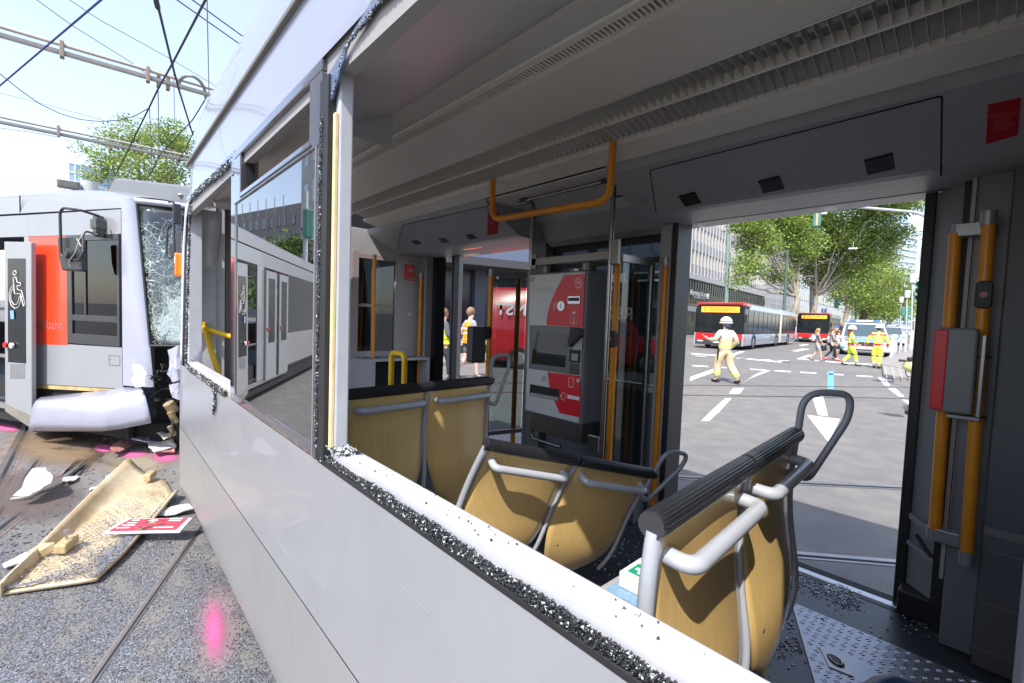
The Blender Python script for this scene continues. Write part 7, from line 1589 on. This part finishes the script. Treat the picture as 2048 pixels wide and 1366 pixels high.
bd, P, s = girl('girl in black with one arm stretched forward, light brown hair', 1668, 719.5, 1.68, HBL, .1, BT, 'short', BT, 'long', SHD, dict(knR=(0, .05, 0), anR=(0, .05, 0), toR=(0, .05, 0), elR=(0, .18, .12), wrR=(0, .44, .34), haR=(0, .53, .40)))
bd, P, s = girl('girl in white top holding a mint green bag, face to the camera', 1673, 720, 1.62, HB, .1, mat('cloth_white', (.7, .68, .66), .8), 'short', BT, 'short', mat('shoe_mint', (.2, .4, .33), .6), dict(elR=(0, .08, .02), wrR=(0, .2, .12), haR=(0, .24, .14)), ang=-110, hd=-30)
mb = MB(); mb.ell(P['haR'] + Vector((0, .03, -.08)), (.08, .15, .12), 14, 10); mb.build('mint_bag', mat('bag_mint', (.30, .60, .55), .6), bd)
# man in the orange vest, walking right, seen through the far door
p = PZ(937, 758); p2 = p.copy()
bd, P, s = person('man with sunglasses in an orange vest and grey shorts walking past the far door', p, faceang(p, -62), 1.86, dict(knR=(0, .12, .0), anR=(0, .20, .0), toR=(0, .20, 0), knL=(0, -.08, .0), anL=(0, -.34, .05), toL=(0, -.33, .0), elL=(-.03, -.10, .0), wrL=(.04, .12, .06), haL=(.06, .20, .06), elR=(0, .05, 0), wrR=(0, .18, .08), haR=(0, .24, .08)), skin=mat('skin_fair', (.68, .44, .35), .5), top=mat('shirt_grey', (.30, .31, .33), .8), sleeve='short', bottom=mat('shorts_grey', (.10, .11, .13), .8, bump=.4, bs=20), legs='short', shoes=mat('trainer_dark', (.06, .06, .06), .6), botr=1.15, hd=-10)
V_M = zband('orange_vest', (.95, .28, .01), [('Z', 1.16, 1.20, (.68, .68, .68)), ('Z', 1.28, 1.32, (.68, .68, .68)), ('X', -.11, -.075, (.68, .68, .68)), ('Z', .99, 1.02, (.95, .5, .1))])
skinobj('safety_vest', {'a': (P['pelvis'] + Z_ * .02, (.21 * s, .17 * s)), 'b': (P['waist'], (.20 * s, .165 * s)), 'c': (P['chest'] + Z_ * .03, (.225 * s, .175 * s)), 'd': (P['neck'] - Z_ * .03, (.14 * s, .10 * s))}, [('a', 'b'), ('b', 'c'), ('c', 'd')], V_M, bd, 'b')
cap_hair(bd, P, s, mat('hair_light_brown', (.22, .13, .07), .6), 0, -10)
mb = MB(); c = P['hm'] + Matrix.Rotation(R(-10), 3, 'Z') @ Vector((0, .085, .012)); mb.obox(c, Matrix.Rotation(R(-10), 3, 'Z') @ Vector((.075, 0, 0)), Vector((0, .012, 0)), Z_ * .016); mb.bar(c + Vector((-.07, 0, 0)), c + Vector((-.085, -.10, 0)), .006, .01); mb.build('sunglasses', BLACKG, bd, bevel=.005)
p = PZ(884, 762); bd, P, s = person('bearded man in a yellow vest and dark trousers beside the far door rubber', p, faceang(p, -70), 1.80, dict(knR=(0, .10, 0), anR=(0, .16, 0), toR=(0, .16, 0), knL=(0, -.05, 0), anL=(0, -.25, .02), toL=(0, -.25, 0), elR=(0, .05, 0), wrR=(0, .18, .12), haR=(0, .24, .14)), top=mat('shirt_charcoal', (.09, .10, .12), .8), sleeve='long', bottom=mat('trousers_navy', (.03, .035, .05), .8), shoes=BLACK, fat=1.05)
skinobj('safety_vest', {'a': (P['waist'] - Z_ * .04, (.185 * s, .14 * s)), 'b': (P['waist'], (.185 * s, .14 * s)), 'c': (P['chest'], (.198 * s, .148 * s)), 'd': (P['neck'] - Z_ * .05, (.14 * s, .10 * s))}, [('a', 'b'), ('b', 'c'), ('c', 'd')], zband('yellow_vest', (.70, .85, .05), [('Z', 1.13, 1.17, (.5, .5, .5))]), bd, 'b')
cap_hair(bd, P, s, HB)
mb = MB(); mb.ell(P['hb'] + Vector((0, .05, .0)), (.06, .055, .055), 12, 8); mb.build('beard', HB, bd); 
# helper at the right, mostly hidden behind the door leaf, a lime helmet hanging at his side
p = PZ(1872, 834); bd, P, s = person('firefighter almost hidden by the door leaf, lime helmet hanging at his side', p, faceang(p, 60), 1.85, dict(anL=(-.22, .12, 0), toL=(-.24, .12, 0), knL=(-.1, .06, 0)), top=JK2, bottom=FFT, shoes=BLACK, fat=1.05)
hc = PD(1829, 734, 8.0); hl = thing('helmet', 'lime green helmet marked 02 hanging beside the door rubber', 'helmet', hc)
mb = MB(); e1, e2 = rx, cv; M3 = Matrix((rx, cv, Z_)).transposed(); mb.ell(hc, (.165, .15, .115), 24, 14, 0, M3, -1., 1.); mb.build('helmet_shell', mat('helmet_lime', (.62, .66, .25), .3, coat=.5), hl)
mb = MB(); mb.tube([hc + rx * .16 * math.cos(a) - cv * .12 * abs(math.sin(a)) + Z_ * (.05 + .03 * math.sin(a)) for a in [math.pi + math.pi * k / 14 for k in range(15)]], .005, 5); mb.build('red_stripe', RED, hl)
text('helmet_number', '02', mat('print_grey', (.25, .25, .25), .5), .055, frameM(hc - cv * .158 + rx * .03 + Z_ * .03, rx, Z_), hl)
mb = MB(); mb.obox(hc + Z_ * .13 + rx * .03, rx * .13, cv * .08, Z_ * .035); mb.obox(hc + Z_ * .10 - rx * .17, rx * .05, cv * .05, Z_ * .02); mb.tube(rpath([hc - rx * .10 + Z_ * .1, hc + rx * .02 + Z_ * .22, hc + rx * .12 + Z_ * .27], .05), .022, 6); mb.build('harness', BLACK, hl, bevel=.01)
mb = MB(); mb.tube(rpath([hc - rx * .12 - Z_ * .07, hc - rx * .10 - Z_ * .17, hc + rx * .0 - Z_ * .19, hc + rx * .05 - Z_ * .10], .04), .008, 6); mb.build('chin_strap', BLACK, hl)
# ============================================================ beyond the far door: dark shop front, pavement, chain posts
a, b_ = PD(800, 640, 17.5), PD(1265, 640, 23); a.z = b_.z = 0; d = (b_ - a).normalized(); nn = Vector((d.y, -d.x, 0)); sf = thing('dark_shopfront', 'dark glass shopfront under a blue grey canopy, behind the man in orange', 'building', a); Wd = (b_ - a).length
def SW(s, z, o=0): return a + d * s + Z_ * z + nn * o
def sbx(mb, s0, s1, za, zb_, o0, o1): mb.prism([SW(s0, za, o0), SW(s1, za, o0), SW(s1, zb_, o0), SW(s0, zb_, o0)], nn * (o1 - o0))
mb = MB(); sbx(mb, 0, Wd + 1, 0, 3.9, -4, -.8); mb.build('shop_glass', mat('dark_purple_glass', (.020, .014, .030), .25), sf)
mb = MB(); sbx(mb, 0, Wd + 1, 3.9, 6.2, -4, 1.2); mb.build('canopy_wall', mat('canopy_slate', (.10, .13, .19), .5), sf)
mb = MB(); sbx(mb, 0, Wd + 1, 3.6, 3.9, -.8, 1.2); mb.build('canopy_soffit', mat('soffit_dark', (.05, .05, .055), .6), sf)
for k in range(5): mb = MB(); sbx(mb, .2 + k * 3.1, .7 + k * 3.1, 0, 3.6, -.8, -.5); mb.build('pillar', mat('pillar_slate', (.05, .06, .085), .5), sf)
mb = MB(); sbx(mb, 0, Wd + 1, 0, .9, -.8, -.6); mb.build('plinth', mat('plinth_green', (.05, .09, .08), .4), sf)
mb = MB(); e0_, e1_ = PZ(700, 712), PZ(1320, 700); e0_ = e0_ + (e0_ - e1_) * .6; mb.prism([PZ(860, 733), PZ(1060, 720), SW(Wd, 0, .5), SW(.1, 0, .5)], (0, 0, .12)); mb.build('pavement', pvm, bevel=.02)['kind'] = 'structure'
for k, (x, y) in enumerate(((1000, 722), (948, 727))):
    o = thing('chain_post', ['white chain post with chains, left of the ticket machine', 'white chain post behind the man in orange'][k], 'post', PZ(x, y)); b0 = PZ(x, y)
    MB().cyl(b0, b0 + Z_ * 1.0, .045, 12).build('post', MATS['post_white'], o, bevel=.01); MB().ell(b0 + Z_ * 1.02, (.06, .06, .06)).build('cap', MATS['post_white'], o); 
    mb = MB(); mb.tube([b0 + Z_ * (.92 - .18 * math.sin(math.pi * q / 10)) + d * (1.8 * q / 10) for q in range(11)], .012, 5); mb.build('chain', MATS['post_white'], o)
# solid red ambulance beyond the glass, standing in for a reflection, lettering mirrored
re = PD(975, 700, 15.3); re.z = 0; rc = PD(1325, 700, 15.6); rc.z = 0; fdir = (rc - re).normalized()
rv = van('long red ambulance standing in for a reflection in the glass beside the ticket machine', rc, math.atan2(-fdir.x, fdir.y), (rc - re).length, 2.1, 2.6, body=(.50, .012, .018), hood=(.50, .012, .018), cat='ambulance', name='ambulance', glazed=False)
sv = Vector((-fdir.y, fdir.x, 0)); sv = -sv if sv.dot(rc) > 0 else sv
text('side_lettering', 'RETTUNGSDIENST', WHITE, .52, Matrix.Translation(Vector((1 if (Matrix.Rotation(math.atan2(-fdir.x, fdir.y), 3, 'Z') @ X_).dot(sv) > 0 else -1, 0, 0)) * 1.10 + Vector((0, -3.6, 1.85))) @ Matrix.Rotation(R(90), 4, 'Z') @ Matrix.Rotation(R(90), 4, 'X') @ Matrix.Scale(-1, 4, (1, 0, 0)), rv, bold=.01)
# ============================================================ across the road behind the photographer: mirrored in the whole window pane
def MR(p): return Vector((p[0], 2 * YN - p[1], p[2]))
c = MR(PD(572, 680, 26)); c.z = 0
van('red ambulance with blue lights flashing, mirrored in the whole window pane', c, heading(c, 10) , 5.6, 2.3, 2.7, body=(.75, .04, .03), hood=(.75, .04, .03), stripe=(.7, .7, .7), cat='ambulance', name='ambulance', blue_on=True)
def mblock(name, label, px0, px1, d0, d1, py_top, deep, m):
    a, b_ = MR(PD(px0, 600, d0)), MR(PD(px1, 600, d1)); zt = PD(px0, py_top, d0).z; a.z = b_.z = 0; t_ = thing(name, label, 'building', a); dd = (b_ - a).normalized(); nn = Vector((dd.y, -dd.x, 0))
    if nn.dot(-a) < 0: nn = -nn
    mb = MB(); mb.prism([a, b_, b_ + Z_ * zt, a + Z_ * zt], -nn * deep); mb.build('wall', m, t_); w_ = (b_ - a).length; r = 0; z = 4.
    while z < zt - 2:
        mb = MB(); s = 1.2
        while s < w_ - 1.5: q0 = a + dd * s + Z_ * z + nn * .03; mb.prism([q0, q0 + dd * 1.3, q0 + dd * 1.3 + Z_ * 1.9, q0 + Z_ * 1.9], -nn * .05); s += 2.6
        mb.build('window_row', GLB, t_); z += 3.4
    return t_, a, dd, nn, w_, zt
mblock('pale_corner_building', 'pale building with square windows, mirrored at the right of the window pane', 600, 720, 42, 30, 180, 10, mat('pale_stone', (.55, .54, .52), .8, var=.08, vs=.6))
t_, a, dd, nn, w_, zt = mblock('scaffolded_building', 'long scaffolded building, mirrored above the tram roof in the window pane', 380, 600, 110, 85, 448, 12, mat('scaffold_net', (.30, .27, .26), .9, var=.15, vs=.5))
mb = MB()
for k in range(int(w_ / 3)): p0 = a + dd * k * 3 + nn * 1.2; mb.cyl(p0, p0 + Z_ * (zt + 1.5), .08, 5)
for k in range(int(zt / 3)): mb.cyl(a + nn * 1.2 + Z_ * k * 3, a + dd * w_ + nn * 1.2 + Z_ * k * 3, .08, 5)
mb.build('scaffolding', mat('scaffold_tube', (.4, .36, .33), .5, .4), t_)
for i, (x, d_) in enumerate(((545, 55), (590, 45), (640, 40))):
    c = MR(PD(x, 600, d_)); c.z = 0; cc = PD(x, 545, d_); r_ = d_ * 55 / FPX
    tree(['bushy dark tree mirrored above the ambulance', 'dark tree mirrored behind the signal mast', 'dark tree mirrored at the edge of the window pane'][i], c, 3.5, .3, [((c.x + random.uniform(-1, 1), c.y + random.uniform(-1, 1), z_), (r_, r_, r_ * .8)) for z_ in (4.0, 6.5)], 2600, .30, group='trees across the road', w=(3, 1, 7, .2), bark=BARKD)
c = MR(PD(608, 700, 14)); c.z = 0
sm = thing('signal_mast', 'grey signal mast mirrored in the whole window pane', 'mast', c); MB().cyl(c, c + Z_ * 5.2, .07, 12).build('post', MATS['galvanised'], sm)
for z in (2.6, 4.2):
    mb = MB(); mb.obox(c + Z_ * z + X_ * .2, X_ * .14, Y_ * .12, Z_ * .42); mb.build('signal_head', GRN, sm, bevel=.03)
